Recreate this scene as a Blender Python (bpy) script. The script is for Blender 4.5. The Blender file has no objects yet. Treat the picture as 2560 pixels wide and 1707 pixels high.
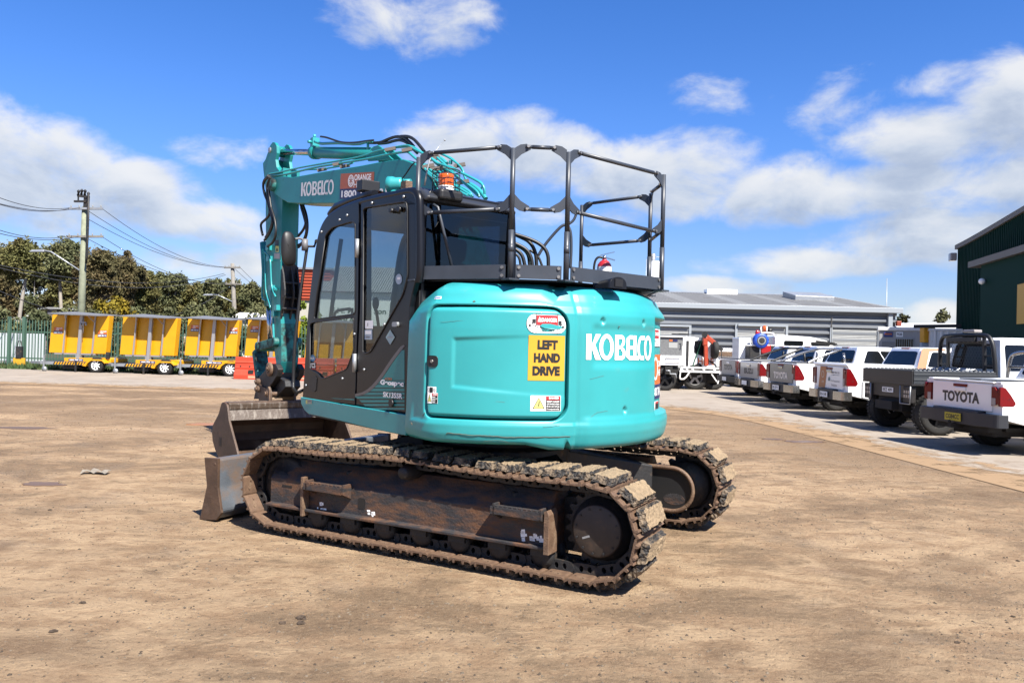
import bpy, bmesh, math, random
from math import sin, cos, pi, radians, sqrt, atan2, hypot
from mathutils import Vector, Matrix, noise
from mathutils.geometry import tessellate_polygon

random.seed(7)
scene = bpy.context.scene
COL = scene.collection

# ------------------------------------------------------------------ camera
EYE, FPX, PCX, PCY = 1.6, 1960.0, 1280.0, 853.5      # survey of the photograph (2560 px wide)
ROLL, PITCH = radians(1.35), radians(.16)
FW = Vector((0, cos(PITCH), sin(PITCH)))
_r = Vector((1, 0, 0)); _u = _r.cross(FW)
RT = _r * cos(ROLL) + _u * sin(ROLL)
UP = -_r * sin(ROLL) + _u * cos(ROLL)
cam_d = bpy.data.cameras.new('camera'); cam = bpy.data.objects.new('camera', cam_d); COL.objects.link(cam)
cam.matrix_world = Matrix(((RT.x, UP.x, -FW.x, 0), (RT.y, UP.y, -FW.y, 0), (RT.z, UP.z, -FW.z, EYE), (0, 0, 0, 1)))
cam_d.sensor_width = 36; cam_d.lens = 36 * FPX / 2560
cam_d.clip_start = .1; cam_d.clip_end = 2000
scene.camera = cam

# ------------------------------------------------------------------ light
SUN_AZ, SUN_EL = -56.0, 51.0
scene.view_settings.view_transform = 'Standard'; scene.view_settings.look = 'None'
scene.view_settings.exposure = 1.40; scene.view_settings.gamma = 1
sd = bpy.data.lights.new('sun', 'SUN'); sun = bpy.data.objects.new('sun', sd); COL.objects.link(sun)
sd.energy = 5.0; sd.angle = radians(.53); sd.color = (1, .95, .87)
_s = Vector((cos(radians(SUN_AZ)) * cos(radians(SUN_EL)), sin(radians(SUN_AZ)) * cos(radians(SUN_EL)), sin(radians(SUN_EL))))
sun.rotation_euler = _s.to_track_quat('Z', 'Y').to_euler(); sun.location = (20, -20, 30)

def nd(nt, t, **kw):
    n = nt.nodes.new(t)
    for k, v in kw.items():
        if k.startswith('i_'):
            n.inputs[k[2:].replace('_', ' ')].default_value = v
        else: setattr(n, k, v)
    return n
def mth(nt, op, a, b=None, c=None, clamp=False):
    n = nt.nodes.new('ShaderNodeMath'); n.operation = op; n.use_clamp = clamp
    for i, v in enumerate((a, b, c)):
        if v is None: continue
        if isinstance(v, (int, float)): n.inputs[i].default_value = v
        else: nt.links.new(v, n.inputs[i])
    return n.outputs[0]

def px_azel(X, Y):
    """direction (azimuth right of +Y, elevation) of a point of the 2352-px survey view"""
    d = FW + RT * ((X / .91875 - PCX) / FPX) - UP * ((Y / .91875 - PCY) / FPX)
    d.normalize()
    return atan2(d.x, d.y), math.asin(d.z)

def build_world():
    w = bpy.data.worlds.new('World'); scene.world = w; w.use_nodes = True
    nt = w.node_tree; nt.nodes.clear(); L = nt.links.new
    out = nd(nt, 'ShaderNodeOutputWorld')
    sky = nd(nt, 'ShaderNodeTexSky'); sky.sky_type = 'NISHITA'; sky.sun_disc = False
    sky.sun_elevation = radians(SUN_EL); sky.sun_rotation = radians(90 - SUN_AZ)
    sky.air_density = 1.0; sky.dust_density = .0; sky.ozone_density = 2.5
    hs = nd(nt, 'ShaderNodeHueSaturation'); hs.inputs['Saturation'].default_value = 1.22
    gn = nd(nt, 'ShaderNodeMix'); gn.data_type = 'RGBA'; gn.blend_type = 'MULTIPLY'; gn.inputs[0].default_value = 1; gn.inputs[7].default_value = (1.0, 1.0, 1.27, 1)
    L(gn.outputs[2], hs.inputs['Color'])
    tc = nd(nt, 'ShaderNodeTexCoord'); sp = nd(nt, 'ShaderNodeSeparateXYZ'); L(tc.outputs['Generated'], sp.inputs[0])
    hzr = nd(nt, 'ShaderNodeMapRange'); hzr.interpolation_type = 'SMOOTHSTEP'; hzr.inputs[1].default_value = -.05; hzr.inputs[2].default_value = .30; hzr.inputs[3].default_value = .60; hzr.inputs[4].default_value = 1; L(sp.outputs[2], hzr.inputs[0])
    gh = nd(nt, 'ShaderNodeMix'); gh.data_type = 'RGBA'; gh.blend_type = 'MULTIPLY'; gh.inputs[0].default_value = 1; L(sky.outputs[0], gh.inputs[6]); L(hzr.outputs[0], gh.inputs[7]); L(gh.outputs[2], gn.inputs[6])
    bg = nd(nt, 'ShaderNodeBackground'); bg.inputs[1].default_value = .0585
    L(hs.outputs[0], bg.inputs[0])
    # clouds: a field over azimuth / elevation
    g = bpy.data.node_groups.new('cloud_field', 'ShaderNodeTree')
    g.interface.new_socket('az', in_out='INPUT', socket_type='NodeSocketFloat')
    g.interface.new_socket('el', in_out='INPUT', socket_type='NodeSocketFloat')
    g.interface.new_socket('d', in_out='OUTPUT', socket_type='NodeSocketFloat')
    gi = nd(g, 'NodeGroupInput'); go = nd(g, 'NodeGroupOutput')
    az, el = gi.outputs[0], gi.outputs[1]
    blobs = [(-60, 340, 200, 95, 1.1), (110, 360, 170, 80, 1.05), (300, 440, 190, 62, 1), (80, 450, 260, 70, 1.1), (430, 495, 200, 46, 1), (230, 480, 220, 40, .9), (520, 530, 110, 40, .9), (420, 605, 110, 34, .75), (560, 600, 90, 45, .8), (60, 570, 110, 16, .4),
             (955, 42, 170, 70, .62), (1050, 330, 150, 75, 1.05), (1240, 350, 150, 75, 1.05), (1400, 390, 200, 65, 1), (1590, 410, 170, 95, 1.15), (1760, 440, 200, 70, 1.1), (1900, 465, 240, 48, 1),
             (2330, 275, 180, 110, 1.15), (2130, 315, 210, 72, 1.1), (2330, 420, 240, 75, 1.1), (2050, 425, 250, 56, 1.05), (2110, 545, 230, 66, 1.1), (2300, 500, 160, 60, .8), (1860, 608, 230, 36, .95), (2330, 560, 200, 60, .9), (1660, 660, 150, 26, .9), (2150, 716, 70, 30, .9), (2270, 690, 60, 25, .5),
             (1650, 212, 95, 34, .30), (1930, 240, 85, 55, .40), (2150, 195, 120, 32, .5), (1200, 270, 90, 28, .45), (540, 350, 110, 36, .42), (900, 650, 120, 30, .5), (1330, 500, 200, 22, .35)]
    acc = None
    for (x, y, rx, ry, am) in blobs:
        a0, e0 = px_azel(x, y)
        k = 1 / 1801 * cos(a0) ** 2
        dx = mth(g, 'MULTIPLY', mth(g, 'SUBTRACT', az, a0), 1 / (rx * k * 1.15))
        dy = mth(g, 'MULTIPLY', mth(g, 'SUBTRACT', el, e0), 1 / (ry / 1801 * 1.15))
        f = mth(g, 'MULTIPLY', mth(g, 'SUBTRACT', 1, mth(g, 'ADD', mth(g, 'MULTIPLY', dx, dx), mth(g, 'MULTIPLY', dy, dy))), am)
        acc = f if acc is None else mth(g, 'SMOOTH_MAX', acc, f, .12)
    # elsewhere on the dome (behind the camera): scattered noise cloud
    cb = nd(g, 'ShaderNodeCombineXYZ'); g.links.new(az, cb.inputs[0]); g.links.new(mth(g, 'MULTIPLY', el, 1.7), cb.inputs[1])
    n0 = nd(g, 'ShaderNodeTexNoise'); n0.inputs['Scale'].default_value = 3.0; n0.inputs['Detail'].default_value = 3
    g.links.new(cb.outputs[0], n0.inputs['Vector'])
    back = mth(g, 'MULTIPLY', mth(g, 'SUBTRACT', mth(g, 'ABSOLUTE', az), .75), 3, clamp=True)
    other = mth(g, 'MULTIPLY', mth(g, 'SUBTRACT', n0.outputs[0], .5), 5)
    acc = mth(g, 'MAXIMUM', mth(g, 'MAXIMUM', acc, -1.2), mth(g, 'SUBTRACT', mth(g, 'MULTIPLY', mth(g, 'ADD', other, 1.2), back), 1.2))
    n1 = nd(g, 'ShaderNodeTexNoise'); n1.inputs['Scale'].default_value = 10; n1.inputs['Detail'].default_value = 9; n1.inputs['Roughness'].default_value = .60
    n1.inputs['Distortion'].default_value = .25
    g.links.new(cb.outputs[0], n1.inputs['Vector'])
    d = mth(g, 'ADD', acc, mth(g, 'MULTIPLY', mth(g, 'SUBTRACT', n1.outputs[0], .5), 2.6))
    g.links.new(d, go.inputs[0])
    azn = mth(nt, 'ARCTAN2', sp.outputs[0], sp.outputs[1]); eln = mth(nt, 'ARCSINE', sp.outputs[2])
    A = nd(nt, 'ShaderNodeGroup'); A.node_tree = g; L(azn, A.inputs[0]); L(eln, A.inputs[1])
    B = nd(nt, 'ShaderNodeGroup'); B.node_tree = g; L(mth(nt, 'ADD', azn, .012), B.inputs[0]); L(mth(nt, 'ADD', eln, .030), B.inputs[1])
    dens = nd(nt, 'ShaderNodeMapRange'); dens.interpolation_type = 'SMOOTHSTEP'
    dens.inputs[1].default_value = -.06; dens.inputs[2].default_value = .92; L(A.outputs[0], dens.inputs[0])
    lit = nd(nt, 'ShaderNodeMapRange'); lit.interpolation_type = 'SMOOTHSTEP'
    lit.inputs[1].default_value = -.3; lit.inputs[2].default_value = 1.7; lit.inputs[3].default_value = 1; lit.inputs[4].default_value = 0
    L(B.outputs[0], lit.inputs[0])
    cr = nd(nt, 'ShaderNodeValToRGB'); L(lit.outputs[0], cr.inputs[0])
    cr.color_ramp.elements[0].color = (.44, .53, .70, 1); cr.color_ramp.elements[1].color = (.98, .99, 1.0, 1)
    e = cr.color_ramp.elements.new(.45); e.color = (.70, .77, .88, 1)
    bc = nd(nt, 'ShaderNodeBackground'); L(cr.outputs[0], bc.inputs[0]); bc.inputs[1].default_value = .345
    hz = mth(nt, 'MULTIPLY', mth(nt, 'GREATER_THAN', sp.outputs[2], 0), mth(nt, 'MULTIPLY', dens.outputs[0], .93))
    mx = nd(nt, 'ShaderNodeMixShader'); L(hz, mx.inputs[0]); L(bg.outputs[0], mx.inputs[1]); L(bc.outputs[0], mx.inputs[2])
    L(mx.outputs[0], out.inputs[0])
build_world()

# ------------------------------------------------------------------ materials
MATS = {}
def mat(name, col, rough=.5, metal=0., dirt=None, dirt_amt=.0, dscale=6., bump=0., bscale=60., var=.0, vscale=3., spec=.5, coat=0., streak=False):
    if name in MATS: return MATS[name]
    if 'white' not in name: col = tuple(c * .64 for c in col); dirt = tuple(c * .64 for c in dirt) if dirt else None
    m = bpy.data.materials.new(name); m.use_nodes = True; nt = m.node_tree; L = nt.links.new
    b = nt.nodes['Principled BSDF']
    b.inputs['Base Color'].default_value = (*col, 1); b.inputs['Roughness'].default_value = rough
    b.inputs['Metallic'].default_value = metal; b.inputs['Specular IOR Level'].default_value = spec
    if coat: b.inputs['Coat Weight'].default_value = coat; b.inputs['Coat Roughness'].default_value = .08
    tc = nd(nt, 'ShaderNodeTexCoord')
    co = tc.outputs['Object']
    if streak:
        mp = nd(nt, 'ShaderNodeMapping'); mp.inputs['Scale'].default_value = streak; L(co, mp.inputs[0]); co = mp.outputs[0]
    cur = None
    if var:
        n = nd(nt, 'ShaderNodeTexNoise'); n.inputs['Scale'].default_value = vscale; n.inputs['Detail'].default_value = 5; L(co, n.inputs[0])
        mr = nd(nt, 'ShaderNodeMapRange'); mr.inputs[1].default_value = .3; mr.inputs[2].default_value = .7
        mr.inputs[3].default_value = 1 - var; mr.inputs[4].default_value = 1 + var; L(n.outputs[0], mr.inputs[0])
        mixn = nd(nt, 'ShaderNodeMix'); mixn.data_type = 'RGBA'; mixn.blend_type = 'MULTIPLY'; mixn.inputs[0].default_value = 1
        mixn.inputs[6].default_value = (*col, 1); L(mr.outputs[0], mixn.inputs[7]); cur = mixn.outputs[2]
    if dirt:
        n = nd(nt, 'ShaderNodeTexNoise'); n.inputs['Scale'].default_value = dscale; n.inputs['Detail'].default_value = 8; n.inputs['Roughness'].default_value = .65; L(co, n.inputs[0])
        mr = nd(nt, 'ShaderNodeMapRange'); mr.inputs[1].default_value = .75 - dirt_amt * .5; mr.inputs[2].default_value = .9 - dirt_amt * .4
        L(n.outputs[0], mr.inputs[0])
        mx = nd(nt, 'ShaderNodeMix'); mx.data_type = 'RGBA'; mx.inputs[6].default_value = (*col, 1); mx.inputs[7].default_value = (*dirt, 1)
        if cur is not None: L(cur, mx.inputs[6])
        L(mr.outputs[0], mx.inputs[0]); cur = mx.outputs[2]
        rr = nd(nt, 'ShaderNodeMapRange'); rr.inputs[3].default_value = rough; rr.inputs[4].default_value = max(rough, .85); L(mr.outputs[0], rr.inputs[0]); L(rr.outputs[0], b.inputs['Roughness'])
        if metal:
            rm = nd(nt, 'ShaderNodeMapRange'); rm.inputs[3].default_value = metal; rm.inputs[4].default_value = 0; L(mr.outputs[0], rm.inputs[0]); L(rm.outputs[0], b.inputs['Metallic'])
    if cur is not None: L(cur, b.inputs['Base Color'])
    if bump:
        n = nd(nt, 'ShaderNodeTexNoise'); n.inputs['Scale'].default_value = bscale; n.inputs['Detail'].default_value = 6; L(tc.outputs['Object'], n.inputs[0])
        bp = nd(nt, 'ShaderNodeBump'); bp.inputs['Strength'].default_value = bump; bp.inputs['Distance'].default_value = .02; L(n.outputs[0], bp.inputs['Height']); L(bp.outputs[0], b.inputs['Normal'])
    MATS[name] = m; return m

def glass(name, tint, gloss=1.0, rough=.0):
    if name in MATS: return MATS[name]
    m = bpy.data.materials.new(name); m.use_nodes = True; nt = m.node_tree; L = nt.links.new
    nt.nodes.remove(nt.nodes['Principled BSDF']); out = nt.nodes['Material Output']
    t = nd(nt, 'ShaderNodeBsdfTransparent'); t.inputs[0].default_value = (*tint, 1)
    gl = nd(nt, 'ShaderNodeBsdfGlossy'); gl.inputs['Roughness'].default_value = rough
    fr = nd(nt, 'ShaderNodeFresnel'); fr.inputs[0].default_value = 1.5
    mx = nd(nt, 'ShaderNodeMixShader'); geo = nd(nt, 'ShaderNodeNewGeometry'); L(mth(nt, 'MULTIPLY', mth(nt, 'MULTIPLY', fr.outputs[0], gloss, clamp=True), mth(nt, 'SUBTRACT', 1, geo.outputs['Backfacing'])), mx.inputs[0]); L(t.outputs[0], mx.inputs[1]); L(gl.outputs[0], mx.inputs[2]); L(mx.outputs[0], out.inputs[0])
    MATS[name] = m; return m

RUST = (.16, .072, .032); DUST = (.34, .22, .12); MUD = (.12, .078, .046)
TEAL = mat('teal_paint', (.034, .390, .408), .40, dirt=(.10, .34, .32), dirt_amt=.20, dscale=3.2, var=.07, vscale=2.2, coat=.15, bump=.012, bscale=9)
TEALB = mat('teal_paint_shaded', (.014, .29, .29), .42, dirt=(.05, .2, .18), dirt_amt=.28, dscale=5, var=.08, vscale=3)  # same teal, colour darkened to put in the shade on boom, arm and cab side
TEALW = mat('worn_teal_paint', (.02, .27, .25), .5, dirt=(.012, .014, .013), dirt_amt=.72, dscale=9, var=.2)
DGREY = mat('charcoal_paint', (.0085, .0095, .0135), .34, dirt=(.022, .022, .022), dirt_amt=.14, dscale=7, spec=.3)
RGREY = mat('rail_grey_paint', (.046, .055, .072), .42, dirt=(.13, .075, .045), dirt_amt=.16, dscale=14, var=.12, vscale=8)
BLACK = mat('black_plastic', (.012, .012, .013), .5, dirt=(.06, .05, .04), dirt_amt=.15)
DARK = mat('dark_steel', (.018, .018, .019), .6, dirt=MUD, dirt_amt=.42, dscale=8, bump=.2, bscale=40)
HOSE = mat('hose_rubber', (.011, .011, .012), .48, dirt=(.05, .04, .03), dirt_amt=.25, dscale=15)
RUSTY = mat('rusty_frame_steel', (.036, .034, .036), .6, dirt=RUST, dirt_amt=.62, dscale=5, var=.25, vscale=9, bump=.25, bscale=60, streak=(1, 1, 3.2))
RUSTS = mat('rusty_shoe_steel', (.165, .098, .060), .6, dirt=(.25, .165, .10), dirt_amt=.50, dscale=10, var=.25, vscale=14, bump=.3, bscale=80)
BROWN = mat('muddy_bucket_steel', (.088, .050, .030), .58, dirt=(.20, .13, .085), dirt_amt=.36, dscale=4, var=.3, vscale=7, bump=.2, bscale=40)
BPALE = mat('scuffed_bucket_steel', (.10, .07, .05), .5, dirt=(.33, .29, .25), dirt_amt=.46, dscale=7, bump=.2, bscale=40, streak=(1, 3, 1))
BLADE = mat('worn_blue_grey_blade', (.115, .13, .15), .5, dirt=(.17, .105, .065), dirt_amt=.55, dscale=3.5, var=.2, vscale=6, bump=.15)
RUBBER = mat('pad_rubber', (.020, .018, .017), .70, dirt=(.30, .22, .14), dirt_amt=.56, dscale=17, bump=.9, bscale=55)
PADTOP = mat('dusty_pad_top', (.33, .238, .140), .9, dirt=(.15, .105, .065), dirt_amt=.4, dscale=14, var=.25, vscale=30, bump=.7, bscale=70)
CHROME = mat('chrome_rod', (.75, .75, .78), .12, metal=1)
STEEL = mat('zinc_bolt', (.42, .40, .37), .4, metal=.8, dirt=RUST, dirt_amt=.25, dscale=30)
GALV = mat('galvanised_steel', (.46, .48, .50), .42, metal=.5, dirt=(.3, .28, .25), dirt_amt=.3, var=.12)
WHITE = mat('white_paint', (.80, .80, .79), .30, dirt=(.5, .46, .40), dirt_amt=.14, dscale=3, coat=.4)
WHITEM = mat('white_decal', (.82, .82, .80), .5)
VWHITE = mat('dusty_white_paint', (.66, .65, .63), .38, dirt=(.42, .36, .29), dirt_amt=.28, dscale=4, coat=.3)
INK = mat('black_ink', (.012, .012, .013), .5)
RED = mat('red_decal', (.52, .025, .03), .45)
NAVY = mat('navy_decal', (.02, .025, .13), .45)
ORANGED = mat('orange_decal', (.72, .17, .03), .45)
YELD = mat('amber_decal', (.78, .42, .025), .5, dirt=(.5, .3, .08), dirt_amt=.15)
PYEL = mat('pale_yellow_decal', (.75, .72, .22), .5)
GREYD = mat('grey_decal', (.20, .20, .21), .5)
TYRE = mat('tyre_rubber', (.018, .017, .016), .8, dirt=(.12, .09, .06), dirt_amt=.3, dscale=9, bump=.4, bscale=30)
YELLOW = mat('trailer_yellow', (.83, .40, .006), .40, dirt=(.55, .28, .03), dirt_amt=.16, dscale=2, var=.05)
BARRIER = mat('orange_red_plastic', (.66, .062, .022), .5, dirt=(.42, .09, .05), dirt_amt=.25, var=.1)
GLASSC = glass('cab_glass', (.60, .65, .66), 1.1)
GLASSD = glass('dark_tinted_glass', (.22, .25, .29), 1.3)
CARGL = mat('car_glass', (.010, .012, .014), .06, spec=.28)
LAMPR = mat('red_lamp_plastic', (.20, .003, .005), .28, spec=.3, dirt=(.06, .004, .005), dirt_amt=.35, dscale=16)
LAMPC = mat('clear_lamp_plastic', (.48, .44, .42), .2, spec=.4)

# ------------------------------------------------------------------ mesh building
class MB:
    """collects verts / faces (with a material slot each) and links them as ONE mesh object"""
    def __init__(s, frame=None): s.v = []; s.f = []; s.m = []; s.sm = []; s.fr = frame
    def add(s, vs, fs, mi=0, smooth=False):
        o = len(s.v); s.v += [Vector(v) for v in vs]
        for f in fs: s.f.append([i + o for i in f]); s.m.append(mi); s.sm.append(smooth)
        return s
    def box(s, x0, x1, y0, y1, z0, z1, mi=0):
        vs = [(x, y, z) for x in (x0, x1) for y in (y0, y1) for z in (z0, z1)]
        return s.add(vs, [(0, 1, 3, 2), (4, 6, 7, 5), (0, 4, 5, 1), (2, 3, 7, 6), (0, 2, 6, 4), (1, 5, 7, 3)], mi)
    def hexa(s, p, mi=0):
        """8 points: bottom quad then top quad"""
        return s.add(p, [(3, 2, 1, 0), (4, 5, 6, 7), (0, 1, 5, 4), (1, 2, 6, 5), (2, 3, 7, 6), (3, 0, 4, 7)], mi)
    def bar(s, a, b, w, h, mi=0, up=(0, 0, 1)):
        a, b = Vector(a), Vector(b); d = (b - a).normalized(); u = Vector(up)
        if abs(d.dot(u)) > .98: u = Vector((1, 0, 0))
        r = d.cross(u).normalized(); u = r.cross(d)
        q = [(-w / 2, -h / 2), (w / 2, -h / 2), (w / 2, h / 2), (-w / 2, h / 2)]
        return s.hexa([a + r * x + u * y for x, y in q] + [b + r * x + u * y for x, y in q], mi)
    def tube(s, pts, r, n=10, mi=0, caps=True, smooth=True):
        pts = [Vector(p) for p in pts]; rs = r if isinstance(r, (list, tuple)) else [r] * len(pts)
        o = len(s.v); prev = None; N = len(pts)
        for i, p in enumerate(pts):
            d = (pts[min(i + 1, N - 1)] - pts[max(i - 1, 0)])
            d = d.normalized() if d.length > 1e-9 else Vector((0, 0, 1))
            if prev is None:
                u = Vector((0, 0, 1)) if abs(d.z) < .9 else Vector((1, 0, 0)); u = (u - d * u.dot(d)).normalized()
            else:
                u = prev - d * prev.dot(d); u = u.normalized() if u.length > 1e-6 else prev
            prev = u; w = d.cross(u)
            for k in range(n): s.v.append(p + (u * cos(2 * pi * k / n) + w * sin(2 * pi * k / n)) * rs[i])
        for i in range(N - 1):
            for k in range(n):
                s.f.append([o + i * n + k, o + i * n + (k + 1) % n, o + (i + 1) * n + (k + 1) % n, o + (i + 1) * n + k]); s.m.append(mi); s.sm.append(smooth)
        if caps:
            s.f.append([o + k for k in range(n)][::-1]); s.m.append(mi); s.sm.append(False)
            s.f.append([o + (N - 1) * n + k for k in range(n)]); s.m.append(mi); s.sm.append(False)
        return s
    def cyl(s, a, b, r, n=20, mi=0, r2=None, smooth=True): return s.tube([a, b], [r, r if r2 is None else r2], n, mi, True, smooth)
    def prism(s, poly, ax, a, b, mi=0, holes=(), cap=None):
        """poly of 2-D points extruded along axis ax from a to b; holes are 2-D loops"""
        def P(q, t):
            return {'y': (q[0], t, q[1]), 'x': (t, q[0], q[1]), 'z': (q[0], q[1], t)}[ax]
        loops = [list(poly)] + [list(h) for h in holes]; off = len(s.v); flat = [q for l in loops for q in l]; n = len(flat)
        s.v += [Vector(P(q, a)) for q in flat] + [Vector(P(q, b)) for q in flat]
        if len(loops) == 1 and len(poly) <= 4: tr = [tuple(range(len(poly)))]
        else: tr = tessellate_polygon([[Vector((q[0], q[1], 0)) for q in l] for l in loops])
        for t in tr:
            s.f.append([off + i for i in t]); s.m.append(mi if cap is None else cap); s.sm.append(False)
            s.f.append([off + n + i for i in t][::-1]); s.m.append(mi if cap is None else cap); s.sm.append(False)
        k = off
        for l in loops:
            c = len(l)
            for i in range(c):
                s.f.append([k + i, k + (i + 1) % c, k + n + (i + 1) % c, k + n + i]); s.m.append(mi); s.sm.append(False)
            k += c
        return s
    def grid(s, fn, nu, nv, mi=0, smooth=True, closed=False):
        o = len(s.v)
        for i in range(nu + 1):
            for j in range(nv + 1): s.v.append(Vector(fn(i / nu, j / nv)))
        for i in range(nu):
            for j in range(nv):
                a = o + i * (nv + 1) + j; s.f.append([a, a + nv + 1, a + nv + 2, a + 1]); s.m.append(mi); s.sm.append(smooth)
        return s
    def lathe(s, prof, c, ax, n=24, mi=0, smooth=True):
        """prof: (radius, along) pairs round axis ax ('x','y','z') through c"""
        c = Vector(c); E = {'x': ((0, 1, 0), (0, 0, 1), (1, 0, 0)), 'y': ((0, 0, 1), (1, 0, 0), (0, 1, 0)), 'z': ((1, 0, 0), (0, 1, 0), (0, 0, 1))}[ax]
        e1, e2, e3 = map(Vector, E); o = len(s.v); m = len(prof)
        for (r, t) in prof:
            for k in range(n): s.v.append(c + e3 * t + (e1 * cos(2 * pi * k / n) + e2 * sin(2 * pi * k / n)) * r)
        for i in range(m - 1):
            for k in range(n):
                s.f.append([o + i * n + k, o + i * n + (k + 1) % n, o + (i + 1) * n + (k + 1) % n, o + (i + 1) * n + k]); s.m.append(mi); s.sm.append(smooth)
        return s
    def ball(s, c, r, n=12, mi=0):
        r = r if isinstance(r, (tuple, list)) else (r, r, r)
        return s.grid(lambda u, v: (c[0] + r[0] * cos(2 * pi * u) * sin(pi * v), c[1] + r[1] * sin(2 * pi * u) * sin(pi * v), c[2] + r[2] * cos(pi * v)), n, n // 2 + 2, mi)
    def build(s, name, mats, parent=None, bevel=0., seg=2, label=None, smooth_all=False):
        me = bpy.data.meshes.new(name)
        vs = [s.fr @ v for v in s.v] if s.fr is not None else s.v
        me.from_pydata(vs, [], s.f); me.update()
        mats = mats if isinstance(mats, (list, tuple)) else [mats]
        for m in mats: me.materials.append(m)
        for p, mi, sm in zip(me.polygons, s.m, s.sm): p.material_index = min(mi, len(mats) - 1); p.use_smooth = sm or smooth_all
        bm = bmesh.new(); bm.from_mesh(me); bmesh.ops.remove_doubles(bm, verts=bm.verts, dist=1e-5); bmesh.ops.recalc_face_normals(bm, faces=bm.faces); bm.to_mesh(me); bm.free()
        o = bpy.data.objects.new(name, me); COL.objects.link(o)
        if parent is not None: o.parent = parent
        if bevel:
            b = o.modifiers.new('bevel', 'BEVEL'); b.width = bevel; b.segments = seg; b.limit_method = 'ANGLE'; b.angle_limit = radians(35)
            b.harden_normals = False
        if label: o['label'] = label
        return o

def tag(o, label=None, cat=None, group=None, kind=None):
    if label: o['label'] = label
    if cat: o['category'] = cat
    if group: o['group'] = group
    if kind: o['kind'] = kind
    return o
def thing(name, label, cat, loc=(0, 0, 0), rz=0., group=None):
    o = bpy.data.objects.new(name, None); COL.objects.link(o); o.location = loc; o.rotation_euler = (0, 0, rz); o.empty_display_size = .3
    return tag(o, label, cat, group)
def copy_tree(o, parent=None):
    c = o.copy(); COL.objects.link(c)
    if parent is not None: c.parent = parent
    for ch in [k for k in bpy.data.objects if k.parent == o]: copy_tree(ch, c)
    return c
def frame(loc, deg): return Matrix.Translation(Vector(loc)) @ Matrix.Rotation(radians(deg), 4, 'Z')
def smooth(pts, it=2, closed=False):
    pts = [Vector(p) for p in pts]
    for _ in range(it):
        q = [] if closed else [pts[0]]
        for i in range(len(pts) - (0 if closed else 1)):
            a, b = pts[i], pts[(i + 1) % len(pts)]; q += [a * .75 + b * .25, a * .25 + b * .75]
        if not closed: q.append(pts[-1])
        pts = q
    return pts
def rrect(x0, x1, y0, y1, r, n=6):
    """rounded rectangle loop; r one radius or four (bl, br, tr, tl)"""
    r = r if isinstance(r, (tuple, list)) else (r,) * 4; P = []
    for (cx, cy, a0, rr) in ((x0 + r[0], y0 + r[0], 180, r[0]), (x1 - r[1], y0 + r[1], 270, r[1]), (x1 - r[2], y1 - r[2], 0, r[2]), (x0 + r[3], y1 - r[3], 90, r[3])):
        for k in range(n + 1): a = radians(a0 + 90 * k / n); P.append((cx + rr * cos(a), cy + rr * sin(a)))
    return P
def rnd_poly(pts, r=.05, n=4):
    """polygon with its corners rounded"""
    out = []; N = len(pts)
    for i in range(N):
        p = Vector(pts[i]); a = Vector(pts[i - 1]) - p; b = Vector(pts[(i + 1) % N]) - p
        rr = min(r, a.length * .45, b.length * .45); A = p + a.normalized() * rr; B = p + b.normalized() * rr
        for k in range(n + 1):
            t = k / n; out.append(tuple(A * (1 - t) ** 2 + p * 2 * t * (1 - t) + B * t * t))
    return out

# ------------------------------------------------------------------ lettering
def text_mesh(body, bold=0., shear=0., space=1.):
    """2-D triangles of a word, width/height normalised to its bounding box -> (points, faces, aspect)"""
    cu = bpy.data.curves.new('word', 'FONT'); cu.body = body; cu.offset = bold; cu.shear = shear; cu.space_character = space; cu.resolution_u = 4
    o = bpy.data.objects.new('word', cu); COL.objects.link(o)
    dg = bpy.context.evaluated_depsgraph_get(); me = bpy.data.meshes.new_from_object(o.evaluated_get(dg))
    bpy.data.objects.remove(o); bpy.data.curves.remove(cu)
    P = [(v.co.x, v.co.y) for v in me.vertices]; Fs = [list(p.vertices) for p in me.polygons]; bpy.data.meshes.remove(me)
    x0 = min(p[0] for p in P); x1 = max(p[0] for p in P); y0 = min(p[1] for p in P); y1 = max(p[1] for p in P)
    return [((x - x0) / (x1 - x0), (y - y0) / (y1 - y0)) for x, y in P], Fs, (x1 - x0) / (y1 - y0)
def ring2(cx, cy, rx, ry, w, n=28, a0=0, a1=360):
    P = []; F = []
    for k in range(n + 1):
        a = radians(a0 + (a1 - a0) * k / n); P += [(cx + rx * cos(a), cy + ry * sin(a)), (cx + (rx - w) * cos(a), cy + (ry - w * .7) * sin(a))]
    for k in range(n): F.append([2 * k, 2 * k + 2, 2 * k + 3, 2 * k + 1])
    return P, F
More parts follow.
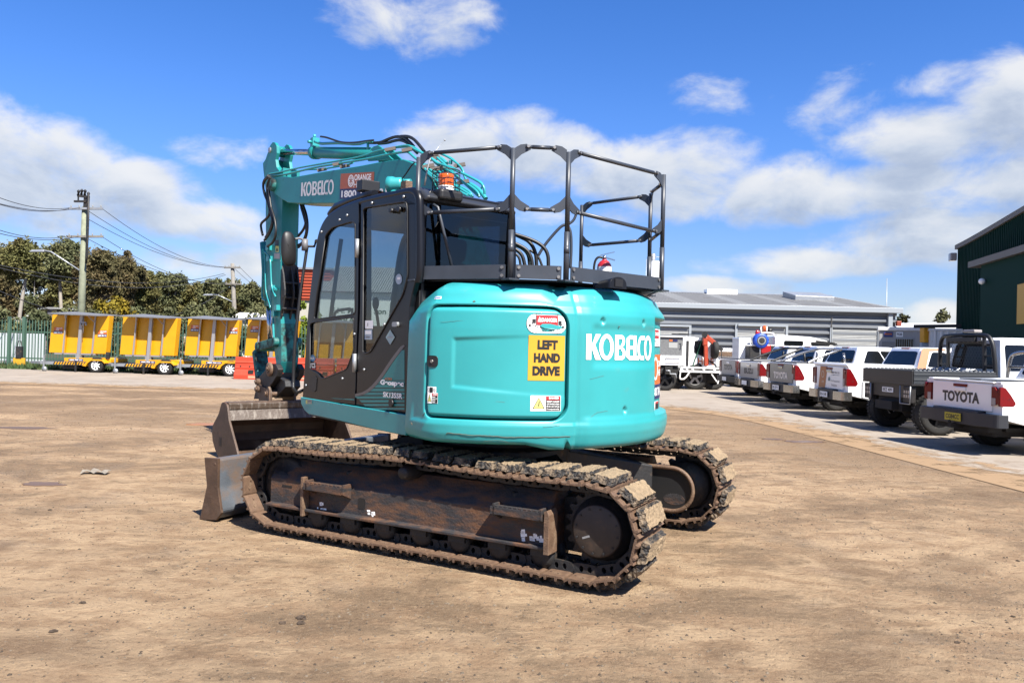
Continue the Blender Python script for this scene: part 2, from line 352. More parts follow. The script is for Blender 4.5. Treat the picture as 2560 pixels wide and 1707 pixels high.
def logo_mesh():
    """the seven heavy letters of the maker's logo as 2-D shapes"""
    P = []; F = []
    def add(p, f):
        o = len(P); P.extend(p); F.extend([[i + o for i in q] for q in f])
    def quad(*q): add(list(q), [list(range(len(q)))])
    # K
    quad((0, 0), (.30, 0), (.30, 1), (0, 1)); quad((.30, .52), (.62, 1), (.96, 1), (.50, .50)); quad((.28, .55), (.56, .62), (.98, 0), (.62, 0))
    add(*ring2(1.36, .5, .50, .52, .24))
    # B
    quad((1.95, 0), (2.22, 0), (2.22, 1), (1.95, 1))
    for (y0, y1) in ((0, .15), (.43, .58), (.85, 1)): quad((2.22, y0), (2.46, y0), (2.46, y1), (2.22, y1))
    p, f = ring2(2.44, .755, .28, .245, .21, 14, -90, 90); add(p, f); p, f = ring2(2.46, .255, .32, .255, .22, 14, -90, 90); add(p, f)
    # E
    quad((2.86, .12), (3.12, 0), (3.12, 1), (2.86, .88))
    for (y0, y1) in ((0, .16), (.43, .57), (.84, 1)): quad((3.12, y0), (3.42, y0), (3.42, y1), (3.12, y1))
    # L
    quad((3.48, 0), (3.74, 0), (3.74, 1), (3.48, 1)); quad((3.74, 0), (4.0, 0), (4.0, .17), (3.74, .17))
    # C
    add(*ring2(4.26, .5, .40, .5, .22, 22, 62, 298)); quad((4.40, .84), (4.62, .84), (4.62, 1), (4.26, 1)); quad((4.26, 0), (4.56, 0), (4.56, .17), (4.38, .17))
    add(*ring2(5.02, .5, .46, .52, .22))
    return [(x / 5.48, y) for x, y in P], F
def put2d(mb, P, F, fn, mi=0):
    """lay 2-D shapes (0..1) on a surface: fn(u, v) -> point"""
    mb.add([fn(x, y) for x, y in P], F, mi)
def plane_fn(o, ux, uy, w, h):
    o, ux, uy = Vector(o), Vector(ux), Vector(uy)
    return lambda u, v: o + ux * (u * w) + uy * (v * h)
def sub(fn, u0, v0, u1, v1): return lambda u, v: fn(u0 + (u1 - u0) * u, v0 + (v1 - v0) * v)
def lift(fn, d, n):
    n = Vector(n); return lambda u, v: Vector(fn(u, v)) + n * d
QUAD = ([(0, 0), (1, 0), (1, 1), (0, 1)], [[0, 1, 2, 3]])
def word(mb, txt, fn, mi=0, bold=.02, fit=None, shear=0.):
    P, F, a = text_mesh(txt, bold, shear); put2d(mb, P, F, fn, mi)
# ================================================================== setting
EYEV = Vector((0, 0, EYE))
def ray(px, py): return FW + RT * ((px - PCX) / FPX) - UP * ((py - PCY) / FPX)
def at(px, py, Y): d = ray(px, py); return EYEV + d * (Y / d.y)
def atz(px, py, z): d = ray(px, py); return EYEV + d * ((z - EYE) / d.z)
def L1(x, y): return x * .33164, 440 + y * .33164          # survey views of the photograph
def Z2(x, y): return 1640 + x * .20408, 700 + y * .20408
def Z3(x, y): return 2040 + x * .22958, 780 + y * .22958
def Z4(x, y): return 1640 + x * .39116, 500 + y * .39116

def ground_mat():
    m = bpy.data.materials.new('dirt_yard'); m.use_nodes = True; nt = m.node_tree; L = nt.links.new; b = nt.nodes['Principled BSDF']
    b.inputs['Specular IOR Level'].default_value = .2
    tc = nd(nt, 'ShaderNodeTexCoord'); co = tc.outputs['Object']
    def nz(scale, det=8, rough=.6, dist=0., sc=(1, 1, 1), rot=0):
        mp = nd(nt, 'ShaderNodeMapping'); mp.inputs['Scale'].default_value = sc; mp.inputs['Rotation'].default_value = (0, 0, rot); L(co, mp.inputs[0])
        n = nd(nt, 'ShaderNodeTexNoise'); n.inputs['Scale'].default_value = scale; n.inputs['Detail'].default_value = det; n.inputs['Roughness'].default_value = rough; n.inputs['Distortion'].default_value = dist
        L(mp.outputs[0], n.inputs[0]); return n.outputs[0]
    def rmp(v, a, c, o0=0., o1=1.):
        r = nd(nt, 'ShaderNodeMapRange'); r.interpolation_type = 'SMOOTHSTEP'
        for i, x in enumerate((a, c, o0, o1)): r.inputs[i + 1].default_value = x
        L(v, r.inputs[0]); return r.outputs[0]
    def mix(f, a, c, mode='MIX'):
        x = nd(nt, 'ShaderNodeMix'); x.data_type = 'RGBA'; x.blend_type = mode
        for s, v in ((0, f), (6, a), (7, c)):
            if isinstance(v, (int, float)): x.inputs[s].default_value = v
            elif isinstance(v, tuple): x.inputs[s].default_value = (*v, 1)
            else: L(v, x.inputs[s])
        return x.outputs[2]
    big = nz(.55, 8, .62, .4, (1, 1.5, 1), .35); med = nz(2.6, 8, .66, .3, (1, 1.6, 1), .2); fine = nz(26, 8, .7); tiny = nz(160, 4, .7)
    c = mix(rmp(med, .38, .60), (.272, .178, .104), (.425, .300, .182))
    spk = nz(8, 11, .78, .2, (1, 1.3, 1)); c = mix(rmp(spk, .52, .64, 0, .55), c, (.150, .094, .054)); c = mix(rmp(spk, .46, .36, 0, .55), c, (.43, .305, .18))
    wet = rmp(mth(nt, 'ADD', mth(nt, 'MULTIPLY', big, .68), mth(nt, 'MULTIPLY', med, .42)), .535, .635)
    # the wetter, darker ground towards the concrete on both sides
    sp = nd(nt, 'ShaderNodeSeparateXYZ'); L(co, sp.inputs[0])
    far = rmp(sp.outputs[1], 8.5, 17.5); farm = mth(nt, 'MULTIPLY', far, rmp(mth(nt, 'ADD', mth(nt, 'MULTIPLY', nz(.35, 5, .6, .3, (1, 1.8, 1)), 1), mth(nt, 'MULTIPLY', med, .35)), .52, .72))
    rightw = mth(nt, 'MULTIPLY', rmp(sp.outputs[0], 2.2, 5.6), mth(nt, 'MULTIPLY', rmp(sp.outputs[1], 8.0, 12.5), rmp(med, .25, .6)))
    dk = mth(nt, 'MAXIMUM', mth(nt, 'MULTIPLY', wet, .66), mth(nt, 'MAXIMUM', mth(nt, 'MULTIPLY', farm, .68), mth(nt, 'MULTIPLY', rightw, .74)))
    # old wheel tracks: faint arcs of compacted, darker soil
    trk = None
    for (cx, cy, R0, w0) in ((-14, 2, 15.2, .30), (-14, 2, 17.0, .30), (16, -6, 15.5, .34), (16, -6, 17.4, .34), (2, 40, 30.5, .32), (2, 40, 32.3, .32), (-5, -16, 20.2, .28), (-5, -16, 21.9, .28)):
        dx = mth(nt, 'SUBTRACT', sp.outputs[0], cx); dy = mth(nt, 'SUBTRACT', sp.outputs[1], cy); r = mth(nt, 'SQRT', mth(nt, 'ADD', mth(nt, 'MULTIPLY', dx, dx), mth(nt, 'MULTIPLY', dy, dy)))
        t = rmp(mth(nt, 'ABSOLUTE', mth(nt, 'SUBTRACT', mth(nt, 'ADD', r, mth(nt, 'MULTIPLY', med, .25)), R0 + .12)), w0, w0 * .35); trk = t if trk is None else mth(nt, 'MAXIMUM', trk, t)
    trk = mth(nt, 'MULTIPLY', trk, rmp(nz(.8, 6, .65, .2), .44, .58)); dk = mth(nt, 'MAXIMUM', dk, mth(nt, 'MULTIPLY', trk, .42))
    c = mix(dk, c, (.088, .053, .030))
    c = mix(rmp(fine, .44, .32, 0, .75), c, (.105, .066, .036)); c = mix(rmp(fine, .54, .66, 0, .60), c, (.37, .26, .155))
    greyp = mth(nt, 'MULTIPLY', rmp(nz(1.1, 6, .6), .54, .66), rmp(tiny, .5, .62)); c = mix(mth(nt, 'MULTIPLY', greyp, .65), c, (.235, .21, .185))
    c = mix(rmp(tiny, .55, .66, 0, .8), c, (.40, .31, .21)); c = mix(rmp(tiny, .43, .32, 0, .75), c, (.068, .044, .026))
    L(c, b.inputs['Base Color'])
    pud = rmp(mth(nt, 'ADD', mth(nt, 'MULTIPLY', big, .6), mth(nt, 'MULTIPLY', nz(1.2, 3, .5), .5)), .66, .70)
    L(mth(nt, 'SUBTRACT', .95, mth(nt, 'MULTIPLY', dk, .18)), b.inputs['Roughness'])
    h = mth(nt, 'ADD', mth(nt, 'MULTIPLY', fine, .6), mth(nt, 'ADD', mth(nt, 'MULTIPLY', tiny, .28), mth(nt, 'MULTIPLY', med, .9)))
    bp = nd(nt, 'ShaderNodeBump'); bp.inputs['Strength'].default_value = .9; bp.inputs['Distance'].default_value = .07; L(h, bp.inputs['Height']); L(bp.outputs[0], b.inputs['Normal'])
    return m
GROUND = ground_mat()
m = MB(); m.add([(-400, -60, 0), (400, -60, 0), (400, 700, 0), (-400, 700, 0)], [(0, 1, 2, 3)])
tag(m.build('ground', GROUND), kind='structure')

CONC = mat('pale_concrete', (.37, .312, .25), .9, dirt=(.25, .19, .135), dirt_amt=.46, dscale=1.3, var=.12, vscale=.7, bump=.25, bscale=25)
_edge = smooth([(-90, 27.5, 0), (-40, 26, 0), (-16.2, 24.9, 0), (-7.8, 23.9, 0), (-2, 23.2, 0), (2.6, 22.4, 0), (4.6, 20.9, 0), (5.9, 18.6, 0), (6.35, 14.6, 0), (6.65, 10.2, 0), (7.2, 4, 0), (7.8, -8, 0)], 3)
edge = []
for i in range(len(_edge) - 1):
    a, b = _edge[i], _edge[i + 1]; n = max(1, int((b - a).length / .16))
    for k in range(n):
        p = a.lerp(b, k / n); t = Vector((b.y - a.y, a.x - b.x, 0)).normalized()
        edge.append(p + t * (noise.noise(p * .45) * .55 + noise.noise(p * 1.5) * .16 + noise.noise(p * 6) * .05))
outer = [(90, -8), (90, 75), (6, 75), (1.5, 33.2), (-4, 32.6), (-12, 33.0), (-20, 34.0), (-90, 40)]
m = MB(); m.prism([(p.x, p.y) for p in edge] + outer, 'z', -.02, .004)
tag(m.build('concrete_apron', CONC), kind='structure')

def resample_line(P, step):
    out = []
    for a, b in zip(P, P[1:]):
        n = max(1, int((b - a).length / step))
        for k in range(n): out.append(a.lerp(b, k / n))
    return out + [P[-1]]
# dust and loose soil dragged from the yard over the edge of the concrete
def spill_mat():
    m = bpy.data.materials.new('spilled_soil'); m.use_nodes = True; nt = m.node_tree; L = nt.links.new; b = nt.nodes['Principled BSDF']; out = nt.nodes['Material Output']
    b.inputs['Base Color'].default_value = (.262, .178, .106, 1); b.inputs['Roughness'].default_value = .95; b.inputs['Specular IOR Level'].default_value = .1
    uv = nd(nt, 'ShaderNodeUVMap'); sp = nd(nt, 'ShaderNodeSeparateXYZ'); L(uv.outputs[0], sp.inputs[0]); tc = nd(nt, 'ShaderNodeTexCoord')
    n = nd(nt, 'ShaderNodeTexNoise'); n.inputs['Scale'].default_value = 2.2; n.inputs['Detail'].default_value = 9; n.inputs['Roughness'].default_value = .7; L(tc.outputs['Object'], n.inputs[0])
    v = mth(nt, 'ADD', mth(nt, 'MULTIPLY', mth(nt, 'SUBTRACT', n.outputs[0], .5), 2.4), mth(nt, 'SUBTRACT', .42, mth(nt, 'MULTIPLY', sp.outputs[1], 1.0)))
    r = nd(nt, 'ShaderNodeMapRange'); r.interpolation_type = 'SMOOTHSTEP'; r.inputs[1].default_value = -.12; r.inputs[2].default_value = .30; r.inputs[4].default_value = .9; L(v, r.inputs[0])
    tr_ = nd(nt, 'ShaderNodeBsdfTransparent'); mx = nd(nt, 'ShaderNodeMixShader'); L(r.outputs[0], mx.inputs[0]); L(tr_.outputs[0], mx.inputs[1]); L(b.outputs[0], mx.inputs[2]); L(mx.outputs[0], out.inputs[0]); return m
E3 = resample_line(_edge, .5); V = []; Fq = []; UVs = []
for i, p in enumerate(E3):
    a, b = E3[max(0, i - 2)], E3[min(len(E3) - 1, i + 2)]; t = (b - a).normalized(); n_ = Vector((-t.y, t.x, 0)); n_ = n_ if n_.dot(Vector((9, 40, 0)) - p) > 0 else -n_
    for k, d in enumerate((-.7, .5, 1.9)): q = p + n_ * d; V.append((q.x, q.y, .0085)); UVs.append((i, (k + .0) / 2))
for i in range(len(E3) - 1):
    for k in range(2): Fq.append((i * 3 + k, i * 3 + k + 1, i * 3 + k + 4, i * 3 + k + 3))
me = bpy.data.meshes.new('dirt_spill'); me.from_pydata(V, [], Fq); ul = me.uv_layers.new(name='UVMap')
for l in me.loops: ul.data[l.index].uv = UVs[l.vertex_index]
me.materials.append(spill_mat()); o = bpy.data.objects.new('dirt_spill', me); COL.objects.link(o); tag(o, kind='structure')

# grass verge under the fence
GRASSB = mat('verge_soil', (.06, .062, .028), .95, dirt=(.20, .15, .09), dirt_amt=.35, dscale=1.5)
vl = [at(-60, 930, 34.2), at(120, 930, 33.7), at(330, 930, 33.0), at(540, 930, 32.6), at(800, 930, 32.6), at(1050, 930, 33)]
m = MB(); m.prism([(p.x, p.y + .35 * noise.noise(p)) for p in vl] + [(6, 75), (-60, 75), (-60, 36)], 'z', -.02, .008)
tag(m.build('grass_verge', GRASSB), kind='structure')
GRASS = mat('grass_blades', (.048, .095, .02), .8, dirt=(.13, .12, .04), dirt_amt=.5, dscale=.6, var=.3, vscale=1.5)
m = MB()
for k in range(9000):
    t = random.random() * 5; i = int(t); a = vl[i].lerp(vl[i + 1], t - i); y = a.y + random.random() ** 1.5 * 5 - .1
    x = a.x + random.uniform(-.4, .4) + (y - a.y) * -.35; h = random.uniform(.05, .24) * (.6 + .9 * max(0, noise.noise(Vector((x * .7, y * .7, 3))) + .3)); w = random.uniform(.02, .06); r = random.random() * 6.3
    dx, dy = cos(r) * w, sin(r) * w; lx, ly = random.uniform(-.06, .06), random.uniform(-.06, .06)
    m.add([(x - dx, y - dy, .0), (x + dx, y + dy, .0), (x + lx, y + ly, h)], [(0, 1, 2)])
tag(m.build('grass', GRASS), kind='stuff')

# loose gravel and clods
GRAV = mat('gravel_stones', (.15, .115, .078), .9, var=.45, vscale=9, dirt=(.22, .17, .12), dirt_amt=.3, dscale=5)
def stone(m, x, y, r, mi=0, z=0):
    a = random.random() * 6.3; sx = r * random.uniform(.7, 1.5); sy = r * random.uniform(.7, 1.2); sz = r * random.uniform(.5, .9)
    q = [(1, 0, 0), (0, 1, 0), (-1, 0, 0), (0, -1, 0), (0, 0, 1), (.6, .6, .6), (-.6, .5, .5)]
    P = []
    for (u, v, w) in q[:5]:
        u *= random.uniform(.75, 1.2); v *= random.uniform(.75, 1.2); X = u * sx; Y = v * sy; P.append((x + X * cos(a) - Y * sin(a), y + X * sin(a) + Y * cos(a), z + w * sz - .15 * sz))
    m.add(P, [(0, 1, 4), (1, 2, 4), (2, 3, 4), (3, 0, 4)], mi)
m = MB(); random.seed(11)
for k in range(34000):
    y = 2.2 + random.random() ** 2.0 * 14; x = random.uniform(-.75, .75) * (y + 1.0)
    if noise.noise(Vector((x * .8, y * .8, 5))) < -.12 + random.uniform(-.3, .1) or x > 6.2: continue
    stone(m, x, y, random.choice((.0025, .003, .003, .004, .005, .006, .008, .011)) * (1 + y * .035), random.choice((0, 0, 0, 1, 1, 2)))
tag(m.build('gravel', [GRAV, mat('dark_gravel', (.07, .048, .03), .9), mat('pale_grit', (.20, .155, .105), .9)]), kind='stuff')
CLOD = mat('dry_mud_clod', (.075, .05, .032), .95, var=.35, vscale=40, bump=.6, bscale=60)
def clod(px, py, r, flat=.6):
    p = atz(px, py, 0); rr = r; sd_ = random.random() * 99
    def fn(u, v):
        d = Vector((cos(2 * pi * u) * sin(pi * v), sin(2 * pi * u) * sin(pi * v), cos(pi * v)))
        k = rr * (1 + .55 * noise.noise(d * 1.7 + Vector((sd_, 0, 0))) + .2 * noise.noise(d * 5 + Vector((sd_, 3, 0))))
        return d.x * k * 1.15, d.y * k, max(-.2 * rr, d.z * k * flat) + .1 * rr
    m = MB(frame(p, 0)); m.grid(fn, 14, 9, smooth=False); return m.build('dirt_clod', CLOD)
random.seed(21)
for (px, py, r, lb) in ((207, 1507, .017, 'dark round clod of dirt on the left foreground dirt, above the flat dark clod'),
                        (134, 1578, .019, 'dark flattish clod of dirt nearest the lower left corner of the yard'),
                        (752, 1546, .024, 'brown broken clod beside its twin in the middle foreground, the upper of the pair'),
                        (753, 1558, .022, 'brown flat clod just in front of its twin in the middle foreground'),
                        (706, 1558, .018, 'flat brown clod lying just left of the broken pair in the foreground'),
                        (125, 1275, .016, 'small dark clod at the left on pale dirt, level with the dozer blade'),
                        (2393, 1606, .013, 'dark stone in the lower right foreground dirt'),
                        (2532, 1541, .012, 'dark stone near the right edge of the foreground dirt'),
                        (2544, 1402, .014, 'small dark clod at the right edge of the yard, level with the near track'),
                        (786, 1190, .03, 'small clod')):
    if lb == 'small clod': continue
    tag(clod(px, py, r), lb, 'dirt clod', 'clods of dirt lying on the yard')
# crumpled rag left of the blade
RAG = mat('dusty_rag', (.30, .26, .21), .9, dirt=(.25, .18, .12), dirt_amt=.3)
p0 = atz(240, 1184, 0); m = MB(frame(p0, 10))
m.grid(lambda u, v: ((u - .5) * .30, (v - .5) * .14 + .03 * sin(5 * u), .012 + .03 * abs(sin(7 * u + 2 * v)) + .02 * noise.noise(Vector((u * 5, v * 4, 1)))), 24, 10)
o = m.build('rag', RAG); tag(o, 'crumpled pale rag lying on the dirt left of the dozer blade', 'rag')
# shallow puddles
PUD = mat('muddy_water', (.17, .10, .055), .32, spec=.25); PUDO = mat('orange_muddy_water', (.42, .17, .04), .3, spec=.25)
def puddle(px, py, lx, ly, mt, lb):
    p = atz(px, py, 0); s0 = random.random() * 50; P = []
    for k in range(60):
        a = 2 * pi * k / 60; r = 1 + .5 * noise.noise(Vector((cos(a) * 1.6 + s0, sin(a) * 1.6, 0))) + .2 * noise.noise(Vector((cos(a) * 5 + s0, sin(a) * 5, 0)))
        P.append((p.x + cos(a) * lx * r, p.y + sin(a) * ly * r))
    m = MB(); m.prism(P, 'z', -.02, .006); o = m.build('puddle', mt); tag(o, kind='structure'); return o
random.seed(3)
puddle(2010, 1104, .36, .16, PUD, ''); puddle(1935, 1098, .2, .1, PUD, ''); puddle(520, 1061, .36, .22, PUDO, ''); puddle(105, 1210, .22, .10, PUD, ''); puddle(60, 1070, .5, .16, PUD, '')

# ------------------------------------------------------------------ trees
BARK = mat('pale_gum_bark', (.42, .38, .32), .85, dirt=(.16, .12, .09), dirt_amt=.5, dscale=1.5)
BARKD = mat('grey_bark', (.16, .12, .09), .9, var=.3)
def leaf_mat(name, col, alt):
    return mat(name, col, .75, dirt=alt, dirt_amt=.62, dscale=.55, var=.38, vscale=1.1, spec=.25)
LEAF = [leaf_mat('olive_gum_leaves', (.150, .152, .048), (.175, .140, .052)), leaf_mat('brown_tinged_leaves', (.125, .112, .046), (.160, .108, .050)),
        leaf_mat('grey_green_leaves', (.140, .155, .070), (.175, .165, .066)), leaf_mat('golden_wattle_leaves', (.30, .215, .014), (.09, .10, .02)), leaf_mat('dark_shrub_leaves', (.085, .100, .042), (.13, .115, .05))]
def tree(name, lb, base, w, top, bot, lm, nclump, nleaf, ls, trunk=True, group='trees behind the green fence', bark=BARK, lean=0., dep=None):
    """crown built of leaf clumps set along limbs; trunk with forking limbs"""
    r = thing(name, lb, 'tree', (base.x, base.y, 0), 0, group); dep = dep or w * .7
    crown = MB(); limbs = MB(); H = top - bot; cz = bot + H * .5; cl = []; nclump = int(nclump * .85)
    for k in range(nclump):
        for _ in range(30):
            u, v, q = random.uniform(-1, 1), random.uniform(-1, 1), random.uniform(-1, 1)
            if u * u + v * v + q * q * (1 if q > 0 else .8) < 1 and u * u + v * v + q * q > .12: break
        cr = random.uniform(.085, .235) * min(w, H * 1.1); cl.append((Vector((u * (w / 2 - cr * .75), v * (dep / 2 - cr * .6), cz + q * (H / 2 - cr * .6))), cr))
    zmax = max(c.z + cr * .75 for c, cr in cl); sh = top - zmax
    for c, cr in cl:
        c.z += sh * max(0, (c.z - bot) / H)
        n = int(nleaf * (.5 + cr / (.2 * w)))
        for j in range(n):
            d = Vector((random.gauss(0, 1), random.gauss(0, 1), random.gauss(0, .8))); d.normalize()
            p = c + d * cr * (random.random() ** .45) * (1 + .35 * noise.noise(c * 2 + d * 2.2)); p.z -= (d.x ** 2 + d.y ** 2) * cr * .15
            a = Vector((random.gauss(0, 1), random.gauss(0, 1), random.gauss(0, 1) - .3)).normalized(); b = a.cross(Vector((random.gauss(0, 1), random.gauss(0, 1), random.gauss(0, 1)))).normalized()
            s = ls * random.uniform(.6, 1.5)
            crown.add([p - a * s, p + b * s * .45, p + a * s, p - b * s * .45], [(0, 1, 2, 3)])
    crown.build('crown', lm, r)
    if trunk:
        t0 = .017 * top + .03; f = Vector((lean, 0, bot + H * .12)); P = smooth([(0, 0, -.1), (lean * .25 + random.uniform(-.1, .1), 0, f.z * .45), f], 2)
        limbs.tube(P, [t0 * (1 - .45 * i / len(P)) for i in range(len(P))], 9)
        for c, cr in random.sample(cl, min(9, len(cl))):
            mid = f.lerp(c, .5) + Vector((random.uniform(-.3, .3), random.uniform(-.3, .3), -.1 * H)); Q = smooth([f, mid, c], 2); limbs.tube(Q, [t0 * (.5 - .4 * i / len(Q)) for i in range(len(Q))], 6)
        limbs.build('trunk', bark, r)
    return r
random.seed(5)
def tr(zx0, zx1, ztop, zbot, Y, lm, lb, trunkz=None, n=26, lean=0., ls=.17, bark=BARK):
    a = at(*L1(zx0, ztop), Y); b = at(*L1(zx1, ztop), Y); t = at(*L1((zx0 + zx1) / 2, ztop), Y); bo = at(*L1((zx0 + zx1) / 2, zbot), Y)
    return tree('gum_tree', lb, (a + b) / 2, (b - a).length * 1.2, t.z, bo.z, LEAF[lm], int(n * 1.5), 260, ls * .74, True, lean=lean, bark=bark)
tr(-190, 60, 560, 1010, 68, 1, 'brown-tinged gum tree at the left edge of the trees behind the fence', lean=-.5)
tr(-30, 325, 468, 790, 62, 0, 'tall olive gum tree with a pale forked trunk behind the white hoarding', lean=.6, n=30)
tr(330, 640, 462, 830, 66, 2, 'tall grey-green gum tree just left of the wooden power pole', lean=-.3, n=30)
tr(600, 905, 535, 960, 64, 1, 'broad brown-tinged gum tree just right of the wooden power pole', lean=.5, n=34, bark=BARKD)
tr(835, 1085, 560, 980, 68, 1, 'brown-tinged gum tree behind the second trailer with its top right of the pole', n=28, bark=BARKD)
tr(1030, 1215, 712, 1010, 70, 0, 'lower olive gum tree between the brown trees and the small round-topped tree', n=22, lean=.4)
tr(1170, 1410, 722, 1010, 74, 2, 'grey-green gum tree behind the gap between second and third trailer', n=26)
tr(1350, 1560, 800, 1020, 78, 0, 'low olive gum tree above the third trailer, left of the far pole', n=22)
tr(1500, 1700, 770, 1020, 76, 2, 'grey-green gum tree immediately left of the far wooden pole', n=24)
tr(1650, 1850, 775, 1020, 80, 0, 'olive gum tree standing behind the far wooden pole', n=24)
tr(1790, 2010, 795, 1030, 78, 2, 'grey-green gum tree right of the far pole, next to the excavator arm', n=26)
for k, (a, b, t, lm) in enumerate(((-150, 190, 640, 1), (150, 420, 620, 2), (380, 640, 600, 0), (560, 860, 660, 1), (800, 1090, 690, 1), (1000, 1260, 800, 2), (1200, 1480, 800, 0), (1420, 1660, 850, 2), (1620, 1880, 845, 0), (1820, 2080, 850, 2))):
    tr(a, b, t, 1100, 84, 4 if lm == 2 else lm, 'gum tree of the back row, filling the gaps between the taller front gum trees', n=20, ls=.26)
for k, (a, b, t) in enumerate(((700, 960, 1010), (830, 980, 1060), (1290, 1440, 1110), (1740, 1900, 1100), (1900, 2160, 1090))):
    A = at(*L1(a, t), 40.5); B = at(*L1(b, t), 40.5); tree('brush', 'dark brownish brush directly behind the green fence between the trailers', (A + B) / 2, (B - A).length * 1.1, A.z, .05, LEAF[4] if k % 2 else LEAF[1], 14, 150, .10, False, 'brush behind the fence')
for k, (a, b, t) in enumerate(((-120, 160, 985), (130, 420, 1000), (390, 690, 975), (640, 900, 990), (880, 1180, 970), (1120, 1400, 985), (1340, 1620, 960), (1560, 1830, 975), (1760, 2060, 960))):
    A = at(*L1(a, t), 57 + (k % 3) * 2); B = at(*L1(b, t), A.y)
    tree('shrub', 'dark green shrub of the belt growing below the gum trees behind the fence', (A + B) / 2, (B - A).length * 1.2, A.z, .1, LEAF[4] if k % 2 else LEAF[2], 24, 170, .14, False, 'belt of dark shrubs behind the fence')
for (x, y, w, h) in ((-2.5, 92, 9, 6.2), (3.5, 96, 10, 6.6), (9.5, 92, 9, 5.6), (-9, 96, 9, 6.0)):
    tree('gum_tree', 'olive gum tree standing far behind the excavator body', Vector((x, y, 0)), w, h, .6, LEAF[0], 30, 220, .17, True, 'gum trees far behind the excavator')
A = at(*L1(660, 912), 46); B = at(*L1(1075, 912), 46)
tree('wattle_bush', 'golden flowering wattle bush behind the gap between first and second trailer', (A + B) / 2, (B - A).length * 1.0, A.z, .1, LEAF[3], 20, 170, .13, False, 'bushes at the fence')
A = at(742, 752, 44); B = at(800, 752, 44)
tree('lime_bush', 'lime green bush below the red wall, seen between arm and cab', (A + B) / 2, 2.0, A.z, .1, leaf_mat('lime_leaves', (.20, .26, .02), (.12, .16, .03)), 12, 150, .11, False, 'bushes at the fence')
for (x, y, w, lb) in ((985, 95, 6, 'dark tree top showing over the white roof beside the grey shed'), (1400, 60, 5, 'small round tree top over the white roof beside the green shed')):
    A = at(*Z3(x, y), 110); tree('far_tree', lb, A, w, A.z + 1.0, .5, LEAF[4], 14, 110, .3, True, 'far trees on the right')

# ------------------------------------------------------------------ poles and cables
POLEW = mat('weathered_green_pole', (.28, .30, .21), .85, var=.2, vscale=4, dirt=(.18, .15, .11), dirt_amt=.3)
POLEG = mat('weathered_grey_pole', (.26, .24, .21), .85, var=.2, vscale=4)
GREYINS = mat('insulator_grey', (.30, .30, .29), .4)
def pole(name, lb, px, base_z, top_z, Y, arms, r, mt, lamp=None, fuses=None):
    a = at(*L1(px[0], base_z), Y); b = at(*L1(px[1], top_z), Y); k = (b.x - a.x) / (b.z - a.z); root = thing(name, lb, 'power pole', (a.x - k * a.z, Y, 0), 0, 'wooden power poles')
    P = lambda z: Vector((k * z, 0, z)); O = Vector((a.x - k * a.z, Y, 0)); m = MB(); m.tube([P(-.2), P(b.z * .5), P(b.z)], [r, r * .85, r * .68], 14); m.build('pole_shaft', mt, root)
    for (zx0, zx1, zy) in arms:
        q0 = at(*L1(zx0, zy), Y - .2) - O; q1 = at(*L1(zx1, zy), Y - .2) - O; m = MB(); m.bar(q0, q1, .1, .12); m.build('cross_arm', GALV if zy < 300 else POLEG, root, bevel=.01)
        for t in (.06, .3, .7, .94):
            p = q0.lerp(q1, t); m = MB(); m.lathe([(.0, .0), (.02, .01), (.04, .05), (.02, .06), (.04, .09), (.02, .12), (0, .13)], p + Vector((0, 0, .06)), 'z', 10); m.build('insulator', GREYINS, root)
    if fuses:
        for (zx, z0, z1) in fuses:
            p0 = at(*L1(zx - 6, z1), Y - .15) - O; p1 = at(*L1(zx, z0), Y - .35) - O; m = MB(); m.tube([p0, p0.lerp(p1, .3), p0.lerp(p1, .5), p0.lerp(p1, .8), p1], [.03, .075, .045, .085, .03], 10); m.build('fuse_switch', BLACK, root)
        q0 = at(*L1(560, 192), Y - .2) - O; q1 = at(*L1(655, 192), Y - .2) - O; m = MB(); m.bar(q0, q1, .12, .10); q2 = at(*L1(590, 150), Y - .2) - O; m.bar(q2, at(*L1(665, 160), Y - .2) - O, .1, .12)
        m.bar(at(*L1(590, 190), Y - .2) - O, q2, .06, .06); m.bar(at(*L1(650, 235), Y - .1) - O, at(*L1(655, 150), Y - .1) - O, .22, .22); m.build('switch_bracket', DARK, root)
        m = MB(); m.tube([at(*L1(668, 130), Y - .4) - O, at(*L1(664, 360), Y - .4) - O, at(*L1(655, 600), Y - .35) - O, at(*L1(648, 660), Y - .3) - O], .055, 8); m.build('riser_conduit', DARK, root)
    if lamp:
        (x0, y0), (x1, y1), (x2, y2) = lamp; p0, p1, p2 = (at(*L1(x, y), Y - .3) - O for x, y in lamp); m = MB(); m.tube([p0, p1, p2], .045, 8); m.build('lamp_arm', GALV, root)
        d = (p2 - p1).normalized(); m = MB(); m.hexa([p2 + Vector(q) for q in ((-.75, -.12, -.09), (.05, -.12, -.08), (.05, .12, -.08), (-.75, .12, -.09), (-.62, -.08, .03), (.05, -.09, .06), (.05, .09, .06), (-.62, .08, .03))]); m.build('street_light', GALV, root, bevel=.02)
    return root
pole('power_pole', 'near pale green wooden power pole with black fuse switches and street light', (614, 640), 1000, 232, 43, [(520, 776, 246), (505, 778, 457)], .21, POLEW, ((600, 712), (385, 572), (330, 563)), [(594, 105, 160), (618, 100, 155), (643, 103, 158), (668, 122, 175)])
pole('power_pole', 'far grey wooden power pole with street light, standing right of the third trailer', (1765, 1752), 1000, 660, 64, [(1690, 1812, 690), (1700, 1820, 815)], .21, POLEG, ((1752, 947), (1640, 897), (1600, 894)))
CABLE = mat('cable_grey', (.07, .07, .075), .6)
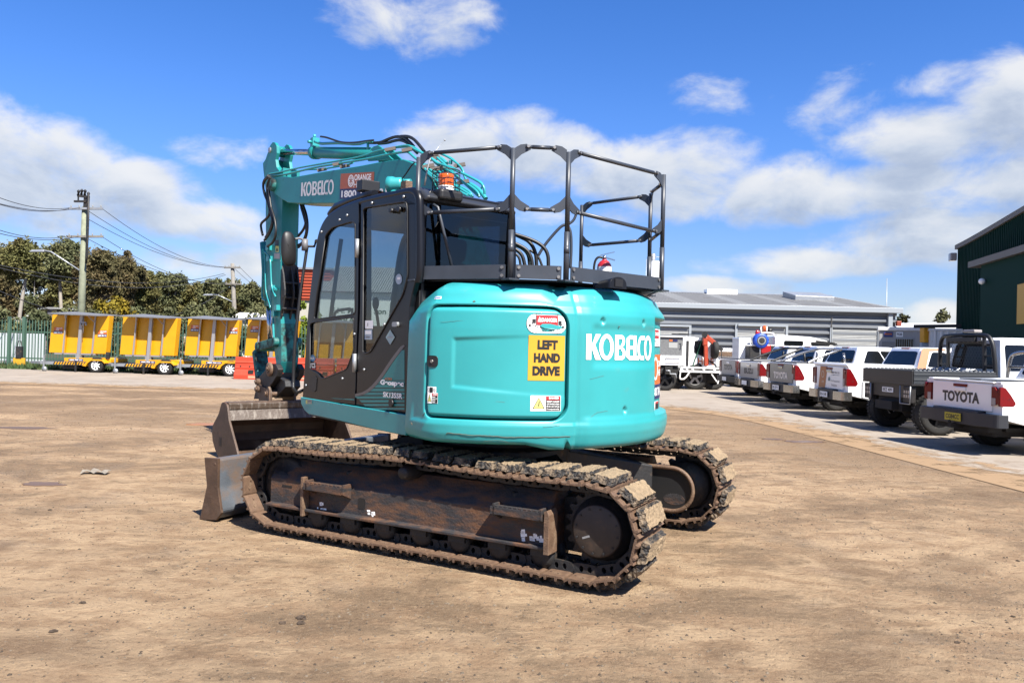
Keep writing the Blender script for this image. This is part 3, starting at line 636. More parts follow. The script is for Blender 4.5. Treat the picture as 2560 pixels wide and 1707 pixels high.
def cable(a, b, sag, r=.016, lb='thin grey overhead cable strung from the near power pole'):
    m = MB(); a, b = Vector(a), Vector(b); m.tube([a.lerp(b, t / 16) - Vector((0, 0, sag * 4 * (t / 16) * (1 - t / 16))) for t in range(17)], r, 5); o = m.build('overhead_cable', CABLE)
    tag(o, lb, 'cable', 'overhead power cables')
N1, N2 = 43, 64
for zx, zy, z2x, z2y in ((775, 250, 1700, 688), (660, 260, 1690, 690), (655, 320, 1745, 690), (765, 455, 1705, 815), (655, 470, 1760, 815)):
    cable(at(*L1(zx, zy), N1), at(*L1(z2x, z2y), N2), .7)
for zx, zy, lx, ly in ((530, 240, -200, 80), (520, 246, -200, 145), (610, 238, -200, 150), (520, 452, -200, 335), (600, 455, -200, 375)):
    cable(at(*L1(zx, zy), N1), at(*L1(lx, ly), 30), .35, lb='thin grey overhead cable running left from the near power pole out of the picture')
for lx, ly, rx, ry, sg in ((-150, 640, 1690, 735, .9), (-150, 655, 1700, 745, 1.1), (-150, 800, 1690, 860, 2.2)):
    cable(at(*L1(lx, ly), 36), at(*L1(rx, ry), N2), sg, .02, lb='sagging grey overhead cable passing in front of the gum trees to the far pole')
for zx, zy, rx, ry in ((1808, 688, 2200, 960), (1760, 690, 2200, 980)):
    cable(at(*L1(zx, zy), N2), at(*L1(rx, ry), 110), .6, lb='thin grey overhead cable running right from the far power pole behind the arm')

# ------------------------------------------------------------------ fence and hoarding
FENCEG = mat('fence_green_paint', (.075, .15, .105), .5, dirt=(.10, .10, .06), dirt_amt=.2)
fz = lambda x: 36.5 - (x + 28) * .05
root = thing('palisade_fence', 'green steel palisade fence with upright pales behind the yellow trailers', 'fence')
x0, x1 = -31, -3
m = MB(); x = x0
while x < x1:
    y = fz(x); m.box(x - .02, x + .02, y - .012, y + .012, .12, 2.12); m.add([(x - .02, y, 2.12), (x + .02, y, 2.12), (x, y, 2.2)], [(0, 1, 2)]); x += .145
m.build('pale', FENCEG, root)
for z in (.4, 1.62):
    m = MB(); m.bar((x0, fz(x0) + .05, z), (x1, fz(x1) + .05, z), .04, .06); m.build('rail', FENCEG, root)
for zx in (75, 188):
    X = at(*L1(zx, 1300), 36.3).x; m = MB(); m.box(X - .06, X + .06, fz(X) - .10, fz(X) + .02, 0, 2.3); m.build('post', FENCEG, root, bevel=.01)
for k in range(8):
    X = -20.5 + k * 2.35; m = MB(); m.box(X - .04, X + .04, fz(X) + .06, fz(X) + .14, 0, 2.15); m.build('post', FENCEG, root)
HOARD = mat('pale_blue_grey_panel', (.62, .67, .68), .5, dirt=(.45, .44, .40), dirt_amt=.2, streak=(3, 1, .6))
a = at(*L1(-260, 1175), 39); b = at(*L1(335, 1175), 39); zb = at(*L1(200, 1395), 39).z
root = thing('hoarding', 'pale grey sheet hoarding behind the green fence at the far left', 'hoarding')
m = MB(); n = 15
for k in range(n): X0 = a.x + (b.x - a.x) * k / n; X1 = a.x + (b.x - a.x) * (k + 1) / n; m.box(X0 + .012, X1 - .012, a.y, a.y + .05 + .01 * (k % 2), zb, a.z)
m.build('panel_sheet', HOARD, root)
for k in (0, 5, 10, 14.8): X = a.x + (b.x - a.x) * k / n; m = MB(); m.box(X - .05, X + .05, a.y + .07, a.y + .15, 0, a.z - .1); m.build('post', GALV, root)
m = MB(); m.box(a.x, b.x, a.y + .01, a.y + .18, 0, zb - .004); m.build('plinth', mat('grey_concrete', (.36, .34, .31), .9, var=.15), root)
p = at(*L1(145, 1400), 35.6); root = thing('compactor', 'small yellow and dark upright tool standing behind the fence at far left', 'tool', (p.x, p.y, 0))
m = MB(); m.box(-.2, .2, -.12, .12, .0, .08); m.box(-.26, .26, -.05, .05, .1, .42); m.build('yellow_base', YELD, root, bevel=.02)
m = MB(); m.box(-.13, .13, -.08, .08, .42, .95); m.tube([(-.1, 0, .95), (-.05, 0, 1.2), (.05, 0, 1.2), (.1, 0, .95)], .02, 6); m.build('handle', DARK, root, bevel=.02)

# ------------------------------------------------------------------ buildings
REDW = mat('red_orange_cladding', (.46, .075, .028), .55, dirt=(.30, .06, .03), dirt_amt=.3)
def ribbed(m, x0, x1, y, z0, z1, pitch, dep, axis='h', mi=0, back=.2):
    """sheet cladding with real trapezoid ribs ('h' ribs run along x, 'v' ribs run up)"""
    if axis == 'h':
        n = max(1, round((z1 - z0) / pitch)); P = []
        for k in range(n):
            z = z0 + (z1 - z0) * k / n; h = (z1 - z0) / n; P += [(y, z), (y, z + h * .42), (y - dep, z + h * .55), (y - dep, z + h * .88)]
        P += [(y, z1), (y + back, z1), (y + back, z0)]; m.prism(P, 'x', x0, x1, mi)
    else:
        n = max(1, round((x1 - x0) / pitch)); P = []
        for k in range(n):
            x = x0 + (x1 - x0) * k / n; h = (x1 - x0) / n; P += [(x, y), (x + h * .55, y), (x + h * .65, y - dep), (x + h * .9, y - dep)]
        P += [(x1, y), (x1, y + back), (x0, y + back)]; m.prism(P, 'z', z0, z1, mi)
# red clad building behind arm and cab
a = at(690, 672, 62); b = at(826, 672, 62); root = thing('red_building', 'building with a red ribbed wall seen between the excavator arm and cab', 'building')
m = MB(); ribbed(m, a.x, b.x, 62, at(760, 750, 62).z, a.z, .24, .06, back=7); m.build('wall', REDW, root)
m = MB(); m.box(a.x + .02, b.x - .02, 62.15, 69, 0, at(760, 750, 62).z - .004); m.build('base_wall', mat('cream_wall', (.55, .52, .44), .8), root)
m = MB(); m.box(a.x - .15, b.x + .15, 61.8, 69.2, a.z + .004, a.z + .16); m.build('roof', GALV, root)
# pale garage seen through the cab glass
GROOF = mat('weathered_roof_sheet', (.33, .325, .31), .6, dirt=(.22, .19, .16), dirt_amt=.35, dscale=.8)
root = thing('garage_building', 'pale garage with a weathered sheet roof and green lettering seen through the cab glass', 'building')
a = at(800, 745, 60); b = at(1025, 745, 60); zt = at(900, 732, 60).z; zr = at(900, 668, 66).z
m = MB(); m.box(a.x, b.x, 60, 72, 0, zt); m.build('wall', mat('offwhite_wall', (.60, .60, .55), .8, dirt=(.4, .38, .33), dirt_amt=.2), root)
m = MB(); nR = 40
for k in range(nR):
    xa = a.x - .3 + (b.x - a.x + .6) * k / nR; xb = a.x - .3 + (b.x - a.x + .6) * (k + .6) / nR; xc = a.x - .3 + (b.x - a.x + .6) * (k + 1) / nR
    m.add([(xa, 59.6, zt + .02), (xb, 59.6, zt + .02), (xb, 66, zr), (xa, 66, zr)], [(0, 1, 2, 3)]); m.add([(xb, 59.6, zt + .08), (xc, 59.6, zt + .08), (xc, 66, zr + .06), (xb, 66, zr + .06)], [(0, 1, 2, 3)])
m.add([(a.x - .3, 66, zr), (b.x + .3, 66, zr), (b.x + .3, 72.4, zt), (a.x - .3, 72.4, zt)], [(0, 1, 2, 3)])
m.build('roof', GROOF, root)
GRN = mat('green_lettering', (.03, .10, .06), .6)
m = MB(); s0 = at(828, 782, 59.98); word(m, 'E.H. Muir & Son', plane_fn(s0, (1, 0, 0), (0, 0, 1), 4.2, .42), 0, .02); word(m, 'GARAGE', plane_fn(s0 - Vector((0, 0, .75)), (1, 0, 0), (0, 0, 1), 2.6, .42), 0, .02); m.build('lettering', GRN, root)
# white house roofs among the shrubs
for (x, y, w, h, lb) in ((1880, 1075, 2.6, .9, 'white house showing above the third and fourth trailers'), (400, 1004, .9, .3, 'small pinkish house half hidden by shrubs above the first trailer')):
    p = at(*L1(x, y), 60.5); root = thing('house', lb, 'house', (p.x, 60.5, 0)); wm = mat('house_white', (.72, .71, .68), .8) if x > 1000 else mat('house_pink', (.50, .33, .27), .8)
    m = MB(); m.box(-w / 2, w / 2, 0, 4, 0, p.z); m.build('wall', wm, root)
    m = MB(); m.prism([(-w / 2 - .3, p.z + .003), (w / 2 + .3, p.z + .003), (w / 4, p.z + h * .5), (-w / 4, p.z + h * .5)], 'y', -.3, 4.3); m.build('roof', wm if x > 1000 else GROOF, root)

# grey shed
SHEDW = mat('grey_zinc_cladding', (.30, .32, .345), .42, metal=.25, dirt=(.22, .22, .22), dirt_amt=.2, dscale=1, var=.08, vscale=.6)
ROLLER = mat('roller_door_steel', (.50, .51, .50), .5, dirt=(.34, .32, .29), dirt_amt=.2, var=.06)
TRIM = mat('shed_trim', (.40, .44, .48), .45, dirt=(.3, .3, .3), dirt_amt=.15)
SX0, SX1, SY = 1.0, 22.95, 47.0
root = thing('grey_shed', 'long grey corrugated shed with roller doors behind the parked utes', 'shed')
ze = at(2050, 790, SY).z; ze = 4.05
m = MB(); ribbed(m, SX0, SX1, SY, 0, ze - .05, .42, .17, back=20); m.build('wall', SHEDW, root)
zr_, yr = 5.55, SY + 10
m = MB(); nR = 110; sky_ = [10.7, 13.9, 17.1, 20.4, 23.0]
for k in range(nR):
    x = SX0 - .2 + (SX1 - SX0 + .35) * k / nR; h = (SX1 - SX0 + .35) / nR; mi = 1 if any(abs(x - s) < .45 for s in sky_) else 0
    for (u0, u1, dz) in ((0, .5, 0), (.5, 1, .05)):
        m.add([(x + h * u0, SY - .35, ze + .12 + dz), (x + h * u1, SY - .35, ze + .12 + dz), (x + h * u1, yr, zr_ + dz), (x + h * u0, yr, zr_ + dz)], [(0, 1, 2, 3)], mi)
    m.add([(x + h * .5, SY - .35, ze + .12), (x + h * .5, SY - .35, ze + .17), (x + h * .5, yr, zr_ + .05), (x + h * .5, yr, zr_)], [(0, 1, 2, 3)], 0)
m.add([(SX0 - .2, yr, zr_), (SX1 + .15, yr, zr_), (SX1 + .15, yr + 10, ze), (SX0 - .2, yr + 10, ze)], [(0, 1, 2, 3)])
m.build('roof', [GROOF, mat('skylight_sheet', (.47, .47, .45), .5, dirt=(.3, .28, .25), dirt_amt=.3)], root)
m = MB(); m.prism([(yr - .25, zr_ + .03), (yr, zr_ + .12), (yr + .25, zr_ + .03)], 'x', SX0 - .25, SX1 + .2); m.build('ridge_cap', GALV, root)
m = MB(); m.box(SX0 - .25, SX1 + .25, SY - .45, SY - .25, ze - .10, ze + .20); m.build('gutter', TRIM, root, bevel=.02)
m = MB(); m.box(SX1 - .55, SX1 - .3, SY - .30, SY - .05, 0, ze - .11); m.build('corner_post', TRIM, root)
for (zx0, zx1) in ((-190, 405), (1000, 1590)):
    X0 = at(*Z2(zx0, 560), SY - .2).x; X1 = at(*Z2(zx1, 560), SY - .2).x; zt = at(*Z2(zx1, 575), SY - .2).z; m = MB(); ribbed(m, X0, X1, SY - .14, 0, zt, .085, .02, back=.02); d = m.build('roller_door', ROLLER, root)
    m = MB(); m.box(X0 - .14, X0 - .004, SY - .22, SY - .12, 0, zt + .12); m.box(X1 + .004, X1 + .14, SY - .22, SY - .12, 0, zt + .12); m.box(X0, X1, SY - .34, SY - .12, zt + .003, zt + .12); m.build('door_frame', TRIM, d)
X0 = at(*Z3(180, 200), SY - .2).x; X1 = at(*Z3(672, 200), SY - .2).x; zt = at(*Z3(400, 195), SY - .2).z; m = MB(); ribbed(m, X0, X1, SY - .14, 0, zt, .085, .02, back=.02); d = m.build('roller_door', ROLLER, root)
m = MB(); m.box(X0 - .14, X0 - .004, SY - .22, SY - .12, 0, zt + .1); m.box(X1 + .004, X1 + .14, SY - .22, SY - .12, 0, zt + .1); m.build('door_frame', TRIM, d)
p = at(*Z3(897, 125), SY - .2); m = MB(); m.box(p.x - .14, p.x + .14, p.y - .12, p.y + .1, p.z - .15, p.z + .15); m.build('alarm_box', mat('alarm_red', (.32, .06, .03), .5), root, bevel=.03)
p = at(*Z2(1870, 235), SY + 6.3); zz = ze + .12 + (p.y - SY + .35) / (yr - SY + .35) * (zr_ - ze - .12)
m = MB(); m.hexa([(p.x - 1.3, p.y - 1.1, zz - .15), (p.x + 1.3, p.y - 1.1, zz - .15), (p.x + 1.3, p.y + 1.4, zz + .1), (p.x - 1.3, p.y + 1.4, zz + .1), (p.x - 1.3, p.y - 1.1, zz + .2), (p.x + 1.3, p.y - 1.1, zz + .15), (p.x + 1.3, p.y + 1.4, zz + .62), (p.x - 1.3, p.y + 1.4, zz + .62)]); m.build('roof_vent', GALV, root, bevel=.02)
p = at(*Z2(790, 180), yr); m = MB(); m.box(p.x - 1.1, p.x + 1.1, yr - .5, yr + .5, zr_ - .05, zr_ + .32); m.build('ridge_vent', WHITE, root)
m = MB(); q0 = at(*Z2(2157, 480), SY - .25); m.tube([(q0.x, SY - .2, .2), (q0.x, SY - .2, ze - .4)], .03, 6); m.build('downpipe', DARK, root)
# low white ribbed wall behind the crane truck
a = at(*Z2(735, 830), 43); b = at(*Z2(1075, 835), 43); root = thing('sheet_fence', 'low white ribbed sheet wall with a brown rail between truck and shed', 'fence', (a.x, 43, 0))
m = MB(); ribbed(m, 0, b.x - a.x, 0, 0, a.z, .16, .03, 'v', back=.05); m.build('sheet', WHITE, root)
zr2 = at(*Z2(850, 903), 43).z; m = MB(); m.box(-.1, b.x - a.x + .1, -.14, -.035, zr2 - .12, zr2 + .12); m.build('rail', RUSTS, root)
# white silo beyond
p = at(1638, 700, 150); root = thing('silo', 'tall white silo with a ladder cage far behind the shed roof', 'silo', (p.x, 150, 0))
zt = at(1640, 660, 150).z; m = MB(); m.lathe([(1.25, 0), (1.25, zt), (.9, zt + .5), (0, zt + .6)], (0, 0, 0), 'z', 24); m.build('tank', WHITE, root)
m = MB(); m.lathe([(.45, zt + .4), (.45, zt + 1.9), (0, zt + 2.0)], (-.5, 0, 0), 'z', 14); m.build('filter_head', GALV, root)
m = MB()
for q in (-1.2, 1.2): m.tube([(q, -1.2, zt), (q, -1.2, zt + 1.2)], .06, 5)
m.tube([(-1.3, -1.2, zt + 1.2), (1.3, -1.2, zt + 1.2)], .06, 5)
for q in (-1.9, -1.45): m.tube([(q, -.8, 6), (q, -.8, zt + .8)], .05, 5)
for k in range(20): m.tube([(-1.9, -.8, 6 + k * .6), (-1.45, -.8, 6 + k * .6)], .03, 4)
m.build('ladder', GALV, root)
# radio mast
p = at(*Z4(1476, 500), 100); p2 = at(*Z4(1476, 730), 100); m = MB(); m.tube([(p2.x, 100, 0), (p.x, 100, p.z)], [.1, .04], 6); tag(m.build('radio_mast', GALV), 'thin radio mast rising behind the grey shed roof', 'mast')
# white roofed building between the sheds
a = at(2225, 815, 66); b = at(2440, 800, 66); root = thing('white_building', 'low white-roofed building in the gap between grey and green sheds', 'building')
m = MB(); m.box(a.x, b.x + 4, 66, 80, 0, a.z - .3); m.build('wall', VWHITE, root)
m = MB(); m.add([(a.x, 65.6, a.z - .28), (b.x + 4.2, 65.6, a.z - .28), (b.x + 4.2, 76, a.z + .75), (a.x, 76, a.z + .55)], [(0, 1, 2, 3)]); m.add([(a.x, 65.6, a.z - .4), (b.x + 4.2, 65.6, a.z - .4), (b.x + 4.2, 65.6, a.z - .28), (a.x, 65.6, a.z - .28)], [(0, 1, 2, 3)]); m.build('roof', WHITE, root)
# site office cabin
def along(a, deg, px, py):
    """length along a wall starting at a, turned deg, up to the survey column px"""
    d = ray(px, py); k = d.x / d.y; ux, uy = cos(radians(deg)), sin(radians(deg)); return (k * a.y - a.x) / (ux - k * uy)
a = at(*Z3(692, 180), 41); CABW = mat('cabin_panel', (.50, .49, .47), .6, dirt=(.35, .32, .28), dirt_amt=.2)
root = thing('site_office', 'beige site office cabin with a barred window and small signs', 'cabin', (a.x, 41, 0), radians(-24)); W_ = along(a, -24, *Z3(1165, 180)); zt = a.z; cx_ = lambda px, py: Vector((along(a, -24, *Z3(px, py)), 0, at(*Z3(px, py), 41 - along(a, -24, *Z3(px, py)) * .407).z))
m = MB(); ribbed(m, 0, W_, 0, .15, zt - .1, .9, .012, 'v', back=2.6); m.build('wall', CABW, root)
m = MB(); m.box(-.08, W_ + .08, -.08, 2.7, zt - .098, zt + .08); m.build('roof', VWHITE, root, bevel=.02)
q = cx_(865, 290); q2 = cx_(1055, 380); m = MB(); m.box(q.x, q2.x, -.05, .02, q2.z - .25, q.z); w_ = m.build('window', CARGL, root)
m = MB()
for k in range(9):
    x = q.x + (q2.x - q.x) * k / 8; m.bar((x, -.07, q2.z - .25), (x, -.07, q.z), .02, .02)
m.bar((q.x - .03, -.07, q.z + .02), (q2.x + .03, -.07, q.z + .02), .06, .06); m.bar((q.x - .03, -.07, q2.z - .27), (q2.x + .03, -.07, q2.z - .27), .06, .06); m.build('window_bars', GALV, w_)
q = cx_(718, 322); m = MB(); m.box(q.x, q.x + .95, -.045, .02, .2, q.z); m.build('door', mat('cabin_door', (.33, .32, .30), .6), root, bevel=.01)
sgn = mat('blue_sign', (.03, .06, .25), .5)
q = cx_(738, 272); m = MB(); m.box(q.x, q.x + .42, -.04, -.016, q.z, q.z + .28, 0); m.box(q.x + .04, q.x + .38, -.046, -.042, q.z + .12, q.z + .2, 1); m.build('sign_board', [sgn, ORANGED], root)
q = cx_(872, 270); m = MB(); m.box(q.x, q.x + .32, -.04, -.016, q.z, q.z + .26, 0); word(m, 'FS20', plane_fn((q.x + .04, -.045, q.z + .07), (1, 0, 0), (0, 0, 1), .24, .13), 1, .03); m.build('sign_board', [WHITEM, INK], root)
# white ribbed container with gear on its roof, yellow mast beside
a = at(*Z3(1245, 185), 37.5); root = thing('white_container', 'white ribbed container standing in front of the green shed', 'container', (a.x, 37.5, 0), radians(-24)); W_ = along(a, -24, *Z3(1985, 185)); zt = a.z
m = MB(); ribbed(m, 0, W_, 0, .1, zt - .08, .28, .03, 'v', back=2.4); m.build('wall', VWHITE, root)
m = MB(); m.box(-.05, W_ + .05, -.05, 2.45, zt - .078, zt + .03); m.build('roof', VWHITE, root)
root2 = thing('roof_rack', 'dark long frame with a navy box lying on the white container roof', 'rack', (a.x, 37.5, zt + .03), radians(-24))
m = MB(); m.bar((-.7, .3, .1), (W_ * .66, .3, .16), .14, .16); m.build('rail', DARK, root2); m = MB(); m.box(W_ * .62, W_ * .98, .1, .9, .002, .32); m.build('box', mat('navy_box', (.015, .02, .05), .5), root2, bevel=.02)
p = at(*Z3(1205, 400), 38.5); z_ = at(*Z3(1205, 165), 38.5).z; root = thing('lifting_mast', 'orange-yellow machine mast standing between site office and white container', 'machine', (p.x, 38.5, 0))
m = MB(); m.box(-.26, .30, -.2, .2, z_ - .75, z_); m.build('mast_head', YELLOW, root, bevel=.03); m = MB(); m.box(-.3, .12, -.1, .1, 0, z_ - .753); m.build('mast_post', mat('pale_blue_panel', (.42, .52, .6), .5), root, bevel=.02)
# green shed
GREENW = mat('dark_green_cladding', (.005, .040, .029), .7, spec=.08, dirt=(.012, .03, .026), dirt_amt=.2)
root = thing('green_shed', 'dark green shed with a curved beige roof edge at the right', 'shed', (21.5, 38, 0), atan2(-8, -1.9))
def gz(t): return 6.66 + .035 * t + .0045 * t * t - (.00022 * t ** 3)
P = [(t, gz(t)) for t in range(0, 25)]
m = MB(); nR = 120
for k in range(nR):
    t0, t1 = 24 * k / nR, 24 * (k + 1) / nR; h = (t1 - t0)
    m.prism([(t0, 0), (t0 + h * .6, 0), (t0 + h * .6, gz(t0)), (t0, gz(t0))], 'y', 0, .1); m.prism([(t0 + h * .6, 0), (t1, 0), (t1, gz(t1)), (t0 + h * .6, gz(t1))], 'y', -.035, .1)
m.prism(P[::-1] + [(0, 0), (24, 0)][:0] + [(0, 0), (24, 0)], 'y', .11, 12); m.build('wall', GREENW, root)
BEIGE = mat('beige_trim', (.19, .165, .14), .6)
m = MB()
for k in range(24): m.prism([(k - (.05 if k == 0 else 0), gz(k) + .01), (k + 1, gz(k + 1) + .01), (k + 1, gz(k + 1) + .22), (k - (.05 if k == 0 else 0), gz(k) + .22)], 'y', -.12, 12.2)
m.build('roof_edge', BEIGE, root)
m = MB(); zc = 5.3
m.box(5.7, 24, -.75, -.04, 0, zc); m.build('annex_wall', GREENW, root)
m = MB(); m.box(4.7, 24, -.95, -.05, zc + .003, zc + .26); m.build('annex_fascia', BEIGE, root)
m = MB(); m.box(-.25, .12, -.34, -.05, 6.12, 6.5); m.build('floodlight', LAMPC, root, bevel=.04); m = MB(); m.ball((6.3, -.9, 4.6), .13); m.build('security_camera', WHITE, root)
m = MB(); m.box(9.7, 11.6, -.80, -.755, 2.75, 4.2); m.build('sign_board', YELD, root)
# ================================================================== excavator
XC = Vector((-.088, 6.826, 0)); HU, HT = 128.0, 151.495
UF = frame((0, 0, 0), HU); TF = frame((0, 0, 0), HT)
UX = Vector((cos(radians(HU)), sin(radians(HU)), 0)); UY = Vector((-UX.y, UX.x, 0))
TX = Vector((cos(radians(HT)), sin(radians(HT)), 0)); TY = Vector((-TX.y, TX.x, 0))
def vw(ox, oy, s): return lambda x, y: (ox + x * s, oy + y * s)
A1 = vw(480, 320, 800 / 2352); A2 = vw(1000, 340, 720 / 2352); A3 = vw(700, 460, 600 / 1568); A4 = vw(1000, 680, 700 / 2350); A5 = vw(480, 960, 680 / 2352); A6 = vw(1100, 1040, 760 / 2352)
VA = vw(520, 860, 380 / 1986); VB = vw(630, 340, 300 / 1680); VC = vw(630, 600, 200 / 871); VD = vw(920, 330, 340 / 2318)
def _pl(p, o, n): d = ray(*p); t = (o - EYEV).dot(n) / d.dot(n); return EYEV + d * t
def uY(p, y):
    """point of the survey view on the upper structure's plane y -> (x, z)"""
    q = _pl(p, XC + UY * y, UY) - XC; return (q.dot(UX), q.z)
def uY3(p, y): x, z = uY(p, y); return Vector((x, y, z))
def uX3(p, x): q = _pl(p, XC + UX * x, UX) - XC; return Vector((x, q.dot(UY), q.z))
def tV(p, v): q = _pl(p, XC + TY * v, TY) - XC; return (q.dot(TX), q.z)
def tV3(p, v): a = tV(p, v); return Vector((a[0], v, a[1]))

EX = thing('excavator', 'large teal excavator with charcoal cab, guard rails and muddy padded tracks', 'excavator', XC)

# ---------------------------------------------------------------- undercarriage
HW = .25; NS = 43; PR = .33; SPX, IDX, AXZ = -1.400, 1.415, .388
def track_path():
    P = []; N = 60
    for k in range(N): P.append((SPX + (IDX - SPX) * k / N, AXZ - PR))
    for k in range(N): a = radians(-90 + 180 * k / N); P.append((IDX + PR * cos(a), AXZ + PR * sin(a)))
    for k in range(N):
        t = k / N; x = IDX + (SPX - IDX) * t; P.append((x, AXZ + PR + .035 * math.exp(-((x - .15) / .55) ** 2) - .012 * sin(pi * t)))
    for k in range(N): a = radians(90 + 180 * k / N); P.append((SPX + PR * cos(a), AXZ + PR * sin(a)))
    return [Vector((x, 0, z)) for x, z in P]
def resample(P, n, closed=True):
    Q = P + [P[0]] if closed else P; d = [0]
    for i in range(len(Q) - 1): d.append(d[-1] + (Q[i + 1] - Q[i]).length)
    out = []; j = 0
    for k in range(n):
        s = d[-1] * k / (n if closed else n - 1)
        while j < len(Q) - 2 and d[j + 1] < s: j += 1
        out.append(Q[j].lerp(Q[j + 1], (s - d[j]) / max(1e-9, d[j + 1] - d[j])))
    return out, d[-1]
path, plen = resample(track_path(), NS * 2); pitch = plen / NS
def shoe_frames():
    F = []
    for k in range(NS):
        a, b = path[2 * k], path[(2 * k + 2) % (NS * 2)]; c = (a + b) / 2; t = (b - a).normalized(); n = Vector((t.z, 0, -t.x)); F.append((c, t, n))
    return F
SH = shoe_frames()
def shoe_mesh():
    m = MB(); h = pitch / 2 - .006
    lo_ = [(-h - .004, -.022), (-h + .012, -.028), (h - .020, -.028), (h - .004, -.020), (h + .004, -.013)]
    hi_ = [(h + .004, .004), (h - .014, -.006), (.058, -.014), (.052, .006), (.040, .006), (.034, -.014), (-.020, -.014), (-.026, .006), (-.038, .006), (-.044, -.014), (-h + .010, -.014), (-h - .006, -.008)]
    m.prism(lo_ + hi_, 'y', -HW, HW)
    for yy in (-.19, .19):
        for a in (-.030, .034): m.cyl((a, yy - (.02 if a > 0 else 0), -.028), (a, yy - (.02 if a > 0 else 0), -.035), .010, 6, smooth=False)
    return m.build('track_shoe', RUSTS)
def pad_mesh(seed):
    random.seed(seed); m = MB(); h = pitch / 2 - .011; nx, ny = 8, 18; hh = .044; ys = .185
    g = []
    def jit(p, a): return Vector(p) + Vector((random.gauss(0, a), random.gauss(0, a), random.gauss(0, a * .7)))
    top = [[jit((-h * .66 + h * 1.54 * i / nx, (-ys + .012) + 2 * (ys - .012) * j / ny, hh + .01), .0035) for j in range(ny + 1)] for i in range(nx + 1)]
    def lay(i, j, k):      # side ring: k 0 top .. 3 bottom
        p = top[i][j]; fx = {0: -1, nx: 1}.get(i, 0); fy = {0: -1, ny: 1}.get(j, 0); t = k / 3
        return jit((p.x + fx * h * .14 * t, p.y + fy * .02 * t, p.z * (1 - t) + .008 * t), .0042 if 0 < k < 3 else .0015)
    o = len(m.v)
    idx = {}
    for i in range(nx + 1):
        for j in range(ny + 1): idx[(i, j)] = len(m.v); m.v.append(top[i][j])
    for i in range(nx):
        for j in range(ny): m.f.append([idx[(i, j)], idx[(i + 1, j)], idx[(i + 1, j + 1)], idx[(i, j + 1)]]); m.m.append(1); m.sm.append(False)
    per = [(i, 0) for i in range(nx)] + [(nx, j) for j in range(ny)] + [(i, ny) for i in range(nx, 0, -1)] + [(0, j) for j in range(ny, 0, -1)]
    rings = [[idx[p] for p in per]]
    for k in (1, 2, 3):
        r = []
        for p in per: r.append(len(m.v)); m.v.append(lay(p[0], p[1], k))
        rings.append(r)
    for k in range(3):
        for q in range(len(per)):
            a = rings[k]; b = rings[k + 1]; m.f.append([a[q], a[(q + 1) % len(per)], b[(q + 1) % len(per)], b[q]]); m.m.append(0); m.sm.append(False)
    return m.build('track_pad', [RUBBER, PADTOP])
shoe0 = shoe_mesh(); pads0 = [pad_mesh(s) for s in (1, 2, 3, 4, 5, 6)]
for o in [shoe0] + pads0: COL.objects.unlink(o)
def chain_mesh():
    m = MB()
    for k, (c, t, n) in enumerate(SH):
        for yy in (-.085, .085):
            L = pitch * .5; poly = []
            for a, b in ((-L * .95, -.020), (L * .95, -.020), (L * 1.1, -.05), (L * .95, -.088), (L * .45, -.094), (-L * .45, -.094), (-L * .95, -.088), (-L * 1.12, -.05)): poly.append((a, b))
            ho = [[(a + .016 * cos(q), -.058 + .022 * sin(q)) for q in [2 * pi * i / 8 for i in range(8)]] for a in (-.03, .03)]
            mm = MB(); mm.prism(poly, 'y', yy - .014 + (.008 if k % 2 else 0), yy + .014 + (.008 if k % 2 else 0), holes=ho)
            for v in mm.v: m.v.append(c + t * v.x + Vector((0, v.y, 0)) + n * v.z)
            o = len(m.v) - len(mm.v)
            for f in mm.f: m.f.append([i + o for i in f]); m.m.append(0); m.sm.append(False)
        p = c + t * (pitch / 2) - n * .058 * -1 * -1
        m.cyl(p + Vector((0, -.10, 0)), p + Vector((0, .10, 0)), .026, 10)
    return m
FRZ0, FRZ1 = .235, .445
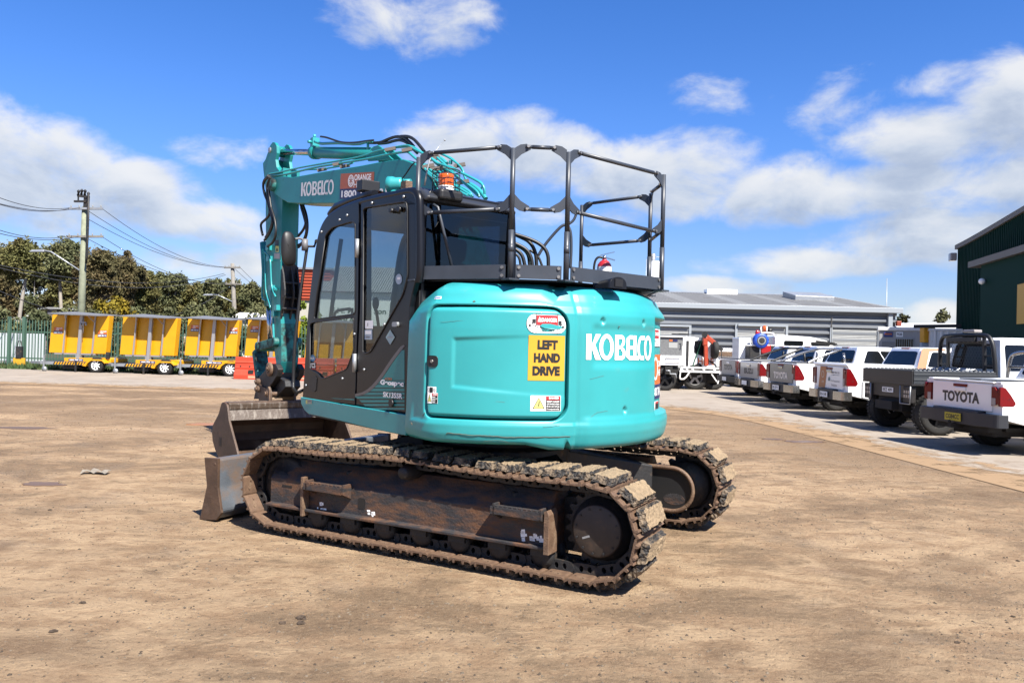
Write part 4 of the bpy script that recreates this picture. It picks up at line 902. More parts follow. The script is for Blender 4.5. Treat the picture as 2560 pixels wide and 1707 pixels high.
for side in (1, -1):
    YC = side * 1.035; TFs = TF @ Matrix.Translation((0, YC, 0))
    tr_ = thing('track', None, None); tr_.parent = EX; del_ = None
    tr_.matrix_local = TFs
    chain = chain_mesh().build('track_chain', DARK, tr_)
    for k, (c, t, n) in enumerate(SH):
        M = Matrix(((t.x, 0, n.x, c.x), (0, 1, 0, 0), (t.z, 0, n.z, c.z), (0, 0, 0, 1)))
        s = shoe0.copy(); COL.objects.link(s); s.parent = tr_; s.matrix_local = M
        p = pads0[(k * 5 + (side > 0)) % 6].copy(); COL.objects.link(p); p.parent = tr_; p.matrix_local = M @ Matrix.Rotation(pi * (k % 2), 4, 'Z')
    FS = TF @ Matrix.Translation((0, YC, 0)) @ Matrix.Diagonal((1, side, 1, 1))
    # track frame: flange, side plate and sloping upper face
    m = MB(FS); sec = [(.205, FRZ0 - .012), (.205, FRZ0 + .012), (.150, FRZ0 + .012), (.150, FRZ1), (.135, FRZ1 + .02), (.02, .60), (-.14, .60), (-.17, FRZ1), (-.17, FRZ0 - .012)]
    m.prism(sec, 'x', -1.06, 1.50); tf = m.build('track_frame', RUSTY, EX, bevel=.006)
    m = MB(FS); m.prism([(-1.10, FRZ0 - .03), (-1.062, FRZ0 - .03), (-1.062, .49), (-1.085, .50), (-1.10, .47)], 'y', .10, .235); m.build('frame_gusset', RUSTS, tf, bevel=.004)
    m = MB(FS); m.box(1.072, 1.10, .152, .225, FRZ0 - .045, .50); m.build('frame_gusset', RUSTS, tf, bevel=.004)
    for q_ in (rrect(.505, .575, .30, .385, .015), rrect(1.26, 1.37, .385, .402, .006)): m = MB(FS); m.prism(q_, 'y', .10, .1525); m.build('frame_slot', INK, tf)
    for (xa, xb, zt) in ((.66, 1.05, .465), (-1.03, -.655, .485)):
        m = MB(FS); m.box(xa, xb, .235, .25, zt - .055, zt); m.box(xa, xb, .150, .2345, zt - .012, zt)
        for q in range(9): m.box(xa + .02 + q * (xb - xa - .04) / 9, xa + .045 + q * (xb - xa - .04) / 9, .235, .25, zt + .0005, zt + .012)
        for xx in (xa, xb - .018): m.prism([(.152, zt - .10), (.25, zt - .055), (.25, zt + .02), (.152, zt + .02)], 'x', xx - .02, xx)
        m.build('step', RUSTY, EX, bevel=.003)
    if side > 0:
        m = MB(FS); random.seed(4)
        for (cx, cz, w, h, n) in ((.45, .285, .06, .035, 5), (-.93, .29, .16, .06, 16), (.96, .27, .12, .05, 8)):
            for q in range(n):
                x = cx + random.uniform(-.5, .5) * w; z = cz + random.uniform(-.5, .5) * h; a = random.uniform(.006, .02); b = random.uniform(.006, .018)
                m.add([(x - a, .1515, z - b * .8), (x + a * .8, .1515, z - b), (x + a, .1515, z + b * .7), (x - a * .7, .1515, z + b)], [(0, 1, 2, 3)])
        m.build('paint_mark', WHITEM, tf)
    # rollers, idler, sprocket
    for k in range(7):
        x = -1.0 + k * .333; m = MB(FS); m.lathe([(0, -.13), (.085, -.13), (.085, -.05), (.065, -.045), (.065, .045), (.085, .05), (.085, .125), (.05, .15), (0, .15)], (x, 0, .232 - .085 + .02), 'y', 18)
        m.box(x - .07, x + .07, .14, .165, .17, .235); m.build('track_roller', DARK, EX)
    m = MB(FS); m.lathe([(0, -.1), (.062, -.1), (.062, .14), (.045, .2), (.04, .21), (0, .21)], (.12, 0, .625), 'y', 16); m.build('carrier_roller', DARK, EX)
    m = MB(FS); m.lathe([(0, -.08), (.18, -.08), (.2, -.07), (.235, -.065), (.235, -.02), (.262, -.02), (.262, .02), (.235, .02), (.235, .065), (.2, .07), (.12, .11), (.12, .125), (0, .125)], (IDX, 0, AXZ), 'y', 32); m.build('idler', DARK, EX)
    m = MB(FS); m.box(1.0, 1.40, -.13, .145, .29, .44); m.build('idler_yoke', RUSTY, EX, bevel=.02)
    m = MB(FS); P = []
    for k in range(21 * 4):
        a = 2 * pi * k / 84; r = .236 if (k % 4) in (0, 1) else .272; P.append((SPX + r * cos(a), AXZ + r * sin(a)))
    m.prism(P, 'y', -.03, .03); m.lathe([(.0, -.15), (.2, -.15), (.2, -.03), (.215, .03), (.205, .07), (.178, .10), (.172, .128)], (SPX, 0, AXZ), 'y', 40); sp = m.build('sprocket', DARK, EX)
    m = MB(FS); m.lathe([(.172, .1285), (.170, .139), (.160, .1435), (0, .1435)], (SPX, 0, AXZ), 'y', 40); fc = m.build('drive_cover', mat('dull_brown_cover', (.050, .037, .029), .55, dirt=(.14, .085, .05), dirt_amt=.35, dscale=9, var=.2, vscale=12), EX)
    m = MB(FS)
    for k in range(12):
        a = 2 * pi * (k + .3) / 12; c = Vector((SPX + .148 * cos(a), .1436, AXZ + .148 * sin(a))); m.cyl(c, c + Vector((0, .006, 0)), .008, 8)
    m.build('cover_bolt', STEEL if False else DARK, fc)
    m = MB(FS); m.prism([(SPX + .05, AXZ - .03), (SPX + .10, AXZ - .05), (SPX + .095, AXZ - .062), (SPX + .045, AXZ - .042)], 'y', .1436, .1456); m.build('maker_plate', GALV, fc)
    m = MB(FS)      # inner motor guard with raised rim
    G = [(-.96, .175), (-.96, .54)] + [(SPX + .10 + .19 * cos(radians(a)) * -1, .352 + .19 * sin(radians(a))) for a in range(90, -91, -15)]
    m.prism(G, 'y', -.22, -.10); g = m.build('motor_guard', mat('scuffed_black_guard', (.020, .021, .023), .42, dirt=(.13, .105, .06), dirt_amt=.24, dscale=7), EX)
    m = MB(FS); Q = [Vector((x, -.235, z)) for x, z in G]; m.tube(smooth(Q, 1) + [Q[0]], .019, 8); m.build('guard_rim', RUSTS, g)
    m = MB(FS); m.prism([(SPX + .08 + .075 * cos(a) * 1.3, .265 + .05 * sin(a)) for a in [2 * pi * k / 20 for k in range(20)]], 'y', -.222, -.20); m.build('guard_recess', RUSTY, g)
# car body
m = MB(TF)
m.lathe([(.62, .60), (.62, .74), (.55, .76), (.55, .885), (0, .885)], (0, 0, 0), 'z', 48); m.lathe([(0, .40), (.62, .45), (.62, .60)], (0, 0, 0), 'z', 24)
for sx in (1, -1):
    for sy in (1, -1):
        a = Vector((sx * .35, sy * .25, 0)); b = Vector((sx * .95, sy * .92, 0)); w = Vector((sx * .2, -sy * .2, 0))
        m.hexa([a - w + Vector((0, 0, .42)), a + w + Vector((0, 0, .42)), b + w + Vector((0, 0, .36)), b - w + Vector((0, 0, .36)), a - w + Vector((0, 0, .72)), a + w + Vector((0, 0, .72)), b + w + Vector((0, 0, .56)), b - w + Vector((0, 0, .56))])
m.build('car_body', DARK, EX, bevel=.01)
# dozer blade
sec = [(2.293, .004), (2.215, .30), (2.254, .535), (2.103, .545), (2.10, .30), (2.05, .10), (2.10, .03), (2.24, .0)]
m = MB(TF); m.prism(rnd_poly(sec, .02, 2), 'y', -1.19, 1.19); bl = m.build('dozer_blade', BLADE, EX, bevel=.004)
for yy in (1.1905, -1.2155): m = MB(TF); m.prism([(2.305, .0), (2.225, .30), (2.265, .545), (2.095, .552), (2.09, .30), (2.04, .09), (2.10, .02)], 'y', yy, yy + .025); m.cyl((2.13, yy - .002, .50), (2.13, yy + .028, .50), .012, 8); m.build('end_plate', BROWN, bl, bevel=.003)
for yy in (.42, -.42): m = MB(TF); m.hexa([(.45, yy - .09, .40), (.45, yy + .09, .40), (2.10, yy + .09, .16), (2.10, yy - .09, .16), (.45, yy - .09, .84), (.45, yy + .09, .84), (2.10, yy + .09, .40), (2.10, yy - .09, .40)]); m.build('blade_arm', DARK, EX, bevel=.01)
m = MB(TF); m.cyl((.6, 0, .62), (1.45, 0, .46), .055, 16); m.cyl((1.45, 0, .46), (2.08, 0, .34), .03, 12); m.build('blade_cylinder', DARK, EX)

# ---------------------------------------------------------------- upper body
RB = 1.415
o_ = [(-.30, 1.16), (-.40, 1.185), (-.55, 1.20), (-.70, 1.21)] + [(RB * cos(radians(a)), RB * sin(radians(a))) for a in range(122, 239, 4)] + [(-.70, -1.21), (-.55, -1.2), (-.40, -1.2), (.9, -1.2)]
_o, OL = resample(smooth([(x, y, 0) for x, y in o_], 3), 700, False)
def outl(s):
    f = max(0, min(.99999, s / OL)) * (len(_o) - 1); i = int(f); p = _o[i].lerp(_o[i + 1], f - i); i0, i1 = max(0, i - 2), min(len(_o) - 1, i + 3); t = (_o[i1] - _o[i0]).normalized(); return p, Vector((t.y, -t.x, 0))
PV = [(.80, .42, .90), (.86, .22, .892), (.885, .10, .890), (.905, .045, .898), (.93, .018, .918), (.97, .002, .965), (1.03, 0, 1.03), (1.055, .010, 1.055), (1.70, .016, 1.70), (1.82, .022, 1.82), (1.87, .040, 1.868), (1.92, .075, 1.912), (1.97, .102, 1.966), (2.03, .152, 2.006), (2.10, .215, 2.030), (2.20, .31, 2.041), (2.42, .57, 2.043)]
def prof(v):
    for a, b in zip(PV, PV[1:]):
        if v <= b[0]: t = max(0, (v - a[0]) / (b[0] - a[0])); return a[1] + (b[1] - a[1]) * t, a[2] + (b[2] - a[2]) * t
    return PV[-1][1:]
def sst(a, b, x): t = max(0, min(1, (x - a) / (b - a))); return t * t * (3 - 2 * t)
S_DROP = [9.]
def S(s, v, off=0.):
    p, n = outl(s); i, z = prof(v); z -= .036 * sst(S_DROP[0], S_DROP[0] + .014, s) * (1 - sst(.90, .97, v)); z -= .10 * (1 - sst(0, .42, s)) * sst(1.6, 2.0, v); i += .10 * (1 - sst(0, .07, s)) ** 2 * 0
    e = .05 * (1 - sst(0, .09, s)); q = p + n * (off - i - e); return Vector((q.x, q.y, z))
def body_sv(px, py):
    o = EYEV - XC; d = ray(px, py); ox, oy, dx, dy = o.dot(UX), o.dot(UY), d.dot(UX), d.dot(UY); best = None
    for i in range(len(_o) - 1):
        a, b = _o[i], _o[i + 1]; ex, ey = b.x - a.x, b.y - a.y; det = dx * -ey + dy * ex
        if abs(det) < 1e-9: continue
        t = ((a.x - ox) * -ey + (a.y - oy) * ex) / det; w = (dx * (a.y - oy) - dy * (a.x - ox)) / det
        if 0 <= w <= 1 and t > 0 and (best is None or t < best[0]): best = (t, (i + w) / (len(_o) - 1) * OL, o.z + d.z * t)
    return best[1], best[2]
S_DROP[0] = body_sv(*A4(1110, 1440))[0]
s_seam = body_sv(1446, 900)[0]; s_dl = body_sv(1062, 900)[0]; s_dr = body_sv(1421, 900)[0]; s_rc = body_sv(1643, 900)[0]
DV0, DV1 = 1.078, 1.852
# side cover: ring of panel round the engine door opening
def door_loop(gap=0., n=10):
    return rrect(s_dl - gap, s_dr + gap, DV0 - gap, DV1 + gap, (.07 + gap, .11 + gap, .13 + gap, .09 + gap), n)
inner = door_loop(.012); SC0, SC1, V0, V1 = 0., s_seam - .002, PV[0][0], PV[-1][0]; cs, cv = (s_dl + s_dr) / 2, (DV0 + DV1) / 2
ext = []
for (s, v) in inner:
    ds, dv = s - cs, v - cv; ks = ((SC1 if ds > 0 else SC0) - cs) / ds if abs(ds) > 1e-6 else 9e9; kv = ((V1 if dv > 0 else V0) - cv) / dv if abs(dv) > 1e-6 else 9e9; ext.append((cs + ds * min(ks, kv), cv + dv * min(ks, kv)))
# refine so the four outer corners are met exactly
ring = []
N_ = len(inner)
for i in range(N_):
    a, b = inner[i], inner[(i + 1) % N_]; A, B = ext[i], ext[(i + 1) % N_]; sub_ = 7
    for k in range(sub_):
        t = k / sub_; ii = (a[0] * (1 - t) + b[0] * t, a[1] * (1 - t) + b[1] * t)
        ds, dv = ii[0] - cs, ii[1] - cv; ks = ((SC1 if ds > 0 else SC0) - cs) / ds if abs(ds) > 1e-6 else 9e9; kv = ((V1 if dv > 0 else V0) - cv) / dv if abs(dv) > 1e-6 else 9e9; kk = min(ks, kv)
        ring.append((ii, [cs + ds * kk, cv + dv * kk]))
for (cx, cy) in ((SC0, V0), (SC1, V0), (SC1, V1), (SC0, V1)):
    j = min(range(len(ring)), key=lambda q: (ring[q][1][0] - cx) ** 2 + (ring[q][1][1] - cy) ** 2); ring[j][1][:] = [cx, cy]
m = MB(UF); K = 26; T_ = [0, 0, .012, .03] + [.03 + .97 * ((k + 1) / K) for k in range(K)]; OFF = [-.09, -.022, -.004, 0] + [0] * K
pts = []
for (i_, e_) in ring:
    col = []
    for t, of in zip(T_, OFF):
        s = i_[0] + (e_[0] - i_[0]) * t; v = i_[1] + (e_[1] - i_[1]) * t; edge_ = -.006 * (1 - sst(0, .03, SC1 - s)); col.append(S(s, v, of + edge_))
    pts.append(col)
nr = len(ring); m.grid(lambda u, w: pts[int(round(u * nr)) % nr][int(round(w * (len(T_) - 1)))], nr, len(T_) - 1); m.build('side_cover', TEAL, EX)
# engine door
def half_w(b):       # inset of the door's sides at height v
    v = b; l = r = 0.
    for lo, rad, side in ((True, .07, 'l'), (True, .11, 'r'), (False, .13, 'r'), (False, .09, 'l')):
        d = (v - DV0) if lo else (DV1 - v)
        if d < rad:
            q = rad - sqrt(max(0, rad * rad - (rad - d) ** 2))
            if side == 'l': l = max(l, q)
            else: r = max(r, q)
    return l, r
e0 = body_sv(*A4(440, 760))[0]; e1 = body_sv(*A4(1060, 760))[0]; ev0 = body_sv(*A4(440, 960))[1]; ev1 = body_sv(*A4(440, 560))[1]
def door_off(s, v):
    l, r = half_w(v); d = min(s - s_dl - l, s_dr - r - s, v - DV0, DV1 - v)
    rim = -.030 * (1 - sst(0, .022, d)) - .008
    vt = ev1 + (s - e0) * .055 ; vb = ev0 - (s - e0) * .075
    emb = min(s - e0, vt - v, v - vb); fade = 1 - sst(.0, .75, (s - e0) / (s_dr - e0)); out = .016 * (1 - sst(-.014, .014, emb)) * (.25 + .75 * fade)
    return rim - .010 + out * .8 + .012 * sst(.0, .5, (s - s_dl))
def door_pt(u, w):
    v = DV0 + (DV1 - DV0) * w; l, r = half_w(v); s = s_dl + l + (s_dr - s_dl - l - r) * u; return S(s, v, door_off(s, v))
m = MB(UF); m.grid(door_pt, 120, 80)
lp = door_loop(0., 10); m.grid(lambda u, w: S(*lp[int(round(u * len(lp))) % len(lp)], -.046 - .05 * w), len(lp), 1); DOOR = m.build('engine_door', TEAL, EX)
def on_body(off=.004):
    return lambda s, v: S(s, v, off)
def on_door(off=.004): return lambda s, v: S(s, v, door_off(s, v) + off)
def patch(fn, s0, s1, v0, v1, tilt=0.): return lambda u, w: fn(s0 + (s1 - s0) * u + tilt * w, v0 + (v1 - v0) * w)
def sv_rect(p, q): a = body_sv(*p); b = body_sv(*q); return min(a[0], b[0]), max(a[0], b[0]), min(a[1], b[1]), max(a[1], b[1])
def gridpatch(mb, fn, n=10, k=4, mi=0): mb.grid(fn, n, k, mi)
# latch
r_ = sv_rect(A4(215, 795), A4(312, 702)); m = MB(UF); loop = [(r_[0] + (r_[1] - r_[0]) * x, r_[2] + (r_[3] - r_[2]) * y) for x, y in rrect(0, 1, 0, 1, .3)]
m.add([S(s, v, .002) for s, v in loop], [list(range(len(loop)))]); m.grid(lambda u, w: S(*loop[int(round(u * len(loop))) % len(loop)], -.014 + .016 * w), len(loop), 1); la = m.build('door_latch', BLACK, DOOR)
c = S((r_[0] + r_[1]) / 2, (r_[2] + r_[3]) / 2, .0); n_ = outl((r_[0] + r_[1]) / 2)[1]; m = MB(UF); m.cyl(c - n_ * .012, c + n_ * .006, .011, 14); m.build('lock_barrel', STEEL, DOOR)
# counterweight
dim = [body_sv(*A4(x, y)) for x, y in ((1720, 412), (2068, 430), (1897, 1160))]
lgv0 = body_sv(*A4(1850, 760))[1]; lgv1 = body_sv(*A4(1850, 485))[1]
SEND = 2 * (OL - 0) / 2 - 1.55
def cw_off(s, v):
    o = -.008 * (1 - sst(0, .035, s - s_seam - .004)) - .006 * (1 - sst(.03, .12, s - s_seam))
    for (ds, dv) in dim: o -= .020 * (1 - sst(.016, .026, hypot(s - ds, v - dv))) 
    o -= .012 * sst(s_seam + .10, s_seam + .16, s) * sst(lgv0 - .06, lgv0 + .01, v) * (1 - sst(lgv1 - .01, lgv1 + .05, v)) * (1 - sst(s_rc - .05, s_rc, s))
    o -= .045 * sst(s_rc - .008, s_rc + .008, s) * sst(1.075, 1.09, v) * (1 - sst(1.805, 1.83, v))
    o += .010 * (1 - sst(1.06, 1.10, v)) * sst(s_seam + .02, s_seam + .1, s)
    return o
ss = []; s = s_seam + .002
while s < OL - .9: ss.append(s); s += .009 if s < s_rc + .05 else .03
vv = [PV[0][0] + .0 + (PV[-1][0] - PV[0][0]) * k / 130 for k in range(131)]
m = MB(UF); m.grid(lambda u, w: S(ss[int(round(u * (len(ss) - 1)))], vv[int(round(w * 130))], cw_off(ss[int(round(u * (len(ss) - 1)))], vv[int(round(w * 130))])), len(ss) - 1, 130); CW = m.build('counterweight', TEAL, EX)
# closing deck and inner bulkhead
m = MB(UF); P = [S(s_ / 80 * (OL - .95), 2.30) for s_ in range(81)]; m.prism([(p.x, p.y) for p in P] + [(.55, -.95), (.55, .16), (-.46, .16)], 'z', 1.93, 2.0445); m.build('engine_hood', DGREY, EX, bevel=.01)
m = MB(UF); P = [S(s_ / 60 * (OL - .8), .84) for s_ in range(61)]; m.prism([(p.x, p.y) for p in P] + [(1.2, -1.15), (1.45, -.6), (1.45, 1.10), (-.2, 1.10)], 'z', .885, .93); m.build('revolving_frame', DARK, EX)
m = MB(UF); m.box(-.34, 1.2, -1.15, -.30, .95, 1.75); m.build('right_side_cover', TEAL, EX, bevel=.06, seg=3)
m = MB(UF); m.box(-.42, -.34, -1.1, 1.10, .94, 1.98); m.build('bulkhead', BLACK, EX)
# skirt below the cab
sk = [uY(A5(950, 122), 1.15), uY(A5(955, 165), 1.15), uY(A5(985, 225), 1.15), uY(A5(1020, 258), 1.15), uY(A5(1300, 318), 1.15), uY(A5(1600, 392), 1.15), uY(A5(1860, 443), 1.15), uY(A5(1860, 262), 1.15)]
m = MB(UF); x0 = sk[0][0]; sec = [(1.16, 1.055), (1.165, 1.03), (1.16, .96), (1.135, .93), (1.10, .92), (.3, .92), (.3, 1.055)]
zt = 1.055
P = [(x, min(z, zt - .004)) for x, z in sk[1:-1]]
m.prism([(x0, zt)] + P + [(sk[-1][0] - .03, zt)], 'y', .22, 1.165); SK = m.build('skirt', TEAL, EX, bevel=.03, seg=4)

# ---------------------------------------------------------------- stickers and lettering on the body
LP, LF = logo_mesh()
a = sv_rect(A4(1570, 735), A4(2135, 540)); m = MB(UF)
f0 = lambda u, w: S(a[0] + (a[1] - a[0]) * u, a[2] + (a[3] - a[2]) * w, cw_off(a[0] + (a[1] - a[0]) * u, a[2] + (a[3] - a[2]) * w) + .004)
put2d(m, LP, LF, f0); m.build('logo_lettering', WHITEM, CW)
def sticker(name, p, q, base, parent, fnoff, items=(), r=0., tilt=0.):
    a = sv_rect(p, q); m = MB(UF); mats = [base]; loop = rrect(0, 1, 0, 1, 0) if not r else None; asp = (a[1] - a[0]) / (a[3] - a[2])
    F = lambda d: (lambda u, w: S(a[0] + (a[1] - a[0]) * u + tilt * w, a[2] + (a[3] - a[2]) * w, fnoff(a[0] + (a[1] - a[0]) * u, a[2] + (a[3] - a[2]) * w) + d))
    if r:
        L = [(x / asp, y) for x, y in rrect(0, asp, 0, 1, r, 8)]; n = len(L); m.add([F(.0025)(*x) for x in L] , [list(range(n))]); 
    else: m.grid(F(.0025), 8, 4)
    for it in items:
        mt = it[1]
        if mt not in mats: mats.append(mt)
        mi = mats.index(mt); d = .0042 + .0006 * (it[4] if len(it) > 4 else 0)
        fn = F(d); x0, y0, x1, y1 = it[2]; sf = sub(fn, x0, y0, x1, y1)
        if it[0] == 'q': m.grid(sf, 6, 2, mi)
        elif it[0] == 'p': m.add([sf(*z) for z in it[3]], [list(range(len(it[3])))], mi)
        elif it[0] == 'l': put2d(m, *it[3], sf, mi)
        else: word(m, it[0], sf, mi, it[3] if len(it) > 3 else .02)
    return m.build(name, mats, parent)
TRI = [(0, 0), (1, 0), (.5, 1)]
bolt_ = [(.42, 0), (.5, .3), (.40, .32), (.55, .62), (.46, .64), (.66, 1), (.72, .95), (.60, .62), (.68, .6), (.55, .34), (.64, .3)]
sticker('drive_side_sticker', A4(1075, 910), A4(1394, 537), YELD, DOOR, door_off, [('LEFT', INK, (.24, .69, .80, .90), .062), ('HAND', INK, (.15, .40, .87, .61), .062), ('DRIVE', INK, (.12, .11, .87, .32), .062)])
DIN = [('q', RED, (.245, .44, .775, .93)), ('p', WHITEM, (.275, .60, .37, .86), TRI, 1), ('DANGER', WHITEM, (.37, .60, .76, .80), .03, 1), ('KEEP CLEAR', INK, (.27, .26, .75, .40), .0), ('SWING AREA', INK, (.31, .08, .70, .22), .0),
       ('q', INK, (.235, .03, .245, .97)), ('q', INK, (.775, .03, .785, .97)), ('q', INK, (.14, .52, .225, .74)), ('q', INK, (.80, .46, .88, .68)), ('q', INK, (.06, .32, .11, .46)), ('q', INK, (.88, .30, .94, .42)), ('p', INK, (.05, .34, .24, .62), [(0, 1), (.08, 1), (1, .1), (.95, 0)]), ('p', INK, (.80, .34, .96, .60), [(0, .1), (.05, 0), (1, .9), (.95, 1)]),
       ('p', TEAL, (.33, .22, .90, .56), [(0, .45), (.1, .8), (.45, .85), (1, .45), (.9, .1), (.5, .05), (.2, .15)], 2)]
def pill(name, p, q, par, off):
    a = sticker(name, p, q, INK, par, off, [('p', WHITEM, (.012, .03, .988, .97), [(x / 2.45, y) for x, y in rrect(0, 2.45, 0, 1, .47, 8)])] + [(i[0], i[1], i[2], i[3] if len(i) > 3 else (.02 if i[0] not in 'qp' else None), (i[4] if len(i) > 4 else 0) + 1.2) for i in DIN], r=.48); return a
pill('danger_sticker', A4(1062, 512), A4(1406, 358), DOOR, door_off)
def warn(name, p, q, par, off, lines, title='DANGER'):
    it = [('p', INK, (.06, .14, .47, .90), TRI), ('p', PYEL, (.10, .18, .43, .82), TRI, 1), ('p', INK, (.16, .22, .36, .66), bolt_, 2), ('q', RED, (.50, .72, .985, .96)), (title, WHITEM, (.60, .78, .93, .91), .03, 1), ('q', INK, (.50, .04, .985, .72))]
    n = len(lines)
    for k, t in enumerate(lines): h = .66 / n; it.append((t, WHITEM, (.53, .70 - (k + 1) * h + .03, .95 if len(t) > 6 else .80, .70 - k * h - .03), .02, 1))
    return sticker(name, p, q, WHITEM, par, off, it)
warn('swing_warning_sticker', A4(1096, 1166), A4(1356, 1038), DOOR, door_off, ['KEEP CLEAR', 'OF SWING AREA', 'Reversing', 'Frequently'])
warn('warning_sticker', A4(216, 1098), A4(312, 1016), DOOR, door_off, ['KEEP', 'CLEAR OF', 'SWING', 'AREA'])
sticker('pictogram_sticker', A4(216, 1014), A4(298, 964), WHITEM, DOOR, door_off, [('q', INK, (.32, .1, .68, .9)), ('l', INK, (.05, .2, .28, .8), ring2(.5, .5, .5, .5, .12)), ('l', INK, (.72, .2, .95, .8), ring2(.5, .5, .5, .5, .12)), ('p', INK, (.75, .25, .92, .75), [(0, .9), (.1, 1), (1, .1), (.9, 0)])])
def sc_off(s, v): return .001
sticker('maker_badge', A4(222, 214), A4(312, 190), WHITEM, EX, sc_off, [('HD', mat('badge_blue', (.03, .10, .42), .4), (.08, .1, .42, .9), .03), ('q', mat('badge_blue', (.03, .10, .42), .4), (.5, .3, .92, .7))])
# the recessed right-hand part of the counterweight
s1 = s_rc + .16
pill('danger_sticker', (1646, 833), (1662.5, 778), CW, lambda s, v: cw_off(s, v)) if False else None
def rect_sv(name, s0, s1, v0, v1, base, items, r=0.):
    m = MB(UF); mats = [base]; F = lambda d: (lambda u, w: S(s0 + (s1 - s0) * u, v0 + (v1 - v0) * w, -.045 + d))
    m.grid(F(.003), 10, 4)
    for it in items:
        if it[1] not in mats: mats.append(it[1])
        mi = mats.index(it[1]); sf = sub(F(.0048 + .0006 * (it[4] if len(it) > 4 else 0)), *it[2])
        if it[0] == 'q': m.grid(sf, 8, 2, mi)
        elif it[0] == 'p': m.add([sf(*z) for z in it[3]], [list(range(len(it[3])))], mi)
        elif it[0] == 'l': put2d(m, *it[3], sf, mi)
        else: word(m, it[0], sf, mi, it[3] if len(it) > 3 else .02)
    return m.build(name, mats, CW)
b0 = s_rc + .035
rect_sv('danger_sticker', b0, b0 + .30, 1.60, 1.75, INK, [('q', WHITEM, (.02, .04, .98, .96)), ('q', RED, (.2, .45, .76, .92), None, 1), ('DANGER', WHITEM, (.28, .6, .72, .8), .02, 2), ('KEEP CLEAR', INK, (.24, .25, .74, .38), 0, 2), ('SWING AREA', INK, (.28, .08, .7, .2), 0, 2), ('q', INK, (.06, .5, .16, .75), None, 2)])
rect_sv('hire_sticker', b0, b0 + .46, 1.30, 1.54, ORANGED, [('l', WHITEM, (.08, .15, .42, .92), ring2(.5, .5, .5, .5, .14)), ('ORANGE', WHITEM, (.46, .58, .92, .8), .02), ('HIRE', WHITEM, (.46, .28, .75, .5), .02)])
rect_sv('phone_sticker', b0, b0 + .46, 1.185, 1.30, NAVY, [('1800 704 121', WHITEM, (.05, .2, .95, .8), .02)])
rect_sv('swing_warning_sticker', b0, b0 + .26, 1.10, 1.165, WHITEM, [('p', INK, (.05, .1, .4, .92), TRI), ('p', PYEL, (.09, .18, .36, .8), TRI, 1), ('q', INK, (.45, .05, .98, .7)), ('q', RED, (.45, .7, .98, .95))])
# scratch along the lower band
SCR = mat('bare_scratch', (.16, .14, .10), .7)
def scratch(pts, w=.0022):
    m = MB(UF); P = [body_sv(*A4(*p)) for p in pts]; Q = []
    for i in range(len(P) - 1):
        for k in range(8): t = k / 8; Q.append((P[i][0] + (P[i + 1][0] - P[i][0]) * t, P[i][1] + (P[i + 1][1] - P[i][1]) * t))
    Q.append(P[-1]); random.seed(9)
    m.tube([S(s, v, .0015) + Vector((0, 0, random.uniform(-.0015, .0015))) for s, v in Q], w, 4); return m.build('scratch', SCR, EX)
scratch([(385, 1355), (398, 1342), (600, 1362), (780, 1368), (900, 1378), (1150, 1376), (1430, 1372)]); scratch([(1580, 1370), (1720, 1370)], .0016); scratch([(600, 240), (620, 235)], .006)
for pp, w_ in ((((700, 1405), (820, 1398), (905, 1412)), .0009), (((1590, 1230), (1660, 1180), (1750, 1165)), .0010), (((330, 420), (560, 405)), .0008), (((1900, 1310), (1912, 1300)), .004), (((1850, 455), (1856, 460)), .004), (((95, 1262), (104, 1275)), .005), (((640, 1110), (760, 1085), (880, 1092)), .0008), (((1200, 1300), (1340, 1290)), .0009), (((1600, 900), (1720, 870)), .0008), (((180, 1205), (200, 1180)), .003)): scratch(list(pp), w_)

# ---------------------------------------------------------------- cab
CY, CR_ = 1.15, .24
def cpoly(pts): return [uY(A3(*p), CY) for p in pts]
front = [(152, 1396), (160, 1300), (168, 1150), (185, 860), (215, 600), (240, 400), (262, 300), (300, 230), (340, 195), (400, 160), (516, 116)]
out_d = front + [(516, 400), (512, 800), (500, 1120), (490, 1440)]
out_r = [(527, 112), (640, 86), (760, 62), (830, 45), (868, 50), (888, 80), (893, 130), (897, 560), (884, 640), (862, 720), (848, 800), (840, 1000), (835, 1495), (497, 1441), (506, 1120), (522, 800), (527, 400)]
w_up = rnd_poly([(302, 330), (345, 282), (472, 244), (494, 262), (494, 850), (222, 886), (240, 740)], 22, 4)
w_lo = rnd_poly([(200, 905), (484, 868), (484, 1090), (438, 1212), (275, 1276), (246, 1236), (196, 1212)], 22, 4)
w_q = rnd_poly([(548, 156), (826, 114), (833, 160), (836, 600), (806, 720), (590, 1102), (542, 1108)], 22, 4)
cab = MB(UF); door = MB(UF)
cab.prism(cpoly(out_r), 'y', CY - .045, CY, holes=[cpoly(w_q)]); cab.prism([uY(A3(*p), CY) for p in ((508, 120), (535, 112), (535, 1440), (488, 1440))], 'y', CY - .09, CY - .046)
